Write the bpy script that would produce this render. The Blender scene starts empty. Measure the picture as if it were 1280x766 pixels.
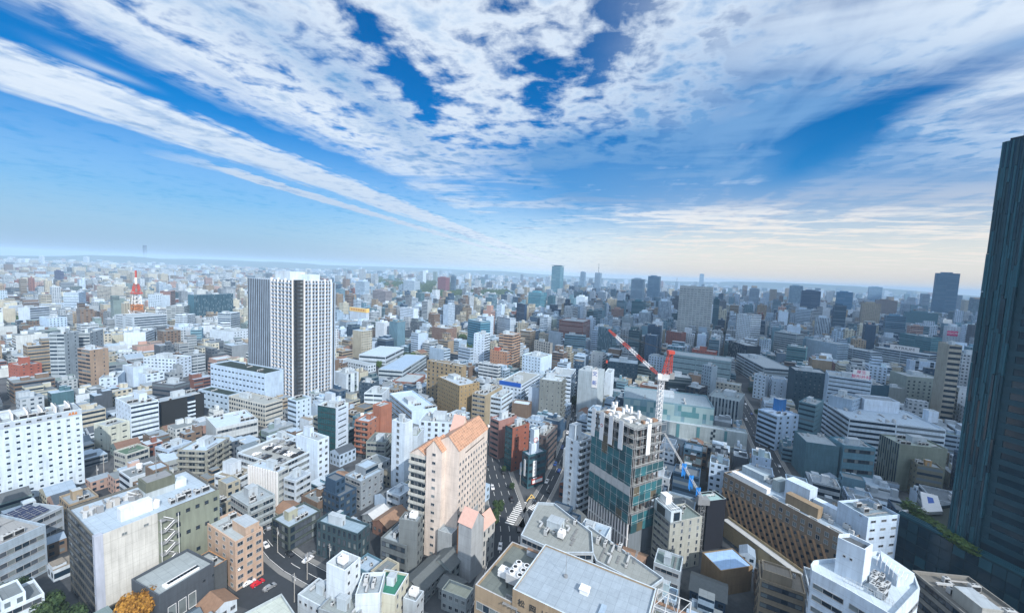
import bpy, math, random
import numpy as np
from mathutils import Vector
SC = bpy.context.scene
COL = SC.collection
rad = math.radians
# ---------------------------------------------------------------- camera
F, H = 500.0, 120.0
PITCH, ROLL = math.atan(42 / 500), rad(2.48)
cam = bpy.data.cameras.new('camera')
cam_o = bpy.data.objects.new('camera', cam)
COL.objects.link(cam_o)
cam.sensor_width = 36.0
cam.lens = 36.0 * F / 1280.0
cam.clip_start, cam.clip_end = 1.0, 60000.0
fw = Vector((0, math.cos(PITCH), -math.sin(PITCH)))
rt0, up0 = Vector((1, 0, 0)), Vector((0, math.sin(PITCH), math.cos(PITCH)))
rt = rt0 * math.cos(ROLL) + up0 * math.sin(ROLL)
up = up0 * math.cos(ROLL) - rt0 * math.sin(ROLL)
from mathutils import Matrix
cam_o.matrix_world = Matrix(((rt.x, up.x, -fw.x, 0), (rt.y, up.y, -fw.y, 0), (rt.z, up.z, -fw.z, H), (0, 0, 0, 1)))
SC.camera = cam_o
# ---------------------------------------------------------------- sun, sky, exposure
SUN_AZ, SUN_EL = rad(148), rad(36)          # clockwise from +Y (the view direction): behind the camera, to its right
sun = bpy.data.lights.new('sun', 'SUN')
sun.energy, sun.angle, sun.color = 4.9, rad(0.5), (1.0, 0.95, 0.89)
sun_o = bpy.data.objects.new('sun', sun)
COL.objects.link(sun_o)
sd = Vector((math.sin(SUN_AZ) * math.cos(SUN_EL), math.cos(SUN_AZ) * math.cos(SUN_EL), math.sin(SUN_EL)))
sun_o.rotation_euler = sd.to_track_quat('Z', 'Y').to_euler()
SC.view_settings.view_transform = 'Standard'
SC.view_settings.look = 'None'
SC.view_settings.exposure = 0.0
SC.view_settings.gamma = 1.0
SC.cycles.max_bounces = 5
SC.cycles.diffuse_bounces = 2
SC.cycles.glossy_bounces = 2
SC.cycles.volume_bounces = 1
SC.cycles.use_denoising = True
HAZE_DENSITY = 0.000115

class NT:
    """small helper for writing node graphs"""
    def __init__(s, tree):
        s.t = tree
        tree.nodes.clear()
    def n(s, typ, **kw):
        nd = s.t.nodes.new(typ)
        for k, v in kw.items():
            setattr(nd, k, v)
        return nd
    def link(s, a, b):
        s.t.links.new(a, b)
    def put(s, sock, v):
        if hasattr(v, 'is_output'):
            s.link(v, sock)
        else:
            sock.default_value = v
    def m(s, op, a, b=0.0, c=None, clamp=False):
        nd = s.n('ShaderNodeMath', operation=op, use_clamp=clamp)
        s.put(nd.inputs[0], a)
        s.put(nd.inputs[1], b)
        if c is not None:
            s.put(nd.inputs[2], c)
        return nd.outputs[0]
    def vec(s, x, y, z=0.0):
        nd = s.n('ShaderNodeCombineXYZ')
        for i, v in enumerate((x, y, z)):
            s.put(nd.inputs[i], v)
        return nd.outputs[0]
    def noise(s, v, scale, detail=3.0, rough=0.5, dist=0.0):
        nd = s.n('ShaderNodeTexNoise')
        s.put(nd.inputs['Vector'], v)
        nd.inputs['Scale'].default_value = scale
        nd.inputs['Detail'].default_value = detail
        nd.inputs['Roughness'].default_value = rough
        nd.inputs['Distortion'].default_value = dist
        return nd.outputs[0]
    def sstep(s, x, a, b):
        nd = s.n('ShaderNodeMapRange', interpolation_type='SMOOTHSTEP')
        s.put(nd.inputs['Value'], x)
        nd.inputs['From Min'].default_value = a
        nd.inputs['From Max'].default_value = b
        return nd.outputs[0]
    def mix(s, f, a, b, blend='MIX'):
        nd = s.n('ShaderNodeMix', data_type='RGBA', blend_type=blend)
        s.put(nd.inputs[0], f)
        s.put(nd.inputs[6], a if hasattr(a, 'is_output') else (*a, 1))
        s.put(nd.inputs[7], b if hasattr(b, 'is_output') else (*b, 1))
        return nd.outputs[2]

def make_sky():
    w = bpy.data.worlds.new('World')
    SC.world = w
    w.use_nodes = True
    g = NT(w.node_tree)
    tc = g.n('ShaderNodeTexCoord')
    sp = g.n('ShaderNodeSeparateXYZ')
    g.link(tc.outputs['Generated'], sp.inputs[0])
    x, y, z = sp.outputs
    zz = g.m('ADD', g.m('MAXIMUM', z, 0.001), 0.02)
    ca, sa = math.cos(rad(13.5)), math.sin(rad(13.5))
    u = g.m('DIVIDE', g.m('SUBTRACT', g.m('MULTIPLY', x, ca), g.m('MULTIPLY', y, sa)), zz)
    v = g.m('DIVIDE', g.m('ADD', g.m('MULTIPLY', x, sa), g.m('MULTIPLY', y, ca)), zz)
    p = g.vec(u, v)
    n_lo = g.noise(p, 0.75, 3, 0.5)
    warp = g.m('MULTIPLY', g.m('SUBTRACT', n_lo, 0.5), 0.5)
    uw = g.m('ADD', u, warp)
    puff = g.noise(p, 5.6, 6, 0.58, 0.2)
    pstreak = g.vec(g.m('MULTIPLY', uw, 3.0), g.m('MULTIPLY', v, 0.8), 3.3)
    strk = g.noise(pstreak, 1.1, 6, 0.58, 0.4)
    pst2 = g.vec(g.m('MULTIPLY', u, 2.2), g.m('MULTIPLY', v, 0.45), 7.7)
    fine = g.noise(pst2, 3.0, 5, 0.6)
    pxs = g.vec(g.m('MULTIPLY', uw, 0.55), g.m('MULTIPLY', v, 1.5), 1.7)
    cross = g.noise(pxs, 1.5, 6, 0.6, 0.5)
    def bump(uc, vc, su, sv, rot=0.0):
        c, s_ = math.cos(rot), math.sin(rot)
        du, dv = g.m('SUBTRACT', uw, uc), g.m('SUBTRACT', v, vc)
        a = g.m('DIVIDE', g.m('ADD', g.m('MULTIPLY', du, c), g.m('MULTIPLY', dv, s_)), su)
        b = g.m('DIVIDE', g.m('SUBTRACT', g.m('MULTIPLY', dv, c), g.m('MULTIPLY', du, s_)), sv)
        return g.m('POWER', 2.718, g.m('MULTIPLY', g.m('ADD', g.m('MULTIPLY', a, a), g.m('MULTIPLY', b, b)), -1.0))
    def band(x_, a, b, sa_, sb_):
        return g.m('MULTIPLY', g.sstep(x_, a - sa_, a + sa_), g.m('SUBTRACT', 1.0, g.sstep(x_, b - sb_, b + sb_)))
    # the long bank across the left of the sky, and the thinner one under it
    ub = g.m('ADD', u, g.m('MULTIPLY', g.m('SUBTRACT', puff, 0.5), 0.30))
    ub = g.m('ADD', ub, g.m('MULTIPLY', g.m('SUBTRACT', fine, 0.5), 0.5))
    s1 = g.m('MULTIPLY', band(ub, -3.42, -2.72, 0.16, 0.10), g.m('ADD', 0.68, g.m('MULTIPLY', fine, 0.6)), clamp=True)
    s2 = g.m('MULTIPLY', band(ub, -4.02, -3.66, 0.10, 0.07), g.m('MULTIPLY', g.sstep(v, 2.2, 3.6), g.m('ADD', 0.55, fine)), clamp=True)
    wisp = g.m('MULTIPLY', bump(-2.55, 1.55, 0.05, 0.17, 0.0), 0.55)
    # the puffy field overhead
    field = g.sstep(g.m('ADD', ub, g.m('MULTIPLY', warp, 0.8)), -2.42, -1.95)
    gaps = g.m('ADD', g.m('MULTIPLY', bump(-1.08, 1.95, 0.15, 0.50, 0.12), 0.17), g.m('MULTIPLY', bump(-0.02, 1.72, 0.16, 0.28), 0.13))
    gaps = g.m('ADD', gaps, g.m('MULTIPLY', bump(-0.35, 1.95, 0.25, 0.3), 0.14))
    gaps = g.m('ADD', gaps, g.m('MULTIPLY', bump(1.0, 1.62, 0.22, 0.12), 0.2))
    hole = bump(1.36, 3.35, 0.23, 0.75, -0.10)
    lev = g.m('ADD', g.m('MULTIPLY', puff, 0.75), g.m('MULTIPLY', strk, 0.40))
    lev = g.m('ADD', lev, g.m('MULTIPLY', n_lo, 0.30))
    lev = g.m('SUBTRACT', lev, g.m('MULTIPLY', gaps, 1.25))
    puffd = g.m('MULTIPLY', g.sstep(lev, 0.545, 0.765), field)
    soft = g.m('MULTIPLY', g.m('MULTIPLY', g.sstep(g.m('ADD', g.m('MULTIPLY', cross, 0.6), g.m('MULTIPLY', n_lo, 0.5)), 0.42, 0.66), field), 0.85)
    fv = g.sstep(v, 2.5, 4.0)
    puffd = g.m('ADD', g.m('MULTIPLY', puffd, g.m('SUBTRACT', 1.0, fv)), g.m('MULTIPLY', soft, fv))
    # veils to the right: streaky sheets with a clear hole
    right = g.sstep(uw, -0.25, 0.7)
    veil = g.sstep(g.m('SUBTRACT', g.m('ADD', g.m('MULTIPLY', cross, 0.8), g.m('MULTIPLY', strk, 0.55)), g.m('MULTIPLY', hole, 0.85)), 0.37, 0.80)
    dens = g.m('MAXIMUM', g.m('MULTIPLY', puffd, g.m('SUBTRACT', 1.0, g.sstep(uw, 0.35, 1.0))), g.m('MULTIPLY', veil, right))
    dens = g.m('MAXIMUM', dens, g.m('MAXIMUM', s1, g.m('MAXIMUM', s2, wisp)))
    lens = g.m('MULTIPLY', bump(0.97, 3.62, 0.13, 0.13), 0.75)
    dens = g.m('MAXIMUM', dens, lens)
    # thin bright wisps low on the right, and milky air towards the horizon
    low = g.m('MULTIPLY', g.sstep(cross, 0.42, 0.58), g.m('MULTIPLY', g.sstep(uw, -1.6, 0.2), g.m('MULTIPLY', g.sstep(v, 4.6, 5.6), g.m('SUBTRACT', 1.0, g.sstep(v, 9.0, 14.0)))))
    dens = g.m('MAXIMUM', dens, g.m('MULTIPLY', low, 0.95))
    thin = g.m('MULTIPLY', g.sstep(uw, -2.6, 0.6), g.m('MULTIPLY', g.sstep(v, 2.6, 4.0), 0.62))
    thin = g.m('MULTIPLY', thin, g.m('SUBTRACT', 1.0, g.m('MULTIPLY', hole, 0.9)))
    dens = g.m('MAXIMUM', dens, thin)
    milky = g.m('MULTIPLY', g.m('SUBTRACT', 1.0, g.sstep(z, 0.0, 0.30)), g.m('ADD', 0.86, g.m('MULTIPLY', g.sstep(x, -0.5, 0.35), 0.06)))
    dens = g.m('MAXIMUM', dens, milky, clamp=True)
    # thick middles of the banks are grey-blue below, edges and thin parts white
    grey = g.m('ADD', g.m('MULTIPLY', bump(0.95, 2.6, 0.55, 0.9, -0.7), 1.0), g.m('MULTIPLY', bump(-0.1, 3.2, 0.75, 0.7), 0.95))
    grey = g.m('ADD', grey, g.m('MULTIPLY', bump(1.45, 1.95, 0.2, 0.10, -0.5), 0.7))
    grey = g.m('ADD', grey, g.m('MULTIPLY', bump(-1.45, 2.1, 0.22, 1.0), 0.6))
    grey = g.m('ADD', grey, g.m('MULTIPLY', g.m('MULTIPLY', g.m('MULTIPLY', g.sstep(v, 3.2, 4.4), g.m('SUBTRACT', 1.0, g.sstep(v, 5.5, 9.0))), g.sstep(uw, -2.6, 0.2)), g.m('MULTIPLY', g.m('SUBTRACT', 1.0, low), 0.55)))
    grey = g.m('ADD', grey, g.m('MULTIPLY', g.sstep(lev, 0.70, 0.95), 0.75))
    grey = g.m('ADD', grey, g.m('MULTIPLY', g.m('MULTIPLY', g.m('MULTIPLY', g.sstep(v, 2.5, 3.3), g.m('SUBTRACT', 1.0, g.sstep(v, 4.6, 6.4))), g.sstep(uw, -1.6, -0.1)), 0.6))
    grey = g.m('MULTIPLY', grey, g.sstep(g.m('ADD', cross, g.m('MULTIPLY', fine, 0.4)), 0.34, 0.68), clamp=True)
    cc = g.mix(grey, (0.88, 0.99, 1.12), (0.19, 0.42, 0.78))
    warmth = g.m('MULTIPLY', g.m('MULTIPLY', g.sstep(x, -0.1, 0.5), g.m('SUBTRACT', 1.0, g.sstep(z, 0.06, 0.24))), 0.9)
    cc = g.mix(warmth, cc, (1.04, 0.97, 0.88))
    cool = g.m('MULTIPLY', g.m('SUBTRACT', 1.0, g.sstep(x, -0.6, 0.1)), g.m('SUBTRACT', 1.0, g.sstep(z, 0.02, 0.3)))
    cc = g.mix(g.m('MULTIPLY', cool, 0.95), cc, (0.27, 0.48, 0.80))
    sky = g.n('ShaderNodeTexSky', sky_type='NISHITA', sun_disc=False)
    sky.sun_elevation, sky.sun_rotation = SUN_EL, SUN_AZ
    sky.air_density, sky.dust_density, sky.ozone_density = 1.0, 0.6, 3.0
    hs = g.n('ShaderNodeHueSaturation')
    hs.inputs['Hue'].default_value = 0.507
    hs.inputs['Saturation'].default_value = 2.1
    g.link(sky.outputs[0], hs.inputs['Color'])
    b1, b2, mx, out = g.n('ShaderNodeBackground'), g.n('ShaderNodeBackground'), g.n('ShaderNodeMixShader'), g.n('ShaderNodeOutputWorld')
    g.link(hs.outputs[0], b1.inputs[0])
    b1.inputs[1].default_value = 0.125
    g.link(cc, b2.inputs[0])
    # unseen clouds on the sun's side get added glow to lift the shaded city
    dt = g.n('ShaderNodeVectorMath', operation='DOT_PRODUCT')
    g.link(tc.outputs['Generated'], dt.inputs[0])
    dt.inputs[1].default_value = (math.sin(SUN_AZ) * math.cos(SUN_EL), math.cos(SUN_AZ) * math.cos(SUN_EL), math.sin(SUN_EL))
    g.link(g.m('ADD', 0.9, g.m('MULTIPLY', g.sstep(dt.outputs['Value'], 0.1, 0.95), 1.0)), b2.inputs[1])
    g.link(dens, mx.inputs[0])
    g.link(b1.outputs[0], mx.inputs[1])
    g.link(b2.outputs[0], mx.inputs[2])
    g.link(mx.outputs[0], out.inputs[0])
make_sky()
# ---------------------------------------------------------------- pixel <-> place
def ray(x, y):
    dx, dy = (x - 640) / F, (y - 383) / F
    return fw + rt * dx - up * dy
def at(x, y, z=0.0):
    d = ray(x, y)
    t = (z - H) / d.z
    return Vector((d.x * t, d.y * t, z))
def proj(p):
    q = Vector((p[0], p[1], p[2] - H))
    w = max(q.dot(fw), 0.1)
    return 640 + F * q.dot(rt) / w, 383 - F * q.dot(up) / w
def height_from(c, by):
    lo, hi = -60.0, 119.5
    for _ in range(50):
        m = (lo + hi) / 2
        p = at(c[0], c[1], m)
        if proj((p.x, p.y, 0))[1] > by: hi = m
        else: lo = m
    return lo
# ---------------------------------------------------------------- materials
def mat(name):
    m = bpy.data.materials.new(name)
    m.use_nodes = True
    g = NT(m.node_tree)
    out = g.n('ShaderNodeOutputMaterial')
    b = g.n('ShaderNodeBsdfPrincipled')
    g.link(b.outputs[0], out.inputs[0])
    return m, g, b
def plain(name, col, rough=0.6, metal=0.0, var=0.25, scale=0.6, spec=0.4):
    m, g, b = mat(name)
    geo = g.n('ShaderNodeNewGeometry')
    nz = g.noise(geo.outputs['Position'], scale, 4)
    f = g.m('ADD', 1.0 - var / 2, g.m('MULTIPLY', nz, var))
    c = g.mix(1.0, col, g.vec(f, f, f), 'MULTIPLY')
    g.link(c, b.inputs['Base Color'])
    b.inputs['Roughness'].default_value = rough
    b.inputs['Metallic'].default_value = metal
    b.inputs['Specular IOR Level'].default_value = spec
    return m
def facade_material():
    m, g, b = mat('facade')
    uv = g.n('ShaderNodeUVMap', uv_map='bay')
    uw = g.n('ShaderNodeUVMap', uv_map='win')
    s1, s2 = g.n('ShaderNodeSeparateXYZ'), g.n('ShaderNodeSeparateXYZ')
    g.link(uv.outputs[0], s1.inputs[0])
    g.link(uw.outputs[0], s2.inputs[0])
    u, v = s1.outputs[0], s1.outputs[1]
    wu, wv = s2.outputs[0], s2.outputs[1]
    du = g.m('ABSOLUTE', g.m('SUBTRACT', g.m('FRACT', u), 0.5))
    dv = g.m('ABSOLUTE', g.m('SUBTRACT', g.m('FRACT', v), 0.5))
    inu = g.m('LESS_THAN', du, g.m('MULTIPLY', wu, 0.5))
    inv = g.m('LESS_THAN', dv, g.m('MULTIPLY', wv, 0.5))
    win = g.m('MULTIPLY', inu, inv)
    wn = g.n('ShaderNodeTexWhiteNoise', noise_dimensions='2D')
    g.link(g.vec(g.m('FLOOR', u), g.m('FLOOR', v)), wn.inputs['Vector'])
    paler = g.m('MULTIPLY', g.m('GREATER_THAN', wn.outputs['Value'], 0.72), wn.outputs['Value'])  # random panes paler, for curtains
    glass = g.mix(g.m('MULTIPLY', paler, 0.7), (0.012, 0.028, 0.05), (0.20, 0.25, 0.28))
    at_ = g.n('ShaderNodeVertexColor', layer_name='Col')
    geo = g.n('ShaderNodeNewGeometry')
    sp = g.n('ShaderNodeSeparateXYZ')
    g.link(geo.outputs['Position'], sp.inputs[0])
    streak = g.noise(g.vec(g.m('MULTIPLY', sp.outputs[0], 1.0), g.m('MULTIPLY', sp.outputs[1], 1.0), g.m('MULTIPLY', sp.outputs[2], 0.12)), 0.9, 4, 0.6)
    patch = g.noise(geo.outputs['Position'], 0.13, 3, 0.6)
    f = g.m('ADD', 0.34, g.m('ADD', g.m('MULTIPLY', streak, 0.62), g.m('MULTIPLY', patch, 0.46)))
    # panel joints, storey by storey
    jv = g.m('LESS_THAN', g.m('FRACT', v), 0.045)
    f = g.m('MULTIPLY', f, g.m('SUBTRACT', 1.0, g.m('MULTIPLY', jv, 0.14)))
    wall = g.mix(1.0, at_.outputs[0], g.vec(g.m('MULTIPLY', f, .84), g.m('MULTIPLY', f, .96), g.m('MULTIPLY', f, 1.06)), 'MULTIPLY')
    g.link(g.mix(win, wall, glass), b.inputs['Base Color'])
    g.link(g.m('SUBTRACT', 0.82, g.m('MULTIPLY', win, 0.68)), b.inputs['Roughness'])
    b.inputs['Specular IOR Level'].default_value = 0.35
    return m
def roof_material():
    m, g, b = mat('roof_deck')
    at_ = g.n('ShaderNodeVertexColor', layer_name='Col')
    geo = g.n('ShaderNodeNewGeometry')
    n1 = g.noise(geo.outputs['Position'], 0.45, 6, 0.7, 0.3)
    n2 = g.noise(geo.outputs['Position'], 3.5, 3, 0.6)
    sp = g.n('ShaderNodeSeparateXYZ')
    g.link(geo.outputs['Position'], sp.inputs[0])
    al = g.m('ADD', g.m('MULTIPLY', sp.outputs[0], 0.469), g.m('MULTIPLY', sp.outputs[1], 0.883))
    ac = g.m('SUBTRACT', g.m('MULTIPLY', sp.outputs[1], 0.469), g.m('MULTIPLY', sp.outputs[0], 0.883))
    wn = g.n('ShaderNodeTexWhiteNoise', noise_dimensions='2D')
    g.link(g.vec(g.m('FLOOR', g.m('MULTIPLY', al, .4)), g.m('FLOOR', g.m('MULTIPLY', ac, .4))), wn.inputs['Vector'])
    dirt = g.noise(g.vec(g.m('MULTIPLY', al, .25), g.m('MULTIPLY', ac, 1.6)), 0.8, 4, 0.6)
    f = g.m('ADD', 0.42, g.m('ADD', g.m('MULTIPLY', n1, .38), g.m('MULTIPLY', n2, .18)))
    f = g.m('ADD', f, g.m('ADD', g.m('MULTIPLY', wn.outputs['Value'], .06), g.m('MULTIPLY', dirt, .28)))
    seam = g.m('MAXIMUM', g.m('LESS_THAN', g.m('FRACT', g.m('MULTIPLY', al, 0.4)), 0.04), g.m('LESS_THAN', g.m('FRACT', g.m('MULTIPLY', ac, 0.4)), 0.04))
    f = g.m('SUBTRACT', f, g.m('MULTIPLY', seam, 0.20))
    g.link(g.mix(1.0, at_.outputs[0], g.vec(g.m('MULTIPLY', f, .82), g.m('MULTIPLY', f, .94), g.m('MULTIPLY', f, 1.04)), 'MULTIPLY'), b.inputs['Base Color'])
    b.inputs['Roughness'].default_value = 0.75
    b.inputs['Specular IOR Level'].default_value = 0.3
    return m
def glass_mat(name, col, rough=0.06):
    m, g, b = mat(name)
    geo = g.n('ShaderNodeNewGeometry')
    nz = g.noise(geo.outputs['Position'], 0.35, 3)
    c = g.mix(nz, tuple(k * 0.55 for k in col), tuple(min(1, k * 1.5) for k in col))
    g.link(c, b.inputs['Base Color'])
    b.inputs['Roughness'].default_value = rough
    b.inputs['Specular IOR Level'].default_value = 0.55
    return m
M = {}
M['facade'] = facade_material()
M['roof'] = roof_material()
M['glass'] = glass_mat('dark_glass', (0.018, 0.032, 0.048))
M['glass_curtain'] = glass_mat('curtained_glass', (0.16, 0.19, 0.20), 0.15)
M['glass_mid'] = glass_mat('half_curtained_glass', (0.07, 0.085, 0.105), 0.1)
M['glass_teal'] = glass_mat('teal_glass', (0.02, 0.075, 0.09))
M['frame'] = plain('window_frame', (0.42, 0.43, 0.44), 0.4, 0.3)
M['dframe'] = plain('dark_frame', (0.05, 0.055, 0.06), 0.45, 0.3)
M['white'] = plain('white_paint', (0.74, 0.75, 0.76), 0.55)
M['lgrey'] = plain('light_grey_metal', (0.48, 0.50, 0.51), 0.5, 0.1, 0.4)
M['mgrey'] = plain('mid_grey_metal', (0.24, 0.25, 0.26), 0.5, 0.1, 0.4)
M['black'] = plain('black_metal', (0.018, 0.02, 0.022), 0.5)
M['red'] = plain('red_paint', (0.44, 0.06, 0.04), 0.5)
def tiled(name, col, joint, ang, su, sz):
    m, g, b = mat(name)
    geo = g.n('ShaderNodeNewGeometry')
    sp = g.n('ShaderNodeSeparateXYZ')
    g.link(geo.outputs['Position'], sp.inputs[0])
    al = g.m('ADD', g.m('MULTIPLY', sp.outputs[0], math.cos(ang)), g.m('MULTIPLY', sp.outputs[1], math.sin(ang)))
    fu, fz = g.m('FRACT', g.m('DIVIDE', al, su)), g.m('FRACT', g.m('DIVIDE', sp.outputs[2], sz))
    j = g.m('MAXIMUM', g.m('LESS_THAN', fu, .16), g.m('LESS_THAN', fz, .16))
    wn = g.n('ShaderNodeTexWhiteNoise', noise_dimensions='2D')
    g.link(g.vec(g.m('FLOOR', g.m('DIVIDE', al, su)), g.m('FLOOR', g.m('DIVIDE', sp.outputs[2], sz))), wn.inputs['Vector'])
    n = g.noise(geo.outputs['Position'], .8, 4, .6)
    f = g.m('ADD', .55, g.m('ADD', g.m('MULTIPLY', wn.outputs['Value'], .35), g.m('MULTIPLY', n, .5)))
    c = g.mix(g.m('MULTIPLY', j, .55), g.mix(1.0, col, g.vec(f, f, f), 'MULTIPLY'), joint)
    g.link(c, b.inputs['Base Color'])
    b.inputs['Roughness'].default_value = .55
    return m
M['copper'] = tiled('copper_tile', (.40, .21, .125), (.62, .45, .34), rad(68), 1.5, .75)
M['pinkroof'] = plain('pink_tile', (0.58, 0.37, 0.31), 0.7, 0.0, 0.3, 1.0)
M['concrete'] = plain('concrete', (0.36, 0.35, 0.33), 0.85, 0, 0.5, 0.35)
M['brown'] = plain('brown_tile', (0.30, 0.185, 0.105), 0.75, 0, 0.55, 2.2)
M['orange'] = plain('orange_paint', (0.46, 0.18, 0.06), 0.6)
M['blue'] = plain('blue_sheet', (0.02, 0.22, 0.62), 0.6)
M['signblue'] = plain('sign_blue', (0.012, 0.09, 0.42), 0.5)
M['pink'] = plain('sign_pink', (0.62, 0.03, 0.16), 0.5)
M['yellow'] = plain('yellow_paint', (0.72, 0.50, 0.16), 0.6)
M['solar'] = plain('solar_cells', (0.015, 0.025, 0.07), 0.15, 0.0, 0.3, 1.0, 0.6)
M['tyre'] = plain('tyre_rubber', (0.015, 0.015, 0.015), 0.8)
M['green'] = plain('green_floor', (0.05, 0.19, 0.11), 0.8, 0, 0.4, 0.8)
# ---------------------------------------------------------------- mesh building
class MB:
    def __init__(s):
        s.v, s.f, s.mi, s.uv, s.w, s.c = [], [], [], [], [], []
    def face(s, pts, mi=0, col=(1, 1, 1), uv=None, win=(0, 0)):
        i = len(s.v)
        s.v += [tuple(p) for p in pts]
        n = len(pts)
        s.f.append(tuple(range(i, i + n)))
        s.mi.append(mi)
        s.uv += uv if uv else [(0.5, 0.5)] * n
        s.w += [win] * n
        s.c += [(*col, 1.0)] * n
    def box(s, x0, x1, y0, y1, z0, z1, mi=0, col=(1, 1, 1), bottom=False, top=True):
        a = [(x0, y0), (x1, y0), (x1, y1), (x0, y1)]
        for i in range(4):
            p, q = a[i], a[(i + 1) % 4]
            s.face([(*p, z0), (*q, z0), (*q, z1), (*p, z1)], mi, col)
        if top: s.face([(*p, z1) for p in a], mi, col)
        if bottom: s.face([(*p, z0) for p in reversed(a)], mi, col)
    def obox(s, c, ux, uy, hx, hy, z0, z1, mi=0, col=(1, 1, 1)):
        c, ux, uy = Vector(c[:2]), Vector(ux), Vector(uy)
        a = [c - ux * hx - uy * hy, c + ux * hx - uy * hy, c + ux * hx + uy * hy, c - ux * hx + uy * hy]
        for i in range(4):
            p, q = a[i], a[(i + 1) % 4]
            s.face([(*p, z0), (*q, z0), (*q, z1), (*p, z1)], mi, col)
        s.face([(*p, z1) for p in a], mi, col)
    def prism(s, pts, z0, z1, mi=0, col=(1, 1, 1), mtop=None, bottom=False):
        n = len(pts)
        for i in range(n):
            p, q = pts[i], pts[(i + 1) % n]
            s.face([(p[0], p[1], z0), (q[0], q[1], z0), (q[0], q[1], z1), (p[0], p[1], z1)], mi, col)
        s.face([(p[0], p[1], z1) for p in pts], mi if mtop is None else mtop, col)
        if bottom: s.face([(p[0], p[1], z0) for p in reversed(pts)], mi, col)
    def cyl(s, cx, cy, z0, z1, r, n=10, mi=0, col=(1, 1, 1), r1=None):
        r1 = r if r1 is None else r1
        a = [(math.cos(2 * math.pi * i / n), math.sin(2 * math.pi * i / n)) for i in range(n)]
        for i in range(n):
            p, q = a[i], a[(i + 1) % n]
            s.face([(cx + p[0] * r, cy + p[1] * r, z0), (cx + q[0] * r, cy + q[1] * r, z0), (cx + q[0] * r1, cy + q[1] * r1, z1), (cx + p[0] * r1, cy + p[1] * r1, z1)], mi, col)
        s.face([(cx + p[0] * r1, cy + p[1] * r1, z1) for p in a], mi, col)
    def beam(s, p, q, t=0.1, mi=0, col=(1, 1, 1)):
        p, q = Vector(p), Vector(q)
        d = (q - p).normalized()
        a = d.orthogonal().normalized() * t
        b = d.cross(a)
        k = [a + b, b - a, -a - b, a - b]
        for i in range(4):
            e, f_ = k[i], k[(i + 1) % 4]
            s.face([p + f_, p + e, q + e, q + f_], mi, col)
        s.face([q + e for e in k], mi, col)
        s.face([p + e for e in reversed(k)], mi, col)
    def mesh(s, name, mats):
        me = bpy.data.meshes.new(name)
        me.from_pydata(s.v, [], s.f)
        for m_ in mats: me.materials.append(M[m_])
        me.polygons.foreach_set('material_index', s.mi)
        a = me.uv_layers.new(name='bay')
        a.data.foreach_set('uv', np.array(s.uv, dtype=np.float32).ravel())
        b = me.uv_layers.new(name='win')
        b.data.foreach_set('uv', np.array(s.w, dtype=np.float32).ravel())
        c = me.color_attributes.new('Col', 'FLOAT_COLOR', 'CORNER')
        c.data.foreach_set('color', np.array(s.c, dtype=np.float32).ravel())
        me.update()
        return me
    def build(s, name, parent, mats):
        return link(name, s.mesh(name, mats), parent)
def link(name, me, parent=None, loc=None, rz=None):
    o = bpy.data.objects.new(name, me)
    COL.objects.link(o)
    if parent is not None: o.parent = parent
    if loc is not None: o.location = loc
    if rz is not None: o.rotation_euler = (0, 0, rz)
    return o
def tag(o, label=None, cat=None, group=None, kind=None):
    if label: o['label'] = label
    if cat: o['category'] = cat
    if group: o['group'] = group
    if kind: o['kind'] = kind
    return o
def empty(name, loc, rz=0.0):
    o = bpy.data.objects.new(name, None)
    o.empty_display_size = 2.0
    COL.objects.link(o)
    o.location = loc
    o.rotation_euler = (0, 0, rz)
    return o
CACHE = {}
def cached(key, fn):
    if key not in CACHE: CACHE[key] = fn()
    return CACHE[key]
# ---------------------------------------------------------------- window, balcony, rooftop meshes (facing -y)
def window_mesh(ww, wh, fr, gl):
    def mk():
        b = MB()
        t, o = 0.09, 0.10
        b.box(-ww/2 - t, ww/2 + t, -o, 0.0, wh/2, wh/2 + t, 0)
        b.box(-ww/2 - t, ww/2 + t, -o - .06, 0.0, -wh/2 - t, -wh/2, 0)
        b.box(-ww/2 - t, -ww/2, -o, 0.0, -wh/2, wh/2, 0, top=False)
        b.box(ww/2, ww/2 + t, -o, 0.0, -wh/2, wh/2, 0, top=False)
        if ww > 1.1: b.box(-.035, .035, -.06, 0.0, -wh/2, wh/2, 0, top=False)
        b.face([(-ww/2, -.02, -wh/2), (ww/2, -.02, -wh/2), (ww/2, -.02, wh/2), (-ww/2, -.02, wh/2)], 1)
        return b.mesh('window', [fr, gl])
    return cached(('win', round(ww, 2), round(wh, 2), fr, gl), mk)
def ribbon_mesh(ln, wh, fr, gl, pitch=2.0):
    def mk():
        b = MB()
        b.box(-ln/2, ln/2, -.14, 0.0, wh/2, wh/2 + .1, 0)
        b.box(-ln/2, ln/2, -.18, 0.0, -wh/2 - .1, -wh/2, 0)
        n = max(1, round(ln / pitch))
        for i in range(n + 1):
            x = -ln/2 + .04 + (ln - .08) * i / n
            b.box(x - .05, x + .05, -.09, 0.0, -wh/2, wh/2, 0, top=False)
        r = random.Random(int(ln * 100))
        for i in range(n):
            x0, x1 = -ln/2 + ln * i / n, -ln/2 + ln * (i + 1) / n
            b.face([(x0, -.02, -wh/2), (x1, -.02, -wh/2), (x1, -.02, wh/2), (x0, -.02, wh/2)], r.choices((1, 2, 3), (6, 2, 3))[0])
        return b.mesh('window', [fr, gl, 'glass_curtain', 'glass_mid'])
    return cached(('rib', round(ln, 2), round(wh, 2), fr, gl), mk)
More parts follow.
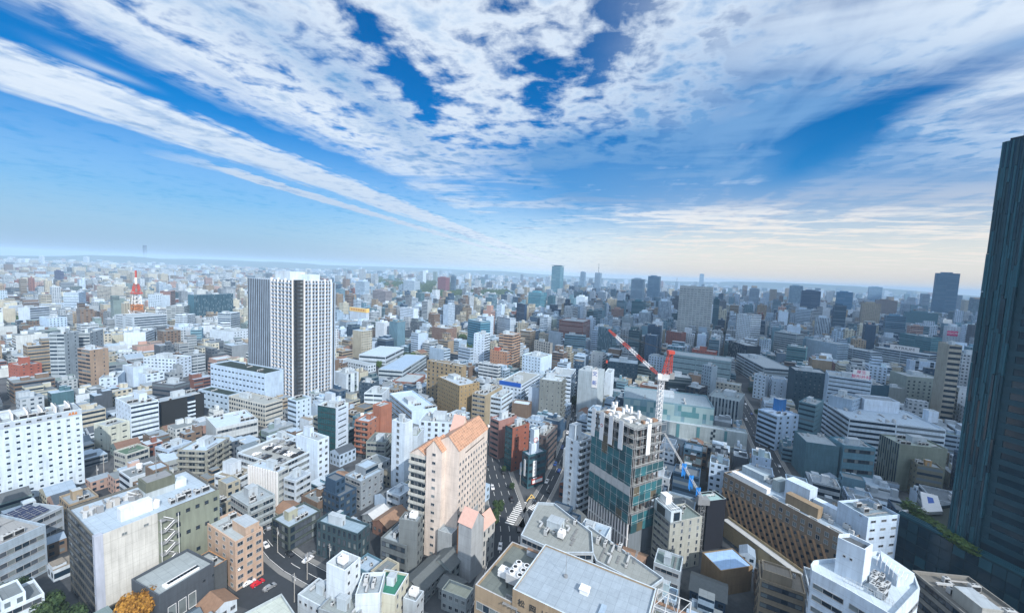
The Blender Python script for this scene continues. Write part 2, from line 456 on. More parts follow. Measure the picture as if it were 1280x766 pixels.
def balcony_mesh(ln, dep, par, col, bay, glassy):
    def mk():
        b = MB()
        b.box(-ln/2, ln/2, -dep, 0.0, -.18, 0.0, 0, col, bottom=True)
        b.box(-ln/2, ln/2, -dep - .08, -dep + .04, -.18, par, 1 if glassy else 0, col)
        b.box(-ln/2, -ln/2 + .12, -dep, 0.0, 0.0, par, 0, col)
        b.box(ln/2 - .12, ln/2, -dep, 0.0, 0.0, par, 0, col)
        n = max(1, round(ln / bay))
        for i in range(1, n):
            x = -ln/2 + ln * i / n
            b.box(x - .06, x + .06, -dep + .1, 0.0, 0.0, 2.2, 0, col)
        return b.mesh('balcony', ['facade', 'glass_teal'])
    return cached(('balc', round(ln, 2), dep, par, col, bay, glassy), mk)
def ac_mesh(k):
    def mk():
        b = MB()
        L, W, Hh = ((1.6, 1.0, 1.7), (2.6, 1.3, 2.0), (1.0, .8, 1.2))[k]
        b.box(-L/2 + .1, L/2 - .1, -W/2 + .1, W/2 - .1, 0, .2, 1)
        b.box(-L/2, L/2, -W/2, W/2, .2, Hh, 0, bottom=True)
        n = 2 if k == 1 else 1
        for i in range(n):
            cx = 0 if n == 1 else (-.62, .62)[i]
            b.cyl(cx, 0, Hh, Hh + .14, .42, 12, 0)
            b.cyl(cx, 0, Hh + .141, Hh + .15, .34, 12, 1)
        b.box(-L/2 + .12, L/2 - .12, -W/2 - .02, -W/2, .35, Hh - .3, 1)
        return b.mesh('air_conditioner', ['lgrey', 'black'])
    return cached(('ac', k), mk)
def tank_mesh(k):
    def mk():
        b = MB()
        for sx in (-1, 1):
            for sy in (-1, 1):
                b.box(sx * .9 - .1, sx * .9 + .1, sy * .9 - .1, sy * .9 + .1, 0, 1.0, 1)
        if k == 0:
            b.cyl(0, 0, 1.0, 3.2, 1.25, 16, 0)
            b.cyl(0, 0, 3.2, 3.5, 1.25, 16, 0, r1=.4)
        else:
            b.box(-1.4, 1.4, -1.1, 1.1, 1.0, 2.9, 0, bottom=True)
            b.box(-1.45, 1.45, -1.15, 1.15, 1.9, 2.0, 0)
            b.cyl(.5, .3, 2.9, 3.1, .35, 10, 1)
        return b.mesh('water_tank', ['white', 'mgrey'])
    return cached(('tank', k), mk)
def duct_mesh(k):
    def mk():
        b = MB()
        L = (5.0, 3.2)[k]
        b.box(-L/2, L/2, -.3, .3, .5, 1.0, 0, bottom=True)
        b.box(L/2 - .6, L/2, -.3, 1.6, .5, 1.0, 0, bottom=True)
        for i in range(4):
            x = -L/2 + .3 + (L - .6) * i / 3
            b.box(x - .06, x + .06, -.35, .35, 0, .5, 1)
        return b.mesh('duct', ['lgrey', 'mgrey'])
    return cached(('duct', k), mk)
def pipe_mesh(k):
    def mk():
        b = MB()
        L = (7.0, 4.0)[k]
        for j in range(3):
            b.beam((-L/2, j * .25, .3), (L/2, j * .25, .3), .06, 0)
        for i in range(4):
            x = -L/2 + L * i / 3.01
            b.box(x, x + .12, -.15, .65, 0, .24, 0)
        return b.mesh('pipe_run', ['mgrey'])
    return cached(('pipe', k), mk)
def fin_mesh(wd, dep, hh, mt='white'):
    def mk():
        b = MB()
        b.box(-wd/2, wd/2, -dep, 0, 0, hh, 0)
        return b.mesh('fin', [mt])
    return cached(('fin', round(wd, 2), round(dep, 2), round(hh, 1), mt), mk)
# ---------------------------------------------------------------- a building
WHITE, OFFW, CREAM, TAN = (.74, .75, .77), (.60, .61, .61), (.70, .62, .47), (.44, .34, .22)
BRICK, ORANGE, LG, MG, DG = (.33, .11, .07), (.50, .17, .08), (.48, .49, .49), (.30, .31, .31), (.11, .115, .12)
BLACK, BROWN, OLIVE, TEAL, NAVY = (.02, .022, .026), (.27, .165, .095), (.22, .215, .15), (.10, .20, .22), (.03, .055, .10)
BLUEW, PEACH, PINK, YEL = (.56, .64, .74), (.66, .40, .24), (.55, .33, .29), (.66, .60, .34)
FOOT = []        # world footprints of everything placed, with the picture box of each
HEROES = []
def style(code):
    a = code.split()
    return a[0], [float(t) for t in a[1:]]
def win_params(code, ln, fh):
    k, a = style(code)
    if k == 'P': return max(1, round(ln / a[0])), a[1] / a[0], a[2] / fh
    if k == 'R': return max(1, round(ln / 30)), 0.97, a[0] / fh
    if k == 'A': return max(1, round(ln / 6)), 0.95, 0.46
    if k == 'G': return max(1, round(ln / 1.5)), 0.93, 0.90
    if k == 'F': return max(1, round(ln / (a[0] * 2))), 0.5, 0.98
    return 1, 0.0, 0.0
class Bld:
    def __init__(s, name, label, cat, pts, z0, h, ang=0.0, group='city buildings', ref=None, seed=None):
        """pts: world footprint, counter-clockwise, Vector((x,y)); corner 0 is the one nearest the camera"""
        cx, cy = sum(p[0] for p in pts) / len(pts), sum(p[1] for p in pts) / len(pts)
        s.c = Vector((cx, cy))
        s.ang, s.h, s.z0 = ang, h, z0
        s.dist = s.c.length
        s.root = empty(name, (cx, cy, z0), ang)
        tag(s.root, label, cat, group)
        ca, sa = math.cos(-ang), math.sin(-ang)
        s.pts = [Vector(((p[0]-cx)*ca - (p[1]-cy)*sa, (p[0]-cx)*sa + (p[1]-cy)*ca)) for p in pts]
        s.camL = Vector(((0-cx)*ca - (0-cy)*sa, (0-cx)*sa + (0-cy)*ca))
        s.wins = []
        s.rng = random.Random(seed if seed is not None else int(abs(cx) * 13 + abs(cy) * 7))
        w = [Vector((p[0], p[1])) for p in pts]
        FOOT.append(w)
        px = [proj((p.x, p.y, z0 + h)) for p in w] + [proj((p.x, p.y, z0)) for p in w]
        box = (min(q[0] for q in px), min(q[1] for q in px), max(q[0] for q in px), max(q[1] for q in px))
        s.box = box
        s.ref = ref
        HEROES.append(s)
    def world(s, x, y, z):
        c, n = math.cos(s.ang), math.sin(s.ang)
        return Vector((s.c.x + x*c - y*n, s.c.y + x*n + y*c, s.z0 + z))
    def shell(s, pts=None, z0=0.0, h=None, col=LG, styles=None, fh=3.3, parapet=0.9, roofcol=None, part='wall', geom=None, parent=None, cap=None, top_blank=0.0, base_blank=0.0):
        pts = pts or s.pts
        h = s.h if h is None else h
        n = len(pts)
        b, rf = MB(), MB()
        roofcol = roofcol or (.42, .43, .43)
        near = s.dist < 265
        floors = max(1, int((h - z0 - top_blank - base_blank) / fh))
        off = s.rng.randint(0, 50) * 7
        for i in range(n):
            p, q = pts[i], pts[(i + 1) % n]
            ln = (q - p).length
            t = (q - p) / max(ln, 1e-6)
            nr = Vector((t.y, -t.x))
            code = (styles or ['N'])[i % len(styles or ['N'])]
            k = style(code)[0]
            vis = (s.camL - (p + q) / 2).dot(nr) > 0
            usegeo = vis and k != 'N' and ((near and k in 'P') or (s.dist < 330 and k in 'RAFG')) and ln > 1.5
            if geom is False: usegeo = False
            if usegeo:
                s.facade(p, q, z0 + base_blank, h - top_blank, code, fh, floors, col, parent)
                bays, wu, wv = 1, 0, 0
            else:
                bays, wu, wv = win_params(code, ln, fh)
            zz = [z0, z0 + base_blank, h - top_blank, h]
            for j in range(3):
                a, c = zz[j], zz[j + 1]
                if c - a < .01: continue
                u0, u1 = off, off + bays
                v1 = floors if j == 1 else (c - a) / fh
                b.face([(*p, a), (*q, a), (*q, c), (*p, c)], 0, col, [(u0, 0), (u1, 0), (u1, v1), (u0, v1)], (wu, wv) if j == 1 else (0, 0))
        # parapet: cap ring and inner faces
        if parapet > 0:
            inn = inset(pts, 0.35)
            cc = cap or tuple(min(.8, k * 1.15) for k in col)
            for i in range(n):
                p, q, ip, iq = pts[i], pts[(i+1) % n], inn[i], inn[(i+1) % n]
                b.face([(*p, h), (*q, h), (*iq, h), (*ip, h)], 0, cc)
                b.face([(*iq, h - parapet), (*ip, h - parapet), (*ip, h), (*iq, h)], 0, col)
            rf.face([(*p, h - parapet) for p in inn], 0, roofcol)
        else:
            rf.face([(*p, h + .004) for p in pts], 0, roofcol)
        par = parent or s.root
        w = b.build(part, par, ['facade'])
        rf.build('roof', par, ['roof'])
        return w
    def facade(s, p, q, z0, z1, code, fh, floors, col, parent=None):
        k, a = style(code)
        ln = (q - p).length
        t = (q - p) / ln
        rz = math.atan2(t.y, t.x)
        fs = (z1 - z0) / floors
        mid = (p + q) / 2
        par = parent or s.root
        r = s.rng
        fr = 'dframe' if sum(col) < .8 else 'frame'
        if k == 'P':
            n = max(1, round(ln / a[0]))
            for f in range(floors):
                for i in range(n):
                    c = p + t * (ln * (i + .5) / n)
                    gl = r.choices(('glass', 'glass_mid', 'glass_curtain'), (5, 3, 2))[0]
                    s.wins.append((window_mesh(min(a[1], ln / n * .86), a[2], fr, gl), Vector((c.x, c.y, z0 + fs * (f + .5))), rz, par))
        elif k == 'R':
            m = window_mesh(ln - 1.2, a[0], fr, 'glass') if ln < 4 else ribbon_mesh(ln - 1.2, a[0], fr, 'glass')
            for f in range(floors):
                link('window', m, par, (mid.x, mid.y, z0 + fs * (f + .5)), rz)
        elif k == 'A':
            dep = 1.3
            lb = max(ln - 1.0, ln * .8)
            mb = balcony_mesh(lb, dep, 1.1, col, 5.5, bool(a and a[0] > 0))
            mr = ribbon_mesh(lb - .4, 1.9, fr, 'glass', 1.7)
            for f in range(floors):
                z = z0 + fs * f
                link('window', mr, par, (mid.x, mid.y, z + 1.25), rz)
                if f or z0 > 1: link('balcony', mb, par, (mid.x, mid.y, z + .2), rz)
        elif k == 'F':
            m = ribbon_mesh(ln - .6, z1 - z0 - .8, 'dframe', 'glass', a[0])
            link('glazing', m, par, (mid.x, mid.y, (z0 + z1) / 2), rz)
            n = max(2, round(ln / (a[0] * 2)))
            fm = fin_mesh(a[0] * (a[1] if len(a) > 1 else 1.0), .5, z1 - z0)
            for i in range(n + 1):
                c = p + t * (.3 + (ln - .6) * i / n)
                link('fin', fm, par, (c.x, c.y, z0), rz)
        elif k == 'G':
            b = MB()
            b.face([(-ln/2 + .2, -.05, z0 + .3), (ln/2 - .2, -.05, z0 + .3), (ln/2 - .2, -.05, z1 - .2), (-ln/2 + .2, -.05, z1 - .2)], 0)
            n = max(1, round(ln / 1.6))
            for i in range(n + 1):
                x = -ln/2 + .2 + (ln - .4) * i / n
                b.box(x - .04, x + .04, -.14, -.02, z0 + .3, z1 - .2, 1, top=False)
            for f in range(floors + 1):
                z = z0 + .3 + (z1 - z0 - .5) * f / floors
                b.box(-ln/2 + .2, ln/2 - .2, -.17, -.02, z - .22, z + .22, 2 if f % 1 == 0 else 1)
            o = b.build('glazing', par, ['glass_teal', 'dframe', a and 'lgrey' or 'dframe'])
            o.location = (mid.x, mid.y, 0)
            o.rotation_euler = (0, 0, rz)
    def finish(s):
        """hang the windows: the hundred that show largest each on its own, the rest as one part"""
        if not s.wins: return
        cl = Vector((s.camL.x, s.camL.y, H - s.z0))
        s.wins.sort(key=lambda e: (e[1] - cl).length)
        for m, l, rz, par in s.wins[:100]:
            link('window', m, par, l, rz)
        rest = s.wins[100:]
        if rest:
            b = MB()
            for m, l, rz, par in rest:
                c, n = math.cos(rz), math.sin(rz)
                off = len(b.v)
                vs = [(v.co.x*c - v.co.y*n + l.x, v.co.x*n + v.co.y*c + l.y, v.co.z + l.z) for v in m.vertices]
                gm = 2 if m.materials[1].name == 'curtained_glass' else 4 if 'half' in m.materials[1].name else 1
                fm = 3 if 'dark' in m.materials[0].name else 0
                for pl in m.polygons:
                    b.face([vs[i] for i in pl.vertices], gm if pl.material_index else fm)
            o = b.build('windows', s.root, ['frame', 'glass', 'glass_curtain', 'dframe', 'glass_mid'])
            o['kind'] = 'stuff'
        s.wins = []
    def rooftop(s, n_ac=4, pent=True, tank=0, pts=None, z=None, extra=1, pcol=None, pfrac=(.28, .42), pat=None, ph=None):
        r = s.rng
        pts = pts or s.pts
        z = (s.h - .9) if z is None else z
        x0, x1 = min(p.x for p in pts) + .9, max(p.x for p in pts) - .9
        y0, y1 = min(p.y for p in pts) + .9, max(p.y for p in pts) - .9
        if x1 - x0 < 2.2 or y1 - y0 < 2.2: return
        used = []
        if pent:
            pw, pd = max(2.2, min(9, (x1-x0) * r.uniform(*pfrac))), max(2.2, min(9, (y1-y0) * r.uniform(*pfrac)))
            cx, cy = pat if pat else (r.uniform(.25, .8), r.uniform(.35, .85))
            cx, cy = x0 + pw/2 + (x1 - x0 - pw) * cx, y0 + pd/2 + (y1 - y0 - pd) * cy
            hh = ph or r.uniform(2.8, 4.4)
            b = MB()
            cc = pcol or (.56, .57, .57)
            b.box(cx - pw/2, cx + pw/2, cy - pd/2, cy + pd/2, z, z + hh, 0, cc, top=False)
            b.face([(cx - pw/2, cy - pd/2, z + hh), (cx + pw/2, cy - pd/2, z + hh), (cx + pw/2, cy + pd/2, z + hh), (cx - pw/2, cy + pd/2, z + hh)], 1, (.5, .5, .5))
            b.box(cx - pw/2 - .12, cx + pw/2 + .12, cy - pd/2 - .12, cy - pd/2 - .002, z + hh - .3, z + hh + .12, 0, cc)
            b.box(cx - pw/2 - .12, cx - pw/2 - .002, cy - pd/2, cy + pd/2, z + hh - .3, z + hh + .12, 0, cc)
            b.box(cx - .45, cx + .45, cy - pd/2 - .05, cy - pd/2 - .002, z, z + 2.0, 2)
            b.build('stair_head', s.root, ['facade', 'roof', 'mgrey'])
            used.append((cx, cy, pw/2 + .8, pd/2 + .8))
        def spot(a, c):
            for _ in range(14):
                x, y = r.uniform(x0 + a, x1 - a) if x1 - x0 > 2*a else (x0+x1)/2, r.uniform(y0 + c, y1 - c) if y1 - y0 > 2*c else (y0+y1)/2
                if all(abs(x - e[0]) > e[2] + a or abs(y - e[1]) > e[3] + c for e in used):
                    used.append((x, y, a, c))
                    return x, y
            return None
        for i in range(tank):
            q = spot(1.5, 1.5)
            if q: link('water_tank', tank_mesh(r.randint(0, 1)), s.root, (*q, z), r.choice((0, math.pi/2)))
        for i in range(extra):
            q = spot(2.0, .9)
            if q and x1 - x0 > 6:
                k = r.randint(0, 1)
                link('duct' if k else 'pipe_run', duct_mesh(r.randint(0, 1)) if k else pipe_mesh(r.randint(0, 1)), s.root, (*q, z), 0)
        while n_ac > 0:
            q = spot(1.2, .8)
            if not q: break
            k = r.choice((0, 0, 1, 1, 2))
            for j in range(r.randint(1, 3)):
                x = q[0] + j * (2.8, 2.9, 1.9)[1 if k == 1 else 2]
                if x > x1 - .6 or any(abs(x - e[0]) < e[2] + .6 and abs(q[1] - e[1]) < e[3] for e in used[:-1]): break
                link('air_conditioner', ac_mesh(k), s.root, (x, q[1], z), 0)
                n_ac -= 1
            used[-1] = (q[0] + 2, q[1], 4, 1.2)
def inset(pts, d):
    n, out = len(pts), []
    for i in range(n):
        a, b, c = pts[i - 1], pts[i], pts[(i + 1) % n]
        t1, t2 = (b - a).normalized(), (c - b).normalized()
        n1, n2 = Vector((-t1.y, t1.x)), Vector((-t2.y, t2.x))
        m = (n1 + n2)
        m = m / max(m.dot(n1), .35)
        out.append(b + m * d)
    return out
def solve_x(c, direc, z, px):
    """how far along direc from c (at height z) until the picture column is px"""
    lo, hi = 0.5, 160.0
    f = lambda t: proj((c.x + direc.x*t, c.y + direc.y*t, z))[0] - px
    s = 1 if f(hi) > f(lo) else -1
    for _ in range(50):
        m = (lo + hi) / 2
        if s * f(m) > 0: hi = m
        else: lo = m
    return lo
def place(C, L, R, by=None, h=None, a=62.0):
    """corner C, roof corners L and R as picture points on the roof plane; a number is a picture column, a negative number metres"""
    if h is not None and by:
        # foot in the picture: straight below the corner along the leaning vertical
        g = at(C[0] - ((C[0] - 640) / 5950 + .0433) * (by - C[1]), by, 0.0)
        c = g.xy
        lo, hi = 1.0, 400.0
        for _ in range(50):
            m = (lo + hi) / 2
            if proj((c.x, c.y, m))[1] > C[1]: lo = m
            else: hi = m
        h = lo
    else:
        if h is None: h = height_from(C, by)
        c = at(C[0], C[1], h).xy
    isp = lambda q: isinstance(q, tuple)
    if isp(R) and (not isp(L) or True):
        ex = at(*R, h).xy - c
    if isp(L):
        ly = at(*L, h).xy - c
    if isp(R) and isp(L):
        if ex.length >= ly.length:
            w = ex.length; ex = ex / w
            ey = Vector((-ex.y, ex.x)); d = max(2.0, ly.dot(ey))
        else:
            d = ly.length; ey = ly / d
            e2 = Vector((ey.y, -ey.x)); w = max(2.0, ex.dot(e2)); ex = e2
    else:
        if isp(R): ex = ex.normalized(); w = (at(*R, h).xy - c).length
        elif isp(L): d = ly.length; ey = ly / d; ex = Vector((ey.y, -ey.x))
        else: ex = Vector((math.cos(rad(a)), math.sin(rad(a))))
        ey = Vector((-ex.y, ex.x))
        if not isp(R): w = -R if R < 0 else solve_x(c, ex, h, R)
        if not isp(L): d = -L if L < 0 else solve_x(c, ey, h, L)
    pts = [c, c + ex*w, c + ex*w + ey*d, c + ey*d]
    return pts, h, math.atan2(ex.y, ex.x)
def bld(name, label, C, L, R, by, col, sL, sR, h=None, a=62.0, cat='building', fh=3.3, roof=None, ac=4, pent=True, tank=0, parapet=.9, ref=None, geom=None, group='city buildings', topb=0.0, baseb=0.0, fin=True, pcol=None, extra=1, pat=None, cap=None, ph=None, pfrac=(.28, .42)):
    pts, h, ang = place(C, L, R, by, h, a)
    B = Bld(name, label, cat, pts, 0.0, h, ang, group, ref)
    B.shell(col=col, styles=[sR, sL, sR, sL], fh=fh, roofcol=roof, parapet=parapet, geom=geom, top_blank=topb, base_blank=baseb, cap=cap)
    if B.dist > 420: ac, extra, tank = min(ac, 1), 0, 0
    B.rooftop(ac, pent, tank, pcol=pcol, extra=extra, pat=pat, ph=ph, pfrac=pfrac)
    if fin: B.finish()
    return B
# ---------------------------------------------------------------- ground
def ground():
    m, g, b = mat('ground')
    geo = g.n('ShaderNodeNewGeometry')
    sp = g.n('ShaderNodeSeparateXYZ')
    g.link(geo.outputs['Position'], sp.inputs[0])
    n1 = g.noise(geo.outputs['Position'], 0.03, 6, 0.65)
    n2 = g.noise(geo.outputs['Position'], 0.6, 5, 0.6)
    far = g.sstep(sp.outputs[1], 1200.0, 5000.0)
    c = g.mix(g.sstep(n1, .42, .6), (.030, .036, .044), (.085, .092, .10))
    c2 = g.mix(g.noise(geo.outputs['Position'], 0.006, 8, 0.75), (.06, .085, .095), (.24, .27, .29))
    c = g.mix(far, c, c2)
    f = g.m('ADD', .7, g.m('MULTIPLY', n2, .6))
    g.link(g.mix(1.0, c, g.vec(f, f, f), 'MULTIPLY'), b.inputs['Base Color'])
    b.inputs['Roughness'].default_value = .85
    M['ground'] = m
    b = MB()
    R_ = 15000
    b.face([(-R_, -600, 0), (R_, -600, 0), (R_, R_, 0), (-R_, R_, 0)])
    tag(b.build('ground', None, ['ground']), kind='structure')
ground()
M['asphalt'] = plain('asphalt', (.032, .038, .046), .8, 0, .5, .4)
M['pave'] = plain('pavement', (.20, .20, .195), .85, 0, .35, .8)
M['line'] = plain('road_paint', (.72, .72, .70), .6, 0, .3, 1.2)
M['brickpave'] = plain('tan_block_wall', (.34, .27, .16), .85, 0, .5, 1.5)
ROADS = []
def off_line(pts, o):
    out = []
    for i, p in enumerate(pts):
        a, c = pts[max(0, i-1)], pts[min(len(pts)-1, i+1)]
        t = (c - a).normalized()
        out.append(p + Vector((-t.y, t.x)) * o)
    return out
def smooth(pts, n=4):
    for _ in range(2):
        q = [pts[0]]
        for a, c in zip(pts, pts[1:]): q += [a*.75 + c*.25, a*.25 + c*.75]
        pts = q + [pts[-1]]
    return pts
def road(px, width, lanes=2, walk=2.2, dashes=True, name='road'):
    pts = smooth([at(x, y).xy for x, y in px])
    ROADS.append((pts, width/2 + walk))
    b = MB()
    L, R = off_line(pts, width/2), off_line(pts, -width/2)
    for i in range(len(pts) - 1):
        b.face([(*R[i], .012), (*R[i+1], .012), (*L[i+1], .012), (*L[i], .012)])
    tag(b.build(name, None, ['asphalt']), kind='structure')
    w = MB()
    for s_ in (1, -1):
        a, c = off_line(pts, s_*width/2), off_line(pts, s_*(width/2 + walk))
        for i in range(len(pts) - 1):
            q = [a[i], a[i+1], c[i+1], c[i]]
            if s_ > 0: q = [a[i], a[i+1], c[i+1], c[i]]
            else: q = [c[i], c[i+1], a[i+1], a[i]]
            w.face([(*p, .13) for p in q], 0)
            w.face([(*a[i], .01), (*a[i+1], .01), (*a[i+1], .13), (*a[i], .13)] if s_ < 0 else [(*a[i+1], .01), (*a[i], .01), (*a[i], .13), (*a[i+1], .13)], 0)
    tag(w.build('pavement', None, ['pave']), kind='structure')
    k = MB()
    tot = 0.0
    for i in range(len(pts) - 1):
        p, q = pts[i], pts[i+1]
        t = (q - p).normalized()
        n = Vector((-t.y, t.x))
        for j in range(lanes + 1):
            o = -width/2 + .35 + (width - .7) * j / lanes
            solid = j in (0, lanes) or not dashes
            d = 0.0
            ln = (q - p).length
            while d < ln:
                e = min(ln, d + (ln if solid else 4.0))
                u_, v_ = p + t*d + n*o, p + t*e + n*o
                k.face([(*(u_ - n*.09), .017), (*(v_ - n*.09), .017), (*(v_ + n*.09), .017), (*(u_ + n*.09), .017)])
                d = e + (0.01 if solid else 5.0)
    tag(k.build('road_marking', None, ['line']), kind='structure')
    return pts
avenue = road([(600, 520), (612, 560), (622, 600), (634, 640), (640, 690), (610, 790)], 17, 4)
side_street = road([(655, 660), (688, 604), (705, 565), (716, 530), (722, 500)], 7.5, 2, 1.6)
front_street = road([(316, 625), (336, 688), (425, 738), (560, 800)], 8.5, 2, 1.8)
north_street = road([(895, 455), (928, 505), (955, 560), (985, 620)], 13, 3)
tower_street = road([(470, 486), (420, 504), (372, 521), (318, 548)], 11, 2)
def crosswalk(a, c, n, wid, ln):
    p, q = at(*a).xy, at(*c).xy
    t = (q - p).normalized()
    m = Vector((-t.y, t.x))
    b = MB()
    for i in range(n):
        e = p + (q - p) * ((i + .5) / n)
        b.face([(*(e - t*wid - m*ln), .021), (*(e + t*wid - m*ln), .021), (*(e + t*wid + m*ln), .021), (*(e - t*wid + m*ln), .021)])
    tag(b.build('crosswalk', None, ['line']), kind='structure')
crosswalk((636, 655), (654, 626), 13, .45, 2.2)
crosswalk((662, 636), (676, 628), 7, .4, 1.6)
crosswalk((404, 724), (419, 744), 8, .35, 1.5)
car_park = MB()
cp = [at(x, y).xy for x, y in ((282, 752), (352, 775), (400, 745), (330, 706))]
car_park.face([(*p, .02) for p in cp])
tag(car_park.build('car_park', None, ['asphalt']), kind='structure')

# ---------------------------------------------------------------- foreground buildings
bld('hotel', 'broad white hotel slab with rows of small square windows and a dark roof rim', (-60, 539), -15, (102, 510), 0, (.68,.71,.75), 'P 4 1.2 1.1', 'P 3.3 1.15 1.0', h=40.3, fh=3.05, ac=6, topb=3.4, ref='the broad white hotel', group='hotels', cap=(.05,.05,.06), parapet=.8, ph=2.6)
big_office = bld('office_building', 'big office block with dark ribbon storeys and a cream tiled side wall', (118, 672), (56, 644), (274, 611), 785, (.155,.135,.11), 'R 1.9', 'N', fh=3.4, roof=(.50,.54,.58), ac=0, pent=False, ref='the cream-walled office block', fin=False, geom=True)
bld('office_building', 'low grey office with ribbon windows beside the big office with a cream side wall', (-50, 703), -26, (57, 655), 0, (.36,.40,.44), 'R 1.7', 'R 1.7', h=18.5, fh=3.7, ac=3, roof=(.40,.36,.33), ref='the low grey ribbon office', topb=2)
annex = bld('hall', 'dark grey low hall with a white strip skylight on its flat roof', (198, 744), (166, 722), (268, 702), 0, (.085,.09,.10), 'N', 'N', h=14, ac=0, pent=False, roof=(.40,.40,.38), ref='the dark hall with a skylight', extra=0)
bld('shop_building', 'small dark annex with an orange roof edge behind the skylit hall', (268, 708), (246, 696), (284, 699), 0, (.10,.10,.10), 'N', 'N', h=12.5, ac=1, pent=False, roof=(.45,.43,.40), cap=(.55,.25,.10), extra=0)
peach = bld('apartment_building', 'peach coloured apartment block with stepped top floors beside the small car park', (294, 677), (258, 653), (332, 661), 739, (.58,.37,.255), 'P 5 1.6 1.2', 'P 3.3 1.8 1.3', ac=3, pent=True, fh=3.1, roof=(.50,.50,.48), ref='the peach apartment block', pcol=(.56,.37,.26), pat=(1, 0), ph=3.6, pfrac=(.55,.7))
bld('shop_building', 'four storey dark olive glass shop block with a beige roof hut at the street corner', (361, 659), (344, 645), (401, 637), 690, (.085,.10,.085), 'R 2.4', 'R 2.3', fh=2.9, ac=2, pcol=(.46,.42,.30), roof=(.44,.48,.52), ref='the olive glass corner block', pat=(.25, .6))
bld('apartment_building', 'grey six storey apartment block with rounded end balconies beside the peach block', (310, 632), (288, 618), (347, 619), 672, (.42,.43,.42), 'R 1.5', 'A', fh=3.0, ac=4, ref='the grey balcony block', pcol=(.5,.5,.5))
bld('office_building', 'dark teal office block with tall white-framed windows and piping over its roof', (447, 667), (396, 650), (464, 655), 712, (.045,.075,.085), 'P 2.6 1.1 2.2', 'P 2.6 1.1 2.2', fh=3.3, ac=14, pent=True, roof=(.35,.42,.46), ref='the dark teal office with roof piping', extra=5)
bld('office_building', 'charcoal office with tilted top storey and boxy white units on the roof', (508, 682), (476, 671), (528, 660), 722, (.16,.165,.16), 'R 1.8', 'P 3 .9 1.1', fh=3.3, ac=8, tank=1, pent=False, ref='the charcoal office')
bld('office_building', 'narrow grey rear tower with a white water tank behind the charcoal office', (522, 652), (499, 648), (532, 643), 722, (.20,.20,.19), 'N', 'P 3 .9 1.1', ac=1, tank=1, pent=False)
white_court = bld('office_building', 'white tower block with an open topped roof well and a round tank inside', (431, 713), (408, 703), (453, 697), 0, (.74,.73,.72), 'N', 'P 4 .8 1.0', h=22, ac=0, tank=1, pent=False, parapet=2.6, ref='the white tower with an open top', extra=0)
bld('office_building', 'white stair block with a small roof deck attached in front of a green roof', (475, 741), (448, 731), (482, 714), 0, (.70,.69,.68), 'N', 'P 4 .7 .9', h=16, ac=3, pent=False, parapet=1.2)
bld('office_building', 'cream walled low block with green painted roof and white parapet', (494, 744), (462, 737), (511, 716), 0, (.66,.58,.44), 'N', 'P 3 1.0 1.4', h=13.5, ac=1, pent=True, roof=(.05,.22,.14), cap=(.7,.7,.7), pcol=(.7,.7,.7), ref='the green-roofed block')
bld('shop_building', 'long low building with a pale cream roof near the bottom edge', (385, 790), -22, (352, 741), 0, (.45,.45,.43), 'N', 'N', h=8, ac=0, pent=False, roof=(.62,.60,.50), extra=0)
bld('shop_building', 'low white shed roof building with a row of white vents at the bottom edge', (400, 757), (372, 742), (428, 736), 0, (.6,.6,.6), 'P 3 1 1', 'P 3 1 1', h=9, ac=8, pent=True, roof=(.42,.43,.42))
bld('shop_building', 'grey flat roofed block with roof clutter below the white tower with an open top', (440, 775), (398, 760), (475, 752), 0, (.34,.34,.33), 'R 1.4', 'R 1.4', h=11, ac=8, pent=True, roof=(.36,.36,.33))
bld('shop_building', 'small white utility building with a tank between green-roofed block and cream corner house', (520, 752), (505, 745), (530, 738), 0, (.55,.55,.55), 'N', 'P 3 1 1', h=9, ac=3, tank=1, pent=False)
bld('house', 'low cream flat roofed corner house below the cream hotel annexe', (583, 748), (552, 736), (591, 734), 0, (.42,.42,.40), 'P 2.4 1.2 1.3', 'P 2.4 1.2 1.3', h=7.5, ac=0, pent=False, roof=(.60,.53,.38), ref='the cream corner house', group='houses', extra=0, cap=(.6,.55,.42))
# cream hotel with copper roofs
def gable(b, x0, x1, y0, y1, z, zr, along='x', mr=0, mw=1, col=(1,1,1), over=.35):
    if along == 'x':
        ym = (y0 + y1) / 2
        b.face([(x0-over, y0-over, z), (x1+over, y0-over, z), (x1+over, ym, zr), (x0-over, ym, zr)], mr)
        b.face([(x1+over, y1+over, z), (x0-over, y1+over, z), (x0-over, ym, zr), (x1+over, ym, zr)], mr)
        b.face([(x0, y1, z), (x0, y0, z), (x0, ym, zr)], mw, col)
        b.face([(x1, y0, z), (x1, y1, z), (x1, ym, zr)], mw, col)
    else:
        xm = (x0 + x1) / 2
        b.face([(x0-over, y1+over, z), (x0-over, y0-over, z), (xm, y0-over, zr), (xm, y1+over, zr)], mr)
        b.face([(x1+over, y0-over, z), (x1+over, y1+over, z), (xm, y1+over, zr), (xm, y0-over, zr)], mr)
        b.face([(x0, y0, z), (x1, y0, z), (xm, y0, zr)], mw, col)
        b.face([(x1, y1, z), (x0, y1, z), (xm, y1, zr)], mw, col)
def rect(x0, x1, y0, y1):
    return [Vector((x0, y0)), Vector((x1, y0)), Vector((x1, y1)), Vector((x0, y1))]
def text_mesh(body, size, depth=.06, mt='black'):
    def mk():
        c = bpy.data.curves.new('lettering', 'FONT')
        c.body, c.size, c.extrude, c.align_x, c.align_y = body, size, depth, 'CENTER', 'CENTER'
        o = bpy.data.objects.new('lettering', c)
        COL.objects.link(o)
        dg = bpy.context.evaluated_depsgraph_get()
        me = bpy.data.meshes.new_from_object(o.evaluated_get(dg))
        bpy.data.objects.remove(o)
        me.materials.clear()
        me.materials.append(M[mt])
        return me
    return cached(('text', body, size, mt), mk)
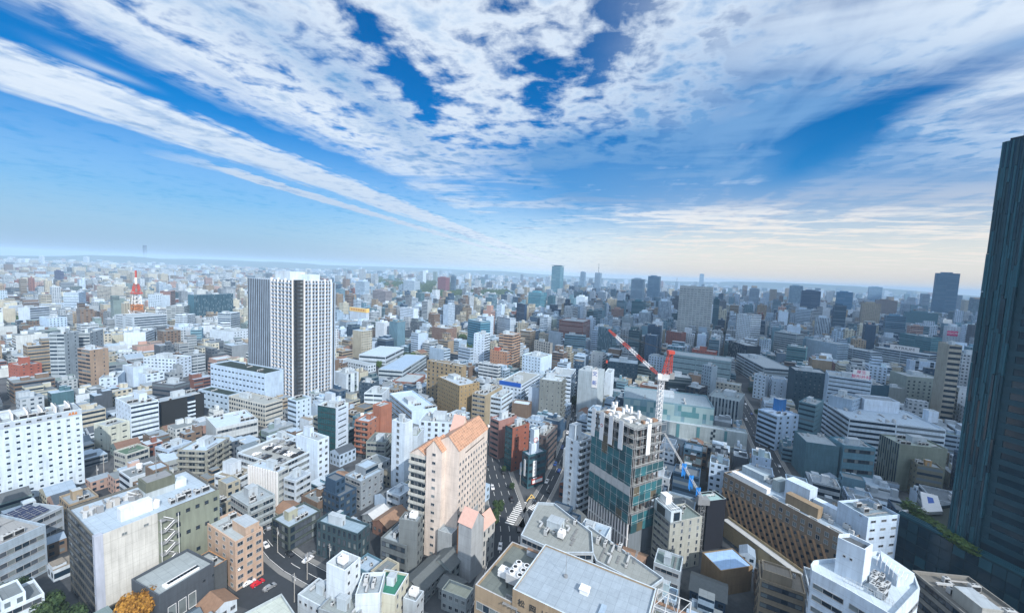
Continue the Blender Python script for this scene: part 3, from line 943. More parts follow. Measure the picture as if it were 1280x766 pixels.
def letters(body, size, parent, loc, rz, mt='black', depth=.06, sx=1.0):
    o = link('lettering', text_mesh(body, size, depth, mt), parent, loc)
    o.rotation_euler = (math.pi/2, 0, rz)
    o.scale = (sx, 1, 1)
    return o
def roof_part(B, mats, fn, name='roof'):
    b = MB(); fn(b); return b.build(name, B.root, mats)
HC = (.82, .63, .51)
def copper_hotel():
    c = at(574, 564, 46.6).xy
    ex = (at(609.7, 535.6, 46.6).xy - c).normalized()
    ey = Vector((-ex.y, ex.x))
    W = (at(609.7, 535.6, 46.6).xy - c).length
    D = 13.0
    ang = math.atan2(ex.y, ex.x)
    pts = [c, c + ex*W, c + ex*W + ey*D, c + ey*D]
    B = Bld('hotel', 'tall cream hotel with copper tiled gable roofs and rows of small windows', 'building', pts, 0, 46.6, ang, 'hotels', 'the copper-gabled hotel')
    B.shell(col=HC, styles=['P 2.45 .95 1.25', 'P 3 .9 1.2', 'P 2.45 .95 1.25', 'N'], fh=3.1, parapet=0, top_blank=4.4, base_blank=4)
    def rf(b):
        x0, x1, y0, y1 = -W/2, W/2, -D/2, D/2
        # steep street-side slope, a flat behind it
        b.face([(x0-.3, y0-.3, 46.6), (x1+.3, y0-.3, 46.6), (x1+.3, y0+5.0, 52.2), (x0-.3, y0+5.0, 52.2)], 0)
        b.face([(x1+.3, y0+5.0, 52.2), (x1+.3, y1, 47.4), (x0-.3, y1, 47.4), (x0-.3, y0+5.0, 52.2)], 0)
        for x, s_ in ((x0, -1), (x1, 1)):
            q = [(x, y0, 46.61), (x, y0+5.0, 52.0), (x, y1, 47.3), (x, y1, 46.61)]
            b.face(q if s_ < 0 else q[::-1], 1, HC)
    roof_part(B, ['copper', 'facade'], rf)
    # far twin roof peak
    t = MB(); gable(t, W*.05, W*.33, D*.1, D*.5, 47.2, 54.0, 'y', 0, 1, HC); t.build('roof', B.root, ['pinkroof', 'facade'])
    # stair tower in front of the slab's near end
    g = at(552.5, 564, 46.6).xy
    def loc(p): d = p - B.c; return Vector((d.dot(ex), d.dot(ey)))
    q = loc(g)
    w2, d2 = 7.0, 7.4
    tp = rect(q.x, q.x + w2, q.y, q.y + d2)
    B.shell(pts=tp, h=46.2, col=HC, styles=['N', 'N', 'N', 'P 7.4 1.5 1.0'], fh=3.4, parapet=0, part='stair_tower')
    roof_part(B, ['copper', 'facade'], lambda b: gable(b, q.x, q.x + w2, q.y, q.y + d2, 46.2, 50.6, 'x', 0, 1, HC))
    # link with balconies between tower and slab
    lk = rect(q.x + w2, -W/2, -D/2 + 1.6, D/2 - 1)
    if -W/2 - (q.x + w2) > .6: B.shell(pts=lk, h=44.5, col=(.62,.64,.66), styles=['A', 'N', 'N', 'N'], fh=3.1, parapet=.3, part='link_wing')
    # lower wing on the far side
    lw = rect(q.x + 1.0, q.x + 15, q.y + d2, q.y + d2 + 9)
    B.shell(pts=lw, h=42.0, col=(.62,.545,.46), styles=['N', 'N', 'N', 'A'], fh=3.3, parapet=0, part='wing')
    roof_part(B, ['copper', 'facade'], lambda b: gable(b, q.x + 1, q.x + 15, q.y + d2, q.y + d2 + 9, 42.0, 45.0, 'x', 0, 1, HC))
    b = MB()
    b.box(-W*.3, W*.36, -D/2 - .10, -D/2 - .02, 43.7, 44.1, 0, bottom=True)
    b.build('sign_line', B.root, ['black'])
    # low podium round the foot
    po = rect(q.x - 1.5, W*.2, q.y - 6.5, q.y - .02)
    B.shell(pts=po, h=14.0, col=(.40,.38,.36), styles=['N'], parapet=.8, part='podium')
    for i in range(3): link('air_conditioner', ac_mesh(1), B.root, (q.x + 7 + 3*i, q.y - 3, 13.2), 0)
    B.finish()
    # front annexe with two pink roofs
    pts, h, ang2 = place((589.6, 659.6), (571, 654), (605, 646.6), 728)
    A = Bld('hotel_annexe', 'grey tiled hotel annexe tower with pink gable roofs in front of the cream hotel', 'building', pts, 0, h, ang2, 'hotels', 'the pink-roofed annexe')
    aw, ad = (pts[1]-pts[0]).length, (pts[3]-pts[0]).length
    A.shell(col=(.47,.44,.42), styles=['N'], fh=4.2, parapet=0)
    roof_part(A, ['pinkroof', 'facade'], lambda b: gable(b, -aw/2, aw/2, -ad/2, ad/2, h, h + 4.6, 'y', 0, 1, (.5,.46,.43)))
    e = rect(aw/2 + .0, aw/2 + 9, -ad/2 + .5, ad/2)
    A.shell(pts=e, h=h - 6, col=(.56,.50,.44), styles=['P 3 .9 2.2', 'P 3 .9 2.2'], fh=4.0, parapet=0, part='wing')
    roof_part(A, ['pinkroof', 'facade'], lambda b: gable(b, aw/2, aw/2 + 9, -ad/2 + .5, ad/2, h - 6, h - 1.5, 'x', 0, 1, (.5,.46,.43)))
    k = MB(); k.box(-aw/2 + 1, -aw/2 + 3.4, ad/2, ad/2 + 1.4, 0, h - 3, 0); k.build('lift_shaft', A.root, ['orange'])
    A.finish()
copper_hotel()
# three old dark-roofed houses at the hotel's foot
def house(label, c, w, d, h, ang, wall, roofm, group='houses'):
    p = at(*c, 0).xy
    ex, ey = Vector((math.cos(ang), math.sin(ang))), Vector((-math.sin(ang), math.cos(ang)))
    pts = [p - ex*w/2 - ey*d/2, p + ex*w/2 - ey*d/2, p + ex*w/2 + ey*d/2, p - ex*w/2 + ey*d/2]
    B = Bld('house', label, 'house', pts, 0, h, ang, group)
    B.shell(col=wall, styles=['P 2.6 1.3 1.2'], fh=2.8, parapet=0)
    roof_part(B, [roofm, 'facade'], lambda b: gable(b, -w/2, w/2, -d/2, d/2, h, h + d*.28, 'x', 0, 1, wall, .6))
    B.finish()
    return B
M['slate'] = plain('slate_tile', (.10, .115, .12), .7, 0, .5, 1.2)
M['rust'] = plain('rusty_sheet', (.24, .15, .10), .75, 0, .6, 1.0)
house('old house with a wide dark tiled gable roof at the foot of the cream hotel', (532, 735), 15, 9, 6.0, rad(62), (.30,.30,.28), 'slate')
house('old house with a small dark hipped roof touching the grey hotel annexe', (560, 718), 9, 9, 7.0, rad(62), (.26,.27,.25), 'slate')
house('small dark roofed house between cream corner house and brown roof terrace', (566, 745), 8, 7, 5.0, rad(152), (.30,.29,.27), 'slate')
house('low brick shed with a rusty sheet roof behind the charcoal office', (488, 660), 13, 9, 5.5, rad(62), (.26,.13,.09), 'rust')
house('low shed with a pale grey sheet roof beside the rusty-roofed shed', (470, 652), 9, 8, 4.5, rad(62), (.30,.31,.31), 'lgrey')

# brown landmark block with lettering
def lettered_block():
    c = at(594, 730, 38).xy
    l = at(650, 665, 38).xy
    ey = (l - c).normalized()
    ex = Vector((ey.y, -ey.x))
    ang = math.atan2(ex.y, ex.x)
    r_ = at(922, 742, 38).xy
    Wd, Dp = (r_ - c).dot(ex), (l - c).length * .80
    pts = [c, c + ex*Wd, c + ex*Wd + ey*Dp, c + ey*Dp]
    B = Bld('office_building', 'large brown tiled office block with dark lettering below its raised roof', 'building', pts, 0, 38, ang, 'city buildings', 'the brown lettered block')
    BR = (.40,.27,.165)
    B.shell(col=BR, styles=['R 2.0', 'N', 'N', 'R 2.0'], fh=3.6, parapet=1.0, top_blank=3.4, roofcol=(.20,.20,.17), cap=(.52,.47,.44))
    def loc(x, y, z):
        d = at(x, y, z).xy - B.c
        return Vector((d.dot(ex), d.dot(ey)))
    u0, u1, u2, u3 = loc(657.3, 712.7, 42), loc(819, 756, 42), loc(822, 718, 42), loc(676, 677, 42)
    x0, x1 = u0.x, (u1.x + u2.x) / 2
    y0, y1 = -Dp/2 - .25, u3.y
    up_ = rect(x0, x1, y0, y1)
    B.shell(pts=up_, z0=28.0, h=42, col=BR, styles=['N', 'N', 'N', 'N'], parapet=.5, part='upper_block', roofcol=(.42,.44,.46), cap=(.66,.67,.67))
    # windows in the upper block's front
    for i, (dx, gl) in enumerate(((2.0, 'mgrey'), (5.0, 'mgrey'), (15.0, 'glass'), (18.2, 'glass'), (21.2, 'glass'), (25, 'mgrey'))):
        B.wins.append((window_mesh(1.7, 1.9, 'dframe', gl), Vector((x0 + dx, y0, 35.8)), 0, B.root))
        B.wins.append((window_mesh(1.7, 1.9, 'dframe', gl), Vector((x0 + dx, y0, 31.8)), 0, B.root))
    for i, ch in enumerate('松岡ビル'):
        letters(ch, 2.0, B.root, (x0 + 2.6 + 3.1*i, y0 - .08, 39.2), 0, 'dframe')
    # roof walk on the far rim, red-brown coping
    b = MB()
    b.box(-Wd/2 + 6, Wd/2 - 2, Dp/2 - 2.0, Dp/2 - 1.3, 37.1, 39.0, 0, (.5,.5,.52))
    b.box(-Wd/2 + 6, Wd/2 - 2, Dp/2 - 2.1, Dp/2 - 1.2, 39.0, 39.2, 1)
    b.build('roof_rail', B.root, ['facade', 'rust'])
    # plant on the near roof corner: cooling tower on legs, tank, pipes
    b = MB()
    cx, cy = -Wd/2 + 9.2, Dp/2 - 13.0
    for sx in (-1, 0, 1):
        for sy in (-1, 1): b.box(cx + sx*2.1 - .12, cx + sx*2.1 + .12, cy + sy*2.6 - .12, cy + sy*2.6 + .12, 37.1, 38.8, 1)
    b.box(cx - 2.4, cx + 2.4, cy - 3, cy + 3, 38.8, 41.2, 0, bottom=True)
    for i in range(6):
        x, y = cx - 1.2 + 2.4*(i % 2), cy - 2 + 2.0*(i // 2)
        b.cyl(x, y, 41.2, 41.7, .8, 14, 2)
        b.cyl(x, y, 41.701, 41.72, .55, 14, 1)
    b.build('cooling_tower', B.root, ['lgrey', 'black', 'white'])
    link('water_tank', tank_mesh(1), B.root, (cx - 4.3, cy - .4, 37.1), 0)
    for i in range(4):
        link('pipe_run', pipe_mesh(1), B.root, (cx + 1 + i*.2, cy - 5.2 - i*.9, 37.1), 0)
    b = MB(); b.box(x0 + 14.5, x0 + 16.6, -2.2, -.4, 41.5, 42.6, 0); b.box(x0 + 14.3, x0 + 16.8, -2.4, -.2, 42.6, 42.8, 0, bottom=True); b.build('roof_hatch', B.root, ['white'])
    b = MB(); b.box(x0 + 22.6, x0 + 23.8, y0 + 1.4, y0 + 2.4, 41.5, 43.0, 0); b.build('vent_box', B.root, ['white'])
    b = MB(); b.box(x0 + 20.4, x0 + 21.6, y0 + 2.0, y0 + 7.4, 41.5, 42.1, 0, (.40,.46,.52)); b.build('skylight_ridge', B.root, ['facade'])
    b = MB(); b.cyl(x0 + 9.6, 1.0, 41.5, 42.0, .55, 10, 0); b.cyl(x0 + 9.6, 1.0, 42.0, 49.5, .07, 6, 0, r1=.04); b.build('mast', B.root, ['mgrey'])
    # open steel frame past the upper block
    b = MB()
    fx0, fx1, fy0, fy1 = x1 + .3, x1 + 8.0, y0 + 1, y1
    for i in range(4):
        for j in range(4):
            x, y = fx0 + (fx1-fx0)*i/3, fy0 + (fy1-fy0)*j/3
            b.beam((x, y, 37.1), (x, y, 42), .10, 0)
            if i < 3: b.beam((x, y, 42), (fx0 + (fx1-fx0)*(i+1)/3, y, 42), .09, 0)
            if j < 3: b.beam((x, y, 42), (x, fy0 + (fy1-fy0)*(j+1)/3, 42), .09, 0)
            if i < 3 and j < 3 and (i + j) % 2 == 0: b.beam((x, y, 42), (fx0 + (fx1-fx0)*(i+1)/3, fy0 + (fy1-fy0)*(j+1)/3, 42), .06, 0)
            if i < 3 and j < 3 and (i + j) % 2: b.beam((fx0 + (fx1-fx0)*(i+1)/3, y, 42), (x, fy0 + (fy1-fy0)*(j+1)/3, 42), .06, 0)
    b.build('steel_frame', B.root, ['lgrey'])
    for i in range(3): link('air_conditioner', ac_mesh(1), B.root, (fx1 + 4 + i*2.9, -1.0 + i*.2, 37.1), 0)
    link('air_conditioner', ac_mesh(1), B.root, (fx1 + 6, -5.0, 37.1), 0)
    B.finish()
    return B
lettered_block()
def poly_bld(name, label, px, h, col, styles, ref=None, roof=(.36,.34,.30), ang=rad(62), fh=3.4, group='city buildings', ac=8, pent=True, cap=None, parapet=1.0, tank=1, topb=0.0):
    pts = [at(x, y, h).xy for x, y in px]
    area = sum(pts[i].x*pts[(i+1) % len(pts)].y - pts[(i+1) % len(pts)].x*pts[i].y for i in range(len(pts)))
    if area < 0: pts = pts[::-1]
    B = Bld(name, label, 'building', pts, 0, h, ang, group, ref)
    B.shell(col=col, styles=styles, fh=fh, roofcol=roof, cap=cap, parapet=parapet, top_blank=topb)
    # keep rooftop things within an inner box
    c = sum((p for p in B.pts), Vector((0, 0))) / len(B.pts)
    ins = [c + (p - c) * .62 for p in B.pts]
    B.rooftop(ac + 8, pent, tank, pts=ins, z=h - parapet, extra=6)
    return B
poly_bld('office_building', 'grey rounded corner block with cluttered roof terrace behind the brown lettered block', [(651, 668), (672.5, 627), (693, 628), (712, 643), (740, 664), (742, 690), (700, 690)], 28, (.42,.43,.44), ['R 1.6'], 'the cluttered roof terrace', cap=(.62,.64,.66), ac=12).finish()
poly_bld('office_building', 'wedge shaped roof with rows of curved grey ducts beside the white finned facade', [(728, 660), (736, 656), (830, 722), (812, 735), (745, 700)], 24, (.46,.47,.48), ['R 1.6'], None, cap=(.62,.64,.66), ac=16, pent=False, tank=0).finish()
bld('apartment_building', 'narrow white apartment tower with a single column of small windows beside the scaffolded building', (723.4, 552.5), (708, 545), (742, 546), 648, (.74,.76,.78), 'P 9 1.2 1.3', 'A', fh=3.2, ac=6, pent=True, ref='the narrow white tower', pcol=(.72,.73,.74), pat=(0, 1), ph=7.5, pfrac=(.4,.6))
old_cream = bld('office_building', 'cream tiled office block with two dark video screens on its white crown', (838, 653), (803, 638), (878, 645), 716, (.44,.40,.33), 'R 1.3', 'P 4.2 .8 1.7', fh=3.0, ac=4, pent=False, ref='the cream block with screens', roof=(.22,.25,.22))
bld('office_building', 'small black glass tower with a pale green roof next to the cream screen block', (885, 626), (870, 615.5), (908, 623), 688, (.012,.013,.02), 'R 1.2', 'N', ac=3, pent=False, roof=(.42,.55,.50), cap=(.45,.5,.48), ref='the black tower')
bld('warehouse', 'low brown block with a flat pale blue roof below the black tower', (901, 713), (876, 690), (941, 707), 745, (.27,.17,.09), 'N', 'N', ac=0, pent=False, roof=(.42,.56,.76), parapet=.3, extra=0, ref='the blue-roofed block', group='low buildings')
# ---------------------------------------------------------------- details of the big cream-walled office
def finish_big_office(B):
    w, d, h = (B.pts[1]-B.pts[0]).length, (B.pts[3]-B.pts[0]).length, B.h
    x0, y0 = B.pts[0]
    n = MB()
    TL = (.66, .58, .50)
    n.face([(x0+1.9, y0-.25, 6), (x0+w*.45, y0-.25, 6), (x0+w*.45, y0-.25, h+.25), (x0+1.9, y0-.25, h+.25)], 0, TL, [(0,0),(8,0),(8,7),(0,7)], (0,0))
    n.face([(x0+w*.45, y0-.25, 6), (x0+w*.45, y0+.0, 6), (x0+w*.45, y0, h+.25), (x0+w*.45, y0-.25, h+.25)], 0, TL)
    n.face([(x0+1.9, y0, 6), (x0+1.9, y0-.25, 6), (x0+1.9, y0-.25, h+.25), (x0+1.9, y0, h+.25)], 0, TL)
    n.face([(x0+1.9, y0-.25, h+.25), (x0+w*.45, y0-.25, h+.25), (x0+w*.45, y0, h+.25), (x0+1.9, y0, h+.25)], 0, TL)
    for i in range(1, 8):
        x = x0 + 1.9 + (w*.45-1.9)*i/8
        n.box(x-.03, x+.03, y0-.275, y0-.25, 6, h, 0, (.50,.44,.37))
    for i in range(1, 8):
        z = 6 + (h-6)*i/8
        n.box(x0+1.9, x0+w*.45, y0-.275, y0-.25, z-.03, z+.03, 0, (.50,.44,.37))
    n.build('tiled_panel', B.root, ['facade'])
    p = MB(); p.box(x0-.15, x0+1.88, y0-.3, y0+1.6, 0, h+.3, 0, (.50,.48,.52)); p.build('corner_pier', B.root, ['facade'])
    g = MB(); g.box(x0+w*.45+.02, x0+w, y0-.08, y0-.004, 0, h-.1, 0, (.25,.25,.185)); g.build('olive_panel', B.root, ['facade'])
    r = random.Random(4)
    for i in range(5):
        for k in range(5):
            if r.random() < .75:
                B.wins.append((window_mesh(1.1, 1.2, 'dframe', 'glass'), Vector((x0+w*(.62+.085*k), y0-.08, h-3.2-4.2*i)), 0, B.root))
    for k in (.2, .36): B.wins.append((window_mesh(1.2, .8, 'frame', 'glass_curtain'), Vector((x0+w*k, y0-.27, h-2.4)), 0, B.root))
    # zigzag escape stair between the two wall surfaces
    s = MB()
    sx0, sx1 = x0+w*.455, x0+w*.60
    for i in range(6):
        za, zb = h-2.5-4.2*i, h-2.5-4.2*(i+1)
        s.box(sx0, sx0+1.4, y0-2.4, y0-.09, za-.2, za, 0, bottom=True)
        s.box(sx1-1.4, sx1, y0-2.4, y0-.09, (za+zb)/2-.2, (za+zb)/2, 0, bottom=True)
        for yy, a, c in ((y0-.8, za, (za+zb)/2), (y0-1.9, zb, (za+zb)/2)):
            s.beam((sx0+1.2, yy-.45, a), (sx1-1.2, yy-.45, c), .12, 0)
            s.beam((sx0+1.2, yy+.45, a), (sx1-1.2, yy+.45, c), .12, 0)
            s.beam((sx0+1.2, yy-.45, a+1.0), (sx1-1.2, yy-.45, c+1.0), .10, 1)
            for j in range(8):
                t = (j+.5)/8
                x, z = sx0+1.2+(sx1-sx0-2.4)*t, a+(c-a)*t
                s.box(x-.16, x+.16, yy-.45, yy+.45, z, z+.06, 0, bottom=True)
        for x in (sx0+.05, sx1-.05): s.beam((x, y0-2.35, za+1), (x, y0-2.35, zb+1), .06, 1)
    s.build('escape_stair', B.root, ['mgrey', 'white'])
    z = h-.9
    hut = MB()
    hx, hy = x0+w*.50, y0+d*.52
    hut.box(hx, hx+8.5, hy, hy+7, z, z+2.6, 0, (.52,.52,.50)); hut.box(hx-.15, hx+8.65, hy-.15, hy+7.15, z+2.6, z+6.2, 0, (.16,.155,.11), bottom=True)
    hut.box(hx+.5, hx+8, hy+.5, hy+6.5, z+6.2, z+6.25, 1)
    hut.build('plant_house', B.root, ['facade', 'mgrey'])
    k = MB(); k.box(hx+8.7, hx+12.5, hy+.3, hy+4, z, z+3.0, 0, (.74,.73,.68)); k.build('stair_head', B.root, ['facade'])
    k = MB(); k.box(x0+w*.22, x0+w*.22+8.5, y0+5.2, y0+8.6, z, z+4.2, 0, (.76,.72,.70)); k.build('machine_room', B.root, ['facade'])
    k = MB(); k.cyl(x0+w*.5, y0+7, z, z+2.2, 1.4, 18, 0); k.cyl(x0+w*.5, y0+7, z+2.2, z+2.6, 1.4, 18, 0, r1=.7); k.build('water_tank', B.root, ['white'])
    for i in range(3):
        c = MB()
        cx, cy = x0+4+i*5.6, y0+d*.70+ (i%2)*1.0
        for j in range(9):
            a = r.uniform(0, 6.28)
            bx, by = cx + r.uniform(-2, 2), cy + r.uniform(-1.8, 1.8)
            c.obox((bx, by), (math.cos(a), math.sin(a)), (-math.sin(a), math.cos(a)), r.uniform(.4, 1.1), r.uniform(.4, .9), z, z+r.uniform(.8, 2.6), r.randint(0, 2))
        for j in range(5):
            c.beam((cx + r.uniform(-2.4, 2.4), cy - 2, z + r.uniform(.5, 2.4)), (cx + r.uniform(-2.4, 2.4), cy + 2, z + r.uniform(.5, 2.4)), .22, r.randint(0, 2))
        c.build('chiller', B.root, ['lgrey', 'mgrey', 'concrete'])
    for i in range(9): link('air_conditioner', ac_mesh(i % 3), B.root, (x0+w*.62+(i % 5)*2.6, y0+4.5+(i//5)*2.2, z))
    for i in range(2): link('duct', duct_mesh(i), B.root, (x0+w*.34+i*6, y0+10.2, z), .2)
    m_ = MB(); m_.beam((hx+4, hy+3, z+6), (hx+4, hy+3, z+16), .09, 0); m_.beam((hx+4, hy+3, z+13), (hx+5.4, hy+3, z+12), .06, 0); m_.build('mast', B.root, ['mgrey'])
    B.finish()
finish_big_office(big_office)
def finish_annex(B):
    x0, y0 = B.pts[0]
    w, d, h = B.pts[1].x-x0, B.pts[3].y-y0, B.h
    k = MB()
    k.box(x0+3, x0+w-3.5, y0+2.2, y0+4.4, h-.9, h-.2, 0)
    for i in range(9): k.box(x0+4.0+(w-8.2)*i/8.5, x0+4.0+(w-8.2)*i/8.5+1.4, y0+2.7, y0+3.9, h-.2, h-.15, 1)
    k.build('skylight', B.root, ['white', 'glass'])
    for i in range(3):
        m_ = ribbon_mesh(2.3, 5.0, 'white', 'glass_curtain', 2.4)
        link('window', m_, B.root, (x0+3.5+2.9*i, y0, 5.4))
    for i in range(5): B.wins.append((window_mesh(.6, .6, 'dframe', 'glass'), Vector((x0+13+i*3, y0, 9.5)), 0, B.root))
    B.finish()
finish_annex(annex)
# solar roof hall between the hotel slab and the grey office
pts, h_, a_ = place((-40, 688), -13, (79, 632), None, 14.5)
S = Bld('hall', 'low hall covered with dark blue solar panels in front of the broad white hotel', 'building', pts, 0, h_, a_, 'city buildings', 'the solar-panelled hall')
S.shell(col=(.42,.43,.45), styles=['R 1.5'], roofcol=(.40,.41,.42), parapet=.3)
sx, sy = S.pts[0]; sw, sd_ = S.pts[1].x - sx, S.pts[3].y - sy
for j in range(2):
    for i in range(int(sw // 2.3) - 1):
        k = MB()
        x, y = sx + 1.2 + i*2.3, sy + 1.4 + j*5.4
        q = [(x, y, h_+.4), (x+2.1, y, h_+.4), (x+2.1, y+4.6, h_+1.9), (x, y+4.6, h_+1.9)]
        k.face(q, 0)
        k.face([(a, b, c-.1) for a, b, c in q[::-1]], 1)
        for t in (.25, .5, .75): k.beam((x, y+4.6*t, h_+.42+1.5*t), (x+2.1, y+4.6*t, h_+.42+1.5*t), .03, 1)
        for X in (x+.1, x+2.0): k.beam((X, y+4.4, h_-.3), (X, y+4.4, h_+1.8), .05, 1)
        k.build('solar_panel', S.root, ['solar', 'lgrey'])
S.finish()
# steel hoods on the white hotel's roof, orange emblem under its rim
W1 = HEROES[0]
x0, y0 = W1.pts[0]; ww_, wd_ = W1.pts[1].x - x0, W1.pts[3].y - y0
for i in range(7):
    k = MB()
    x = x0 + ww_ - 4 - i*4.6
    k.box(x-.25, x+.25, y0+2.2, y0+wd_-2, W1.h-.9, W1.h+2.3, 0); k.beam((x+1.2, y0+2.4, W1.h-.8), (x+1.2, y0+wd_-2.4, W1.h+1.8), .15, 1)
    k.build('roof_screen', W1.root, ['white', 'mgrey'])
k = MB()
ex_ = x0 + ww_ - 3.2
k.box(ex_-1.6, ex_+1.6, y0-.14, y0-.03, W1.h-2.6, W1.h-2.2, 0); k.cyl(0, 0, 0, .01, .01, 3, 0)
for dx in (-1.0, 0.1, 1.1): k.box(ex_+dx-.38, ex_+dx+.38, y0-.14, y0-.03, W1.h-2.2, W1.h-1.1 - abs(dx)*.3, 0)
k.build('emblem', W1.root, ['orange'])
k = MB(); k.box(x0, x0+ww_, y0-.06, y0-.003, W1.h-3.3, W1.h-.5, 0, (.50,.52,.55)); k.build('top_band', W1.root, ['facade'])
for i in range(int(ww_ // 3.3)): link('window', window_mesh(1.5, .8, 'frame', 'glass'), W1.root, (x0 + 1.7 + i*3.3, y0-.06, W1.h-2.0)) if abs(x0+1.7+i*3.3-ex_) > 3 else None

# screens and crown of the cream block
def crown(B):
    x0, y0 = B.pts[0]; w, d, h = B.pts[1].x-x0, B.pts[3].y-y0, B.h
    k = rect(x0, x0+min(5.5, w*.4), y0, y0+d)
    B.shell(pts=k, z0=h-.9, h=h+4.6, col=(.62,.63,.62), styles=['N'], parapet=.6, part='crown')
    sc = MB(); sc.box(x0-.14, x0-.02, y0+d*.36, y0+d*.36+4.4, h+.6, h+3.7, 0); sc.box(x0-.2, x0-.01, y0+d*.36-.2, y0+d*.36+4.6, h+.4, h+3.9, 1); sc.build('screen', B.root, ['glass', 'dframe'])
    sc = MB(); sc.box(x0+1.4, x0+4.4, y0-.2, y0-.01, h+.4, h+3.9, 1); sc.box(x0+1.6, x0+4.2, y0-.24, y0-.2, h+.6, h+3.7, 0); sc.build('screen', B.root, ['glass', 'dframe'])
    f = MB()
    for i in range(5):
        f.beam((x0+.6+i*1.1, y0+.8, h+4), (x0+.6+i*1.1, y0+d-1, h+5.6), .07, 0)
    f.beam((x0+.5, y0+1, h+5.2), (x0+5, y0+1, h+5.2), .07, 0)
    f.build('steel_frame', B.root, ['white'])
    t = MB(); t.box(x0+2, x0+5, y0+d-4.5, y0+d-1, h-.9, h+7.4, 0); t.box(x0+1.9, x0+5.1, y0+d-4.6, y0+d-.9, h+7.4, h+7.6, 0, bottom=True); t.build('water_tank', B.root, ['white'])
crown(old_cream)

# ---------------------------------------------------------------- building wrapped in scaffold
M['net'] = glass_mat('scaffold_net', (.018, .115, .14), .7)
M['net_dark'] = glass_mat('dark_net', (.010, .062, .078), .7)
M['net_brown'] = glass_mat('dusty_net', (.085, .075, .05), .8)
M['banner'] = plain('banner_cloth', (.68,.70,.72), .7, 0, .3, .5)
def scaffold_building():
    pts, h, ang = place((795, 537), (743, 513), (827, 527), 700)
    B = Bld('scaffolded_building', 'tall building under construction wrapped in teal scaffold nets with white hanging banners', 'building', pts, 0, h, ang, 'city buildings', 'the scaffolded building')
    x0, y0 = B.pts[0]; w, d = B.pts[1].x-x0, B.pts[3].y-y0
    core = rect(x0+.6, x0+w-.6, y0+.6, y0+d-.6)
    b = MB()
    fl = 14
    b.prism(core, 0, h*.30, 0, (.20,.21,.22))
    for f in range(4, fl+1):
        z = h*f/fl
        b.prism(core, z-.45, z-.1, 0, (.33,.31,.28), bottom=True)
    for i in range(6):
        for j in range(7):
            x, y = x0+1.2+(w-2.4)*i/5, y0+1.2+(d-2.4)*j/6
            b.box(x-.35, x+.35, y-.35, y+.35, h*.3, h-.5, 0, (.15,.11,.095), top=False)
    ccore = inset(core, 3.0)
    b.prism(ccore, h*.3, h-1.2, 0, (.08,.10,.11))
    b.build('frame', B.root, ['facade'])
    # nets, storey by storey, on both street sides, slightly slack
    r = random.Random(8)
    for side in (0, 1):
        L = w if side == 0 else d
        n = max(3, round(L/3.6))
        lo = 4 if side else 2
        for f in range(lo, 12 if side else 10):
            if side == 0 and f % 3 == 2: continue
            k = MB()
            z0, z1 = h*f/fl+.05, h*(f+1)/fl-.05
            for i in range(n):
                a0, a1 = L*i/n, L*(i+1)/n-.04
                am, bul = (a0+a1)/2, r.uniform(.03, .28)
                def pt(a, z, o): return (x0+a, y0-.9-o, z) if side == 0 else (x0-.9-o, y0+L-a, z)
                mi_ = r.choices((0, 2, 3), (6, 2 if f < 6 or f > 9 else .6, 3))[0]
                k.face([pt(a0, z0, 0), pt(am, z0, bul), pt(am, z1, bul), pt(a0, z1, 0)], 1 if (f in (7,) and side) else mi_)
                k.face([pt(am, z0, bul), pt(a1, z0, 0), pt(a1, z1, 0), pt(am, z1, bul)], 1 if (f in (7,) and side) else mi_)
            k.build('scaffold_net', B.root, ['net', 'lgrey', 'net_brown', 'net_dark'])
        s = MB()
        m = n
        for i in range(m+1):
            a = L*i/m
            for o in (1.0, .15):
                p = (x0+a, y0-o) if side == 0 else (x0-o, y0+L-a)
                s.beam((*p, h*.28), (*p, h+1.5), .05, 0)
        for f in range(4, fl+1):
            z = h*f/fl
            if side == 0:
                s.box(x0, x0+L, y0-.95, y0-.2, z-.08, z, 1, bottom=True); s.beam((x0, y0-1, z+1), (x0+L, y0-1, z+1), .04, 0)
            else:
                s.box(x0-.95, x0-.2, y0, y0+L, z-.08, z, 1, bottom=True); s.beam((x0-1, y0, z+1), (x0-1, y0+L, z+1), .04, 0)
        s.build('scaffold', B.root, ['lgrey', 'mgrey'])
    # hanging banners
    for t in (.98, .76, .54, .30):
        k = MB(); y = y0 + d*t - 2.0
        k.box(x0-1.45, x0-1.3, y, y+2.5, h-11.5+(1-t)*1, h+1.8, 0, bottom=True); k.build('banner', B.root, ['banner'])
    k = MB(); k.box(x0+w*.30, x0+w*.30+2.4, y0-1.45, y0-1.3, h-11.5, h+1.8, 0, bottom=True); k.build('banner', B.root, ['banner'])
    k = MB()
    yb = y0+d*.76-.75
    k.cyl(0, 0, 0, .04, .75, 18, 0); k.cyl(0, 0, .04, .06, .45, 18, 1)
    o = k.build('emblem', B.root, ['red', 'banner']); o.location = (x0-1.45, yb, h-4.4); o.rotation_euler = (0, -math.pi/2, 0)
    # white slats over the lowest storeys
    nf = 15
    fm = fin_mesh(.55, .5, h*.28, 'white')
    for i in range(nf):
        link('fin', fm, B.root, (x0-.05, y0+.6+(d-1.2)*i/(nf-1), 0), -math.pi/2)
    k = MB(); k.box(x0-.30, x0-.05, y0, y0+d, h*.16, h*.16+.5, 0, bottom=True); k.build('slat_rail', B.root, ['white'])
    # loose material on the open deck
    for i in range(30):
        k = MB()
        x, y = x0+1.5+(w-5)*r.random(), y0+1.5+(d-5)*r.random()
        k.box(x, x+r.uniform(1, 3.2), y, y+r.uniform(.6, 2.5), h-.095, h+r.uniform(.25, 1.3), r.choice((0,0,0,1,2,3)))
        k.build('deck_load', B.root, ['white', 'rust', 'lgrey', 'mgrey'])
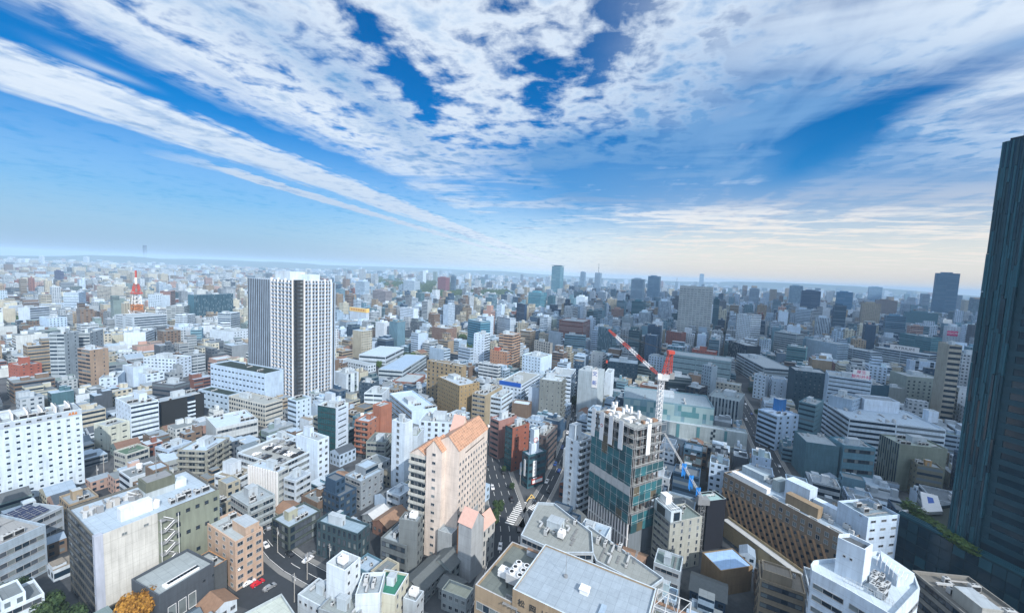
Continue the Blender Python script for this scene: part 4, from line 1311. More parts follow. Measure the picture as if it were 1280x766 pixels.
    for i in range(8):
        k = MB()
        x, y = x0+w*.1+(w*.8)*r.random(), y0+d*(.3+.68*r.random())
        k.box(x, x+.9, y, y+.9, h-.09, h+r.uniform(1.8, 3.6), 0); k.build('steel_column', B.root, ['white'])
    B.finish()
    return B
SCAF = scaffold_building()
# ---------------------------------------------------------------- brown building with the slanting window pattern
def slant_block():
    h = 26
    l, c = at(905, 590, h).xy, at(1062, 673, h).xy
    d = (l - c).length; ey = (l - c)/d; ex = Vector((ey.y, -ey.x)); w = 17.0
    pts = [c, c+ex*w, c+ex*w+ey*d, c+ey*d]
    B = Bld('office_building', 'long brown tiled block with slanting rows of recessed windows and white rooftop cabins', 'building', pts, 0, h, math.atan2(ex.y, ex.x), 'city buildings', 'the slant-windowed brown block')
    B.shell(col=(.29,.20,.135), styles=['N', 'N', 'N', 'N'], roofcol=(.42,.47,.52), cap=(.34,.32,.30))
    x0, y0 = B.pts[0]
    nb = int(d // 2.9)
    bs = d/nb
    # top storey: upright windows; below: leaning windows between slanting piers
    for i in range(nb):
        for f in range(2):
            B.wins.append((window_mesh(1.35, 1.7, 'frame', 'glass_curtain' if (i*7+f*3) % 4 else 'glass'), Vector((x0, y0+bs*(i+.5), h-3.0-3.1*f)), -math.pi/2, B.root))
    def pier():
        k = MB()
        z1, z0 = h-8.0, 1.5
        lean = bs*2.6
        k.beam((-.22, 0, z1), (-.22, -lean, z0), .42, 0)
        return k.mesh('pier', ['brown'])
    pm = pier()
    for i in range(nb+2):
        yb = y0+bs*i
        if yb-bs*2.6 > y0-.3 and yb < y0+d+.2: link('pier', pm, B.root, (x0, yb, 0))
    k = MB()
    k.face([(-.06, .62, -.75), (-.06, -.62, 0.0), (-.06, -.62, .95), (-.06, .62, .75)], 0)
    sw = k.mesh('window', ['glass'])
    for f in range(6):
        for i in range(nb):
            y = y0+bs*(i+.5) - bs*2.6*((f+.6)/6.5)
            if y0+.8 < y < y0+d-.8: link('window', sw, B.root, (x0, y, h-9.6-2.7*f))
    # roof: long white cabins, brown stair house, pipes
    z = h-.9
    def cab(name, xa, xb, ya, yb, hh, m_, col=(1,1,1)):
        k = MB(); k.box(x0+xa, x0+xb, y0+ya, y0+yb, z, z+hh, 0, col); k.box(x0+xa-.1, x0+xb+.1, y0+ya-.1, y0+yb+.1, z+hh, z+hh+.15, 0, tuple(min(.85, c_*1.1) for c_ in col), bottom=True); k.build(name, B.root, [m_])
    cab('cabin', 2.0, 4.6, d*.62, d*.95, 2.2, 'white')
    cab('cabin', 3.2, 6.5, d*.24, d*.48, 4.4, 'facade', (.33,.22,.13))
    cab('cabin', 8.5, 14, d*.36, d*.55, 8.0, 'facade', (.62,.66,.72))
    cab('cabin', 9.5, 12.5, d*.06, d*.34, 4.5, 'facade', (.66,.69,.74))
    cab('cabin', 9.0, 15, d*.60, d*.66, 5.0, 'facade', (.40,.42,.40))
    cab('cabin', 11, 16, d*.76, d*.97, 3.2, 'facade', (.42,.45,.46))
    for i in range(22):
        link('air_conditioner', ac_mesh(i % 3), B.root, (x0+5.8+(i % 3)*1.9 if i < 12 else x0+13.5+(i % 2)*2, y0+d*(.04+.044*i), z), 1.57)
    for i in range(4): link('duct', duct_mesh(i % 2), B.root, (x0+1.6, y0+d*(.1+.15*i), z), 1.57)
    B.finish()
slant_block()
bld('office_building', 'bluish white office tower with roof machinery rising behind the slant-windowed brown block', (1085.5, 647), (1054, 625), (1125, 643), 0, (.58,.64,.72), 'N', 'P 6 2.2 .8', h=34, ac=10, pent=False, ref='the bluish white tower', roof=(.25,.30,.33), extra=4)
# retaining wall and walkway below the brown block
def retaining_wall():
    p, q = at(903, 668).xy, at(1010, 752).xy
    t = (q-p).normalized(); n = Vector((-t.y, t.x)); ln = (q-p).length
    r0 = empty('retaining_wall', (*p, 0), math.atan2(t.y, t.x))
    tag(r0, 'long tan block wall with a pale walkway on top below the slant-windowed brown block', 'wall')
    k = MB(); k.box(0, ln, -.5, .5, 0, 7.5, 0); k.build('wall', r0, ['brickpave'])
    for i in range(int(ln//6)):
        k = MB(); k.box(i*6+.2, i*6+.7, -.75, -.5, 0, 7.3, 0); k.build('buttress', r0, ['brickpave'])
    k = MB(); k.box(0, ln, -.7, 2.4, 7.5, 7.8, 0, bottom=True); k.build('walkway', r0, ['lgrey'])
    k = MB(); k.box(0, ln, 2.3, 2.5, 7.8, 9.0, 0); k.build('rail', r0, ['brickpave'])
    FOOT.append([p, q, q+n*3, p+n*3])
retaining_wall()
# ---------------------------------------------------------------- white hotel with the rounded end
def round_hotel():
    h = 40.0
    px = [(1015, 712), (1013.5, 705), (1017, 700), (1026, 698.5), (1045, 697), (1078, 690), (1097, 688), (1144, 719), (1150, 735), (1118, 770), (1060, 736)]
    pts = [at(x, y, h).xy for x, y in px]
    area = sum(pts[i].x*pts[(i+1) % len(pts)].y - pts[(i+1) % len(pts)].x*pts[i].y for i in range(len(pts)))
    if area < 0: pts = pts[::-1]
    B = Bld('hotel', 'white hotel with a rounded end, grey window bands and a tall oval stair tower', 'building', pts, 0, h, rad(15), 'hotels', 'the round-ended white hotel')
    B.shell(col=(.72,.73,.76), styles=['R 1.3'], fh=3.3, roofcol=(.66,.68,.70), parapet=1.1, cap=(.74,.72,.68), top_blank=2.4)
    def L(x, y, z):
        dv = at(x, y, z).xy - B.c; c, s_ = math.cos(-B.ang), math.sin(-B.ang)
        return Vector((dv.x*c - dv.y*s_, dv.x*s_ + dv.y*c))
    tp = [L(x, y, 49.5) for x, y in ((1082, 687), (1047.6, 671), (1049, 667), (1062, 666), (1091.5, 680))][::-1]
    if sum(tp[i].x*tp[(i+1)%5].y - tp[(i+1)%5].x*tp[i].y for i in range(5)) < 0: tp = tp[::-1]
    B.shell(pts=tp, z0=h-1.1, h=49.5, col=(.74,.74,.76), styles=['N'], parapet=1.0, part='stair_tower', roofcol=(.12,.12,.12))
    for dx in (0.3, .55):
        p, q = tp[0], tp[1]
        best = max(range(5), key=lambda i: (tp[(i+1)%5]-tp[i]).length if (B.camL-(tp[i]+tp[(i+1)%5])/2).dot(Vector(((tp[(i+1)%5]-tp[i]).y, -(tp[(i+1)%5]-tp[i]).x))) > 0 else 0)
        p, q = tp[best], tp[(best+1)%5]
        t = (q-p).normalized(); c = p+(q-p)*dx
        link('window', window_mesh(.5, .5, 'frame', 'glass'), B.root, (c.x, c.y, 45), math.atan2(t.y, t.x))
    k = MB()
    e = [L(x, y, 42) for x, y in ((1102, 700), (1122, 720), (1143, 717), (1100, 688))]
    k.prism(e if sum(e[i].x*e[(i+1)%4].y - e[(i+1)%4].x*e[i].y for i in range(4)) > 0 else e[::-1], h-1.1, h+2.2, 0, (.70,.72,.75)); k.build('machine_room', B.root, ['facade'])
    k = MB()
    for i in range(8):
        a, c = L(1100+i*5, 690+i*3.6, 44.4), L(1097+i*5, 697+i*3.6, 44.4)
        k.beam((*a, h+2.2), (*a, h+4.0), .05, 0); k.beam((*c, h+2.2), (*c, h+4.0), .05, 0); k.beam((*a, h+4.0), (*c, h+4.0), .05, 0)
    k.build('roof_rail', B.root, ['white'])
    r = random.Random(3)
    for i in range(12):
        p = L(1085+r.uniform(0, 26), 722+r.uniform(0, 26), h-1.1)
        link('air_conditioner', ac_mesh(r.randint(0, 1)), B.root, (p.x, p.y, h-1.1), .3)
    k = MB()
    for i in range(14):
        p = L(1056+i*4.6, 727+i*2.3, h-1.1)
        k.beam((*p, h-1.1), (*p, h+.5), .04, 0)
    a, c = L(1056, 727, h-1.1), L(1056+13*4.6, 727+13*2.3, h-1.1)
    k.beam((*a, h+.5), (*c, h+.5), .04, 0); k.beam((*a, h-.2), (*c, h-.2), .04, 0)
    k.build('railing', B.root, ['lgrey'])
    B.finish()
round_hotel()
bld('office_building', 'low brown roofed block crowded with pale roof units behind the round-ended hotel', (1235, 790), (1140, 712), -16, 0, (.28,.24,.20), 'R 1.5', 'N', h=33, ac=26, pent=True, roof=(.22,.19,.16), extra=8, ref='the brown-roofed block', pcol=(.45,.40,.34), pat=(.2, .3))
# ---------------------------------------------------------------- dark skyscraper and its podium
M['skyglass'] = glass_mat('skyscraper_glass', (.005, .028, .045), .12)
M['skystone'] = plain('dark_teal_stone', (.010, .050, .072), .5, 0, .6, .25)
M['skymetal'] = plain('teal_metal', (.018, .088, .120), .4, .1, .5, .4)
def dark_tower():
    hp = 30.0
    l, c = at(1123.5, 640, hp).xy, at(1300, 727, hp).xy
    d = (l-c).length; ey = (l-c)/d; ex = Vector((ey.y, -ey.x)); w = 52.0
    ang = math.atan2(ex.y, ex.x)
    pts = [c, c+ex*w, c+ex*w+ey*d, c+ey*d]
    P = Bld('office_building', 'long dark teal glass podium with a planted roof at the foot of the dark skyscraper', 'building', pts, 0, hp, ang, 'city buildings', 'the dark glass podium')
    P.shell(col=(.025,.06,.07), styles=['N', 'N', 'N', 'N'], roofcol=(.07,.08,.06), cap=(.16,.22,.26), parapet=1.2)
    x0, y0 = P.pts[0]
    k = MB()
    r = random.Random(5)
    n = int(d//3.2)
    for i in range(n):
        for f in range(7):
            ya, yb = y0+d*i/n+.1, y0+d*(i+1)/n-.1
            k.box(x0-.25, x0-.05, ya, yb, 1+f*4.0, 4.6+f*4.0, r.choice((0, 0, 0, 1, 2)), bottom=True)
    k.build('glazing', P.root, ['skyglass', 'skystone', 'skymetal'])
    k = MB()
    for j in (0, 1, 2): k.box(x0-.5+j*.9, x0-.2+j*.9, y0, y0+d, hp-.6, hp+.35+.2*j, 0, bottom=True)
    k.build('roof_rail', P.root, ['skymetal'])
    k = MB(); fz = [(x0+3, y0+d-9), (x0+3, y0+d-1)]
    for i in range(26): k.box(x0+w*.02+i*.75, x0+w*.02+i*.75+.3, y0+d-.4, y0+d+.5, hp-3, hp+.3, 0)
    k.build('louvre_rail', P.root, ['white'])
    # flat sign panel lying on the podium roof
    a = [at(x, y, hp+.5).xy for x, y in ((1155, 640), (1150.5, 614), (1172, 619.5), (1178.5, 639))]
    sgn = MB(); sgn.prism([tuple(p) for p in a] if sum(a[i].x*a[(i+1)%4].y-a[(i+1)%4].x*a[i].y for i in range(4)) > 0 else [tuple(p) for p in a[::-1]], hp-.6, hp+.6, 0)
    m0 = sum(a, Vector((0, 0)))/4
    b_ = [m0+(p-m0)*.34+ (a[1]-a[0])*.10 for p in a]
    sgn.face([(*p, hp+.61) for p in (b_ if sum(b_[i].x*b_[(i+1)%4].y-b_[(i+1)%4].x*b_[i].y for i in range(4)) > 0 else b_[::-1])], 1)
    o = sgn.build('roof_panel', None, ['white', 'signblue'])
    tag(o, 'flat white panel with a dark blue picture lying on the planted podium roof', 'sign')
    # the shaft
    g = at(1182, 664, hp).xy
    dv = g - P.c; gl = Vector((dv.x*ex.x+dv.y*ex.y, dv.x*ey.x+dv.y*ey.y))
    Hh = 173.5
    tw, td = 40.0, 46.0
    tc = [P.c+ex*gl.x+ey*(gl.y-td), P.c+ex*(gl.x+tw)+ey*(gl.y-td), P.c+ex*(gl.x+tw)+ey*gl.y, P.c+ex*gl.x+ey*gl.y]
    T = Bld('skyscraper', 'dark teal skyscraper rising beyond the top of every other building', 'building', tc, 0, Hh, ang, None or 'towers', 'the dark skyscraper')
    x0, y0 = T.pts[0]
    core = rect(x0+1.6, x0+tw, y0, y0+td-1.6)
    T.shell(pts=core, h=Hh, col=(.008,.03,.045), styles=['N'], parapet=1.5, roofcol=(.1,.1,.1))
    # corner bays: tall thin metal strips of uneven height; in between deep floor slots
    r = random.Random(11)
    def strips(name, ya, yb, n, proud):
        k = MB()
        for i in range(n):
            a0, a1 = ya+(yb-ya)*i/n, ya+(yb-ya)*(i+1)/n
            z = hp-6
            while z < Hh-2:
                e = min(Hh-1, z+r.uniform(9, 26))
                o = proud*r.uniform(.7, 1.0)
                k.box(x0+1.6-o, x0+1.6, a0+.04, a1-.04, z, e-.12, r.choice((0, 0, 1, 1, 2)), bottom=True)
                z = e
        k.build(name, T.root, ['skymetal', 'skystone', 'skyglass'])
    strips('corner_strips', y0+td-8.6, y0+td-.2, 13, 1.5)
    strips('pier_strips', y0+td-23.5, y0+td-20, 7, 2.2)
    fl = int((Hh-hp)/4.2)
    for f in range(fl):
        k = MB(); z = hp+2+f*4.2
        k.box(x0+1.1, x0+1.62, y0+td-20, y0+td-8.6, z, z+1.9, 0, bottom=True); k.box(x0+1.3, x0+1.62, y0+td-20, y0+td-18.6, z+1.9, z+4.2, 0); k.box(x0+1.3, x0+1.62, y0+td-10.4, y0+td-8.6, z+1.9, z+4.2, 0)
        k.build('floor_band', T.root, ['skystone'])
        k = MB(); k.box(x0+1.5, x0+1.62, y0+td-18.6, y0+td-10.4, z+1.9, z+4.2, 0); k.build('window', T.root, ['skyglass'])
    k = MB()
    for i in range(15):
        a0 = y0+ (td-23.5)*i/15
        z = hp
        while z < Hh-3:
            e = min(Hh-1, z+4.2)
            k.box(x0+1.6-r.uniform(.05, .3), x0+1.6, a0+.06, a0+(td-23.5)/15-.06, z+.1, e-.1, r.choice((0, 0, 0, 0, 1)), bottom=True)
            z = e
    k.build('curtain_wall', T.root, ['skyglass', 'skystone'])
    # far side face and crown
    k = MB()
    for i in range(10):
        a0 = x0+1.6+(tw-1.6)*i/10
        k.box(a0+.1, a0+3.6, y0+td-1.6, y0+td-1.0+r.uniform(0, .5), 0, Hh-2, r.choice((0, 1)))
    k.build('side_strips', T.root, ['skymetal', 'skystone'])
    k = MB(); k.box(x0+3, x0+tw-3, y0+3, y0+td-4, Hh-1.5, Hh+2.4, 0); k.build('crown', T.root, ['skystone'])
dark_tower()
# ---------------------------------------------------------------- condominium tower
def condo_tower():
    h = 112.0
    c = at(371.5, 507, 0).xy
    ang = rad(62)
    ex, ey = Vector((math.cos(ang), math.sin(ang))), Vector((-math.sin(ang), math.cos(ang)))
    w, d = solve_x(c, ex, h*.5, 413), solve_x(c, ey, h*.5, 340.5)
    for t in range(600):
        if proj((c.x, c.y, 90 + t*.06))[1] < 350.5: h = 90 + t*.06; break
    pts = [c, c+ex*w, c+ex*w+ey*d, c+ey*d]
    B = Bld('apartment_tower', 'tallest white apartment tower with dark glass corner and gridded balconies', 'building', pts, 0, h, ang, 'towers', 'the tall apartment tower')
    x0, y0 = B.pts[0]
    fh = h/33
    B.shell(col=(.52,.56,.62), styles=['N'], parapet=1.0, fh=fh)
    def grid(side, L, bays, skip):
        # side 0: y=y0 face, side 3: x=x0 face; white piers, dark balconies with glass
        pier = fin_mesh(.8, 1.5, h+1.2, 'white')
        thin = fin_mesh(.35, 1.45, h-.5, 'white')
        rz = 0 if side == 0 else -math.pi/2
        def P(a): return (x0+a, y0) if side == 0 else (x0, y0+a)
        bs = (L-skip)/bays
        for i in range(bays+1): link('pier', pier if i % 1 == 0 else thin, B.root, (*P(skip+bs*i - (.4 if i == bays else 0)), 0), rz)
        for i in range(bays): link('pier', thin, B.root, (*P(skip+bs*(i+.5)), 0), rz)
        ln = L-skip
        bm = balcony_mesh(ln-.5, 1.2, 1.05, (.34,.40,.48), bs*2, False)
        rm = ribbon_mesh(ln-.6, 2.0, 'dframe', 'glass', bs/3)
        for f in range(1, 33):
            m = P(skip+ln/2)
            link('window', rm, B.root, (*m, fh*f+1.5), rz)
            link('balcony', bm, B.root, (*m, fh*f), rz)
    grid(0, w, 4, 6.0)
    grid(3, d, 3, 4.5)
    # dark glazed corner
    k = MB(); k.box(x0-.6, x0+5.2, y0-.6, y0+3.8, 0, h+.3, 0); k.build('corner_bay', B.root, ['dframe'])
    cm, cm2 = ribbon_mesh(4.9, 1.7, 'dframe', 'glass_curtain', 2.4), ribbon_mesh(3.6, 1.6, 'dframe', 'glass', 1.8)
    for f in range(1, 33):
        link('window', cm, B.root, (x0+2.5, y0-.6, fh*f+1.6), 0)
        link('window', cm2, B.root, (x0-.6, y0+1.7, fh*f+1.6), -math.pi/2)
    # rear slabs on both flanks with upright stripes, roof core
    def slab(px0, px1, yy0, yy1, hh, nm):
        p_ = rect(px0, px1, yy0, yy1)
        B.shell(pts=p_, h=hh, col=(.44,.49,.56), styles=['N'], parapet=.6, part=nm)
        k = fin_mesh(1.15, .25, hh-1, 'dframe')
        for a, bb, rz in ((px0, px1, 0),):
            n = max(2, int((bb-a)/2.6))
            for i in range(n): link('stripe', k, B.root, (a+(bb-a)*(i+.5)/n, yy0, 1), 0)
        n = max(2, int((yy1-yy0)/2.8))
        for i in range(n): link('stripe', k, B.root, (px0, yy0+(yy1-yy0)*(i+.5)/n, 1), -math.pi/2)
    dl = solve_x(c+ex*6, ey, h*.5, 309.5)
    slab(x0+6.5, x0+w-3, y0+d-.5, y0+dl, h*.985, 'side_wing')
    slab(x0+w-.5, x0+w+7.0, y0+2.5, y0+d*.8, h*.98, 'side_wing')
    k = MB(); k.box(x0+4, x0+w*.55, y0+d*.45, y0+d+2, h-1, h+6.6, 0, (.66,.68,.70)); k.box(x0+w*.45, x0+w*.75, y0+4, y0+d*.5, h-1, h+4.8, 0, (.70,.72,.74)); k.build('roof_core', B.root, ['facade'])
    B.finish()
condo_tower()
W_ = dict
def rows(t):
    for r in t:
        kw = r[9] if len(r) > 9 else {}
        bld(r[0], r[1], r[2], r[3], r[4], r[5], r[6], r[7], r[8], **kw)
O, A_, T_ = 'office_building', 'apartment_building', 'office_tower'
rows([
 # around the condominium tower
 (O, 'pale blue-white block with a dark planted flat roof under the tall apartment tower', (331, 467), (263, 454.5), -17, 512, BLUEW, 'P 4.5 2.6 1.2', 'N', W_(roof=(.03,.045,.035), ac=2, pent=False, fh=4.5, ref='the dark-roofed pale block', topb=1.5)),
 (O, 'low pale annex with a dark flat roof in front of the dark-roofed pale block', (285, 494), (248, 486), (298, 489), 516, (.50,.58,.66), 'P 5 2.4 1.2', 'N', W_(roof=(.03,.045,.035), ac=0, pent=False, fh=4)),
 (O, 'beige office block with orange-red bands across its end wall', (331.6, 505.6), (286, 495), (353.5, 499), 534, (.56,.50,.42), 'P 2.6 1.7 1.6', 'R 1.1', W_(ac=6, ref='the orange-banded office', roof=(.42,.40,.36))),
 (O, 'pale grey three storey office with a sloping white roof front and two ribbon windows', (270, 535), (257, 521), (323, 524), 558, (.55,.54,.52), 'N', 'R 1.7', W_(ac=9, pent=False, roof=(.60,.65,.72), fh=4.4, ref='the sloping white-roofed office')),
 (A_, 'tan apartment block with brown balconies beside the big office roof', (258, 563), (238, 553), (287, 546), 605, (.36,.33,.27), 'A', 'A', W_(ac=3, roof=(.52,.58,.66), fh=3, ref='the tan apartment block')),
 (O, 'white stepped house-like block with a brown roof terrace', (295, 599), (268, 592), (312, 584), 627, (.66,.67,.69), 'R 1.3', 'R 1.3', W_(ac=2, roof=(.32,.25,.18), pcol=(.72,.72,.74), pfrac=(.5,.6), pat=(.6,1), ph=6, ref='the white terraced block')),
 ('parking_garage', 'white parking garage with open decks and cars parked on its roof', (350, 581), (297, 565), (391, 558), 622, (.60,.62,.64), 'R 1.6', 'R 1.6', W_(ac=0, pent=False, roof=(.40,.37,.33), extra=0, ref='the parking garage', fh=3.1)),
 (O, 'block with a facade of upright black, white and tan strips below the parking garage', (347, 590), (311, 580.5), (363, 583), 634, (.50,.48,.44), 'F .9 1.1', 'R 1.5', W_(ac=4, roof=(.55,.60,.68), ref='the strip-fronted block')),
 (O, 'white ribboned office wedged beside the strip-fronted block', (369, 601), (356, 596), (389, 590), 636, (.55,.57,.60), 'R 1.4', 'R 1.4', W_(ac=4, roof=(.40,.42,.45))),
 (O, 'plain bright white block with a few small windows beside the parking garage', (397, 551), (370, 542), (414, 546), 606, (.70,.74,.80), 'N', 'P 4.4 1.4 1.3', W_(ac=2, pcol=(.72,.75,.80), ph=5, ref='the plain white block')),
 (O, 'small white two storey shop with roof vents behind the roof parking', (352, 552), (333, 545), (374, 546), 572, (.62,.68,.76), 'N', 'P 3.4 1.2 1.2', W_(ac=3)),
 (O, 'slim office tower, one side mirror glass and the other white with slits', (420, 510), (397, 506), (440, 504), 570, (.66,.71,.78), 'G', 'P 8 5 .8', W_(ac=6, fh=3.8, ref='the half-glass tower', roof=(.42,.44,.46))),
 (A_, 'orange-red brick apartment block with long balconies', (461, 527), (443, 524.5), (477, 518), 573, (.42,.165,.10), 'A', 'P 5 1 1.2', W_(ac=4, roof=(.5,.55,.6), ref='the orange-red brick block', pcol=(.42,.165,.10))),
 (A_, 'taller orange-red brick wing behind the orange-red balcony block', (476, 508), (470, 504), (490, 503), 565, (.40,.15,.09), 'N', 'N', W_(ac=0, pent=False)),
 (O, 'small olive-grey block with a curved street side beneath the orange-red brick wing', (482, 553), (462, 547), (492, 541), 583, (.28,.28,.24), 'R 1.5', 'A', W_(ac=3, roof=(.16,.18,.18))),
 (A_, 'slim white slab apartment tower seen end on with one column of balconies', (506, 529), (490, 524.5), (514, 524), 622, (.70,.72,.75), 'P 9 1.6 1.7', 'N', W_(ac=1, ref='the slim white slab', roof=(.5,.5,.5))),
 (O, 'white rear wing with a roof garden attached to the slim white slab', (522, 545), (513, 541), (530, 535), 612, (.58,.60,.62), 'N', 'N', W_(ac=3, roof=(.36,.38,.32))),
 ('hotel', 'wide white hotel with square windows and steel roof screens behind the cream hotel', (576, 529), (524, 525.5), -16, 590, (.66,.71,.78), 'P 4 1.5 1.7', 'P 4 1.5 1.7', W_(ac=10, ref='the wide white hotel', group='hotels', extra=3)),
 (O, 'white wedge-shaped block with a fan of blue-white roof planes', (515, 514), (487, 491.5), (547, 509), 545, (.58,.66,.76), 'R 1.4', 'N', W_(ac=4, roof=(.60,.66,.74), ref='the white wedge block')),
 (A_, 'white apartment block with dark staggered balconies and a rounded roof hut', (478, 492), (459, 488), (487, 484), 520, (.70,.72,.74), 'A', 'N', W_(ac=3, ref='the white staggered block')),
 (O, 'dark navy small office next to the white staggered block', (466, 479), (449, 477), (471, 475), 505, (.05,.08,.11), 'P 2.5 1.2 1.2', 'N', W_(ac=2)),
 (O, 'golden brown office tower with rows of tiny windows behind the copper-gabled hotel', (574.5, 482), (547, 470), (592, 474.5), 528, (.36,.24,.12), 'P 2.7 .9 1.0', 'P 4 .9 .9', W_(ac=8, ref='the golden brown office', roof=(.50,.52,.54))),
 (O, 'brown office slab with small lit windows rising behind the golden brown office', (578, 458), (534, 450), 583, 512, (.33,.23,.13), 'P 5 1.6 1.6', 'N', W_(ac=2, pent=False)),
 (O, 'tan fronted office with white roof plant between golden brown office and blue-signed block', (607, 494), (592, 490), (628, 482), 534, (.40,.30,.19), 'R 1.5', 'N', W_(ac=8)),
 (O, 'white curved terraced block beside the tan fronted office', (627, 497), (609, 497), (641, 488), 532, (.62,.68,.74), 'R 1.4', 'R 1.4', W_(ac=4)),
 (O, 'white block with a long blue sign board along its roof edge', (652, 481), (627, 475), (675, 467), 509, (.64,.69,.76), 'P 4 1.8 1.2', 'R 1.2', W_(ac=4, ref='the blue-signed block', fin=False, roof=(.40,.38,.34))),
 (O, 'low brown box with a white flat roof below the blue-signed block', (661, 506), (640, 503), -10, 530, (.20,.13,.09), 'N', 'N', W_(roof=(.66,.70,.74), ac=0, pent=False, extra=0)),
 (O, 'blank pale grey slab with a windowless end wall', (674, 485), (661, 483), -10, 524, (.52,.56,.62), 'N', 'N', W_(ac=0, pent=False)),
 (O, 'grey-brown office tower with white striped balcony side beside the blank pale slab', (702, 477), (675, 473.5), (709, 471), 532, (.22,.22,.20), 'P 4.5 .8 .8', 'A', W_(ac=2, ref='the grey-brown tower', roof=(.60,.62,.62))),
 (A_, 'white striped apartment block directly behind the grey-brown tower', (714, 470), (690, 463), (720, 461), 515, (.62,.66,.72), 'R 1.2', 'A', W_(ac=2)),
 (O, 'salmon brick office with horizontal window bands on the avenue corner', (624, 526), (611, 522), (646, 519), 574, (.38,.19,.155), 'R 1.2', 'N', W_(ac=3, ref='the salmon brick office', roof=(.5,.52,.54))),
 (O, 'dark fronted red brick office next to the salmon brick one', (641, 535), (627.5, 532), (662, 528.5), 590, (.30,.095,.06), 'G', 'P 8 .9 .9', W_(ac=3, roof=(.34,.30,.22), ref='the red brick office')),
 (O, 'dark narrow office with a brown roof behind the white-crowned corner block', (683, 545), (672, 538), (697, 531), 590, (.14,.10,.09), 'P 3 1 1', 'R 1.4', W_(ac=5, roof=(.34,.30,.26))),
 (O, 'grey slab with a tall white kanji sign beside a pale banded drum', (748, 466), (722, 462.5), (756, 461), 524, (.46,.49,.50), 'N', 'N', W_(ac=4, ref='the kanji-signed slab', fin=False)),
 (O, 'pale windowless white slab edge joined to the kanji-signed slab', (764, 466), (757, 464), (768, 461), 506, (.70,.72,.74), 'N', 'N', W_(ac=0, pent=False)),
 ('department_store', 'long department store wall with a patchwork of teal panels', (893, 510), (780, 496), -34, 556, (.20,.31,.34), 'N', 'N', W_(ac=6, ref='the patchwork department store', roof=(.30,.34,.36), fin=False)),
 ('department_store', 'lower pale department store wing with dark vertical strips and a chequered column', (934.7, 542), (800, 521), -7, 568, (.42,.44,.42), 'N', 'N', W_(ac=2, pent=False, ref='the pale store wing', roof=(.55,.57,.57), fin=False)),
 (O, 'block fronted by alternating black and white upright bars', (924, 502), (884, 496), (931, 492), 534, (.36,.38,.38), 'F 1.3 .9', 'N', W_(ac=6, ref='the barred block', roof=(.30,.33,.33))),
 (O, 'small dark block with white framed square windows beside the barred block', (874, 486), (852, 483.5), (885, 482), 508, (.045,.05,.055), 'P 4 2.2 2.2', 'R 1.4', W_(ac=3)),
 (O, 'blue-white block with stepped slanting glass front on the wide street', (972, 520), (957, 510), (999, 518), 563, (.50,.60,.72), 'R 1.6', 'P 6 1.6 1.4', W_(ac=3, ref='the slanting blue-white block', roof=(.66,.72,.80), pcol=(.05,.20,.45), pat=(1, 1), ph=9)),
 (O, 'dark teal house-topped block squeezed beside the slanting blue-white block', (1020, 506), (1001, 500), (1030, 500), 566, (.12,.22,.25), 'R 1.3', 'P 3 1 1', W_(ac=4)),
 (O, 'dark office cube dotted with rows of small white squares', (1035, 467), (994, 462.5), -22, 520, (.035,.075,.10), 'P 3.4 1.0 1.0', 'N', W_(ac=5, ref='the dotted dark cube')),
 (O, 'grey-white clinic block with a white roof sign lettered in pink', (1090, 476), (1036, 468.5), -24, 548, (.46,.52,.58), 'R 1.0', 'N', W_(ac=6, ref='the pink-lettered block', fin=False)),
 (O, 'plain grey-blue block below the pink-lettered block', (1066, 500), (1036, 493), -18, 560, (.40,.47,.54), 'N', 'P 3 1 1', W_(ac=2)),
 (O, 'large white terraced office with wide dark ribbon windows near the skyscraper', (1183, 537), (1062, 522.5), -40, 590, (.64,.68,.72), 'R 1.5', 'R 1.5', W_(ac=10, ref='the large white terraced office', roof=(.50,.55,.60), pent=False, extra=4, fin=False)),
 (O, 'teal louvred block with an orange side wall', (1095, 560), (1055, 556), -14, 610, (.13,.26,.31), 'R 2.0', 'N', W_(ac=4, fh=5, ref='the orange-sided teal block', roof=(.40,.44,.46))),
 (O, 'olive office with tall dark window strips beside the orange-sided teal block', (1125, 555), (1103, 542), (1185, 561), 612, (.24,.25,.19), 'F .9 1.0', 'N', W_(ac=10, ref='the olive office', roof=(.40,.42,.36))),
 (O, 'small brown banded block with a white windowed end wall and an orange roof hut', (1147, 580), (1134, 572), (1180, 586), 622, (.22,.19,.13), 'P 5 1.2 1.0', 'R 1.5', W_(ac=5, pcol=(.50,.28,.12), ref='the brown banded block')),
 (O, 'plain dark teal windowless box beside the slant-windowed brown block', (1050, 558), (1008, 552), -20, 604, (.085,.17,.20), 'N', 'N', W_(ac=4, pent=False, ref='the plain teal box')),
 # right-hand middle distance
 (T_, 'tall pale grey office tower with thin broken window lines', (891.5, 359), 850, -24, 436, (.43,.43,.41), 'P 6 4.6 .8', 'N', W_(h=104, ac=2, fh=3.9, ref='the tall grey office tower', topb=4)),
 (O, 'white fronted office with a dark flank, rows of slit windows', (939, 394), (921.5, 392), 952, 436, (.74,.77,.80), 'P 3 1.8 1.2', 'R 1.3', W_(a=55, ac=2, ref='the white-fronted dark-flanked office', pcol=(.3,.3,.3), h=78)),
 (O, 'black glass block at the foot of the white-fronted dark-flanked office', (934, 432), (911, 425), -20, 458, (.02,.035,.05), 'G', 'N', W_(ac=2, ref='the black glass block')),
 (O, 'long curved office with many pale horizontal bands', (955, 459), (921, 441), (990, 461), 484, (.42,.46,.48), 'R 1.7', 'R 1.7', W_(ac=4, ref='the long banded office', fh=3.6)),
 (O, 'long windowless pale green-grey hall behind the red roofed blocks', (914, 452), (830, 441), -30, 486, (.27,.35,.36), 'R .8', 'N', W_(ac=6, fh=6, ref='the green-grey hall', pent=False)),
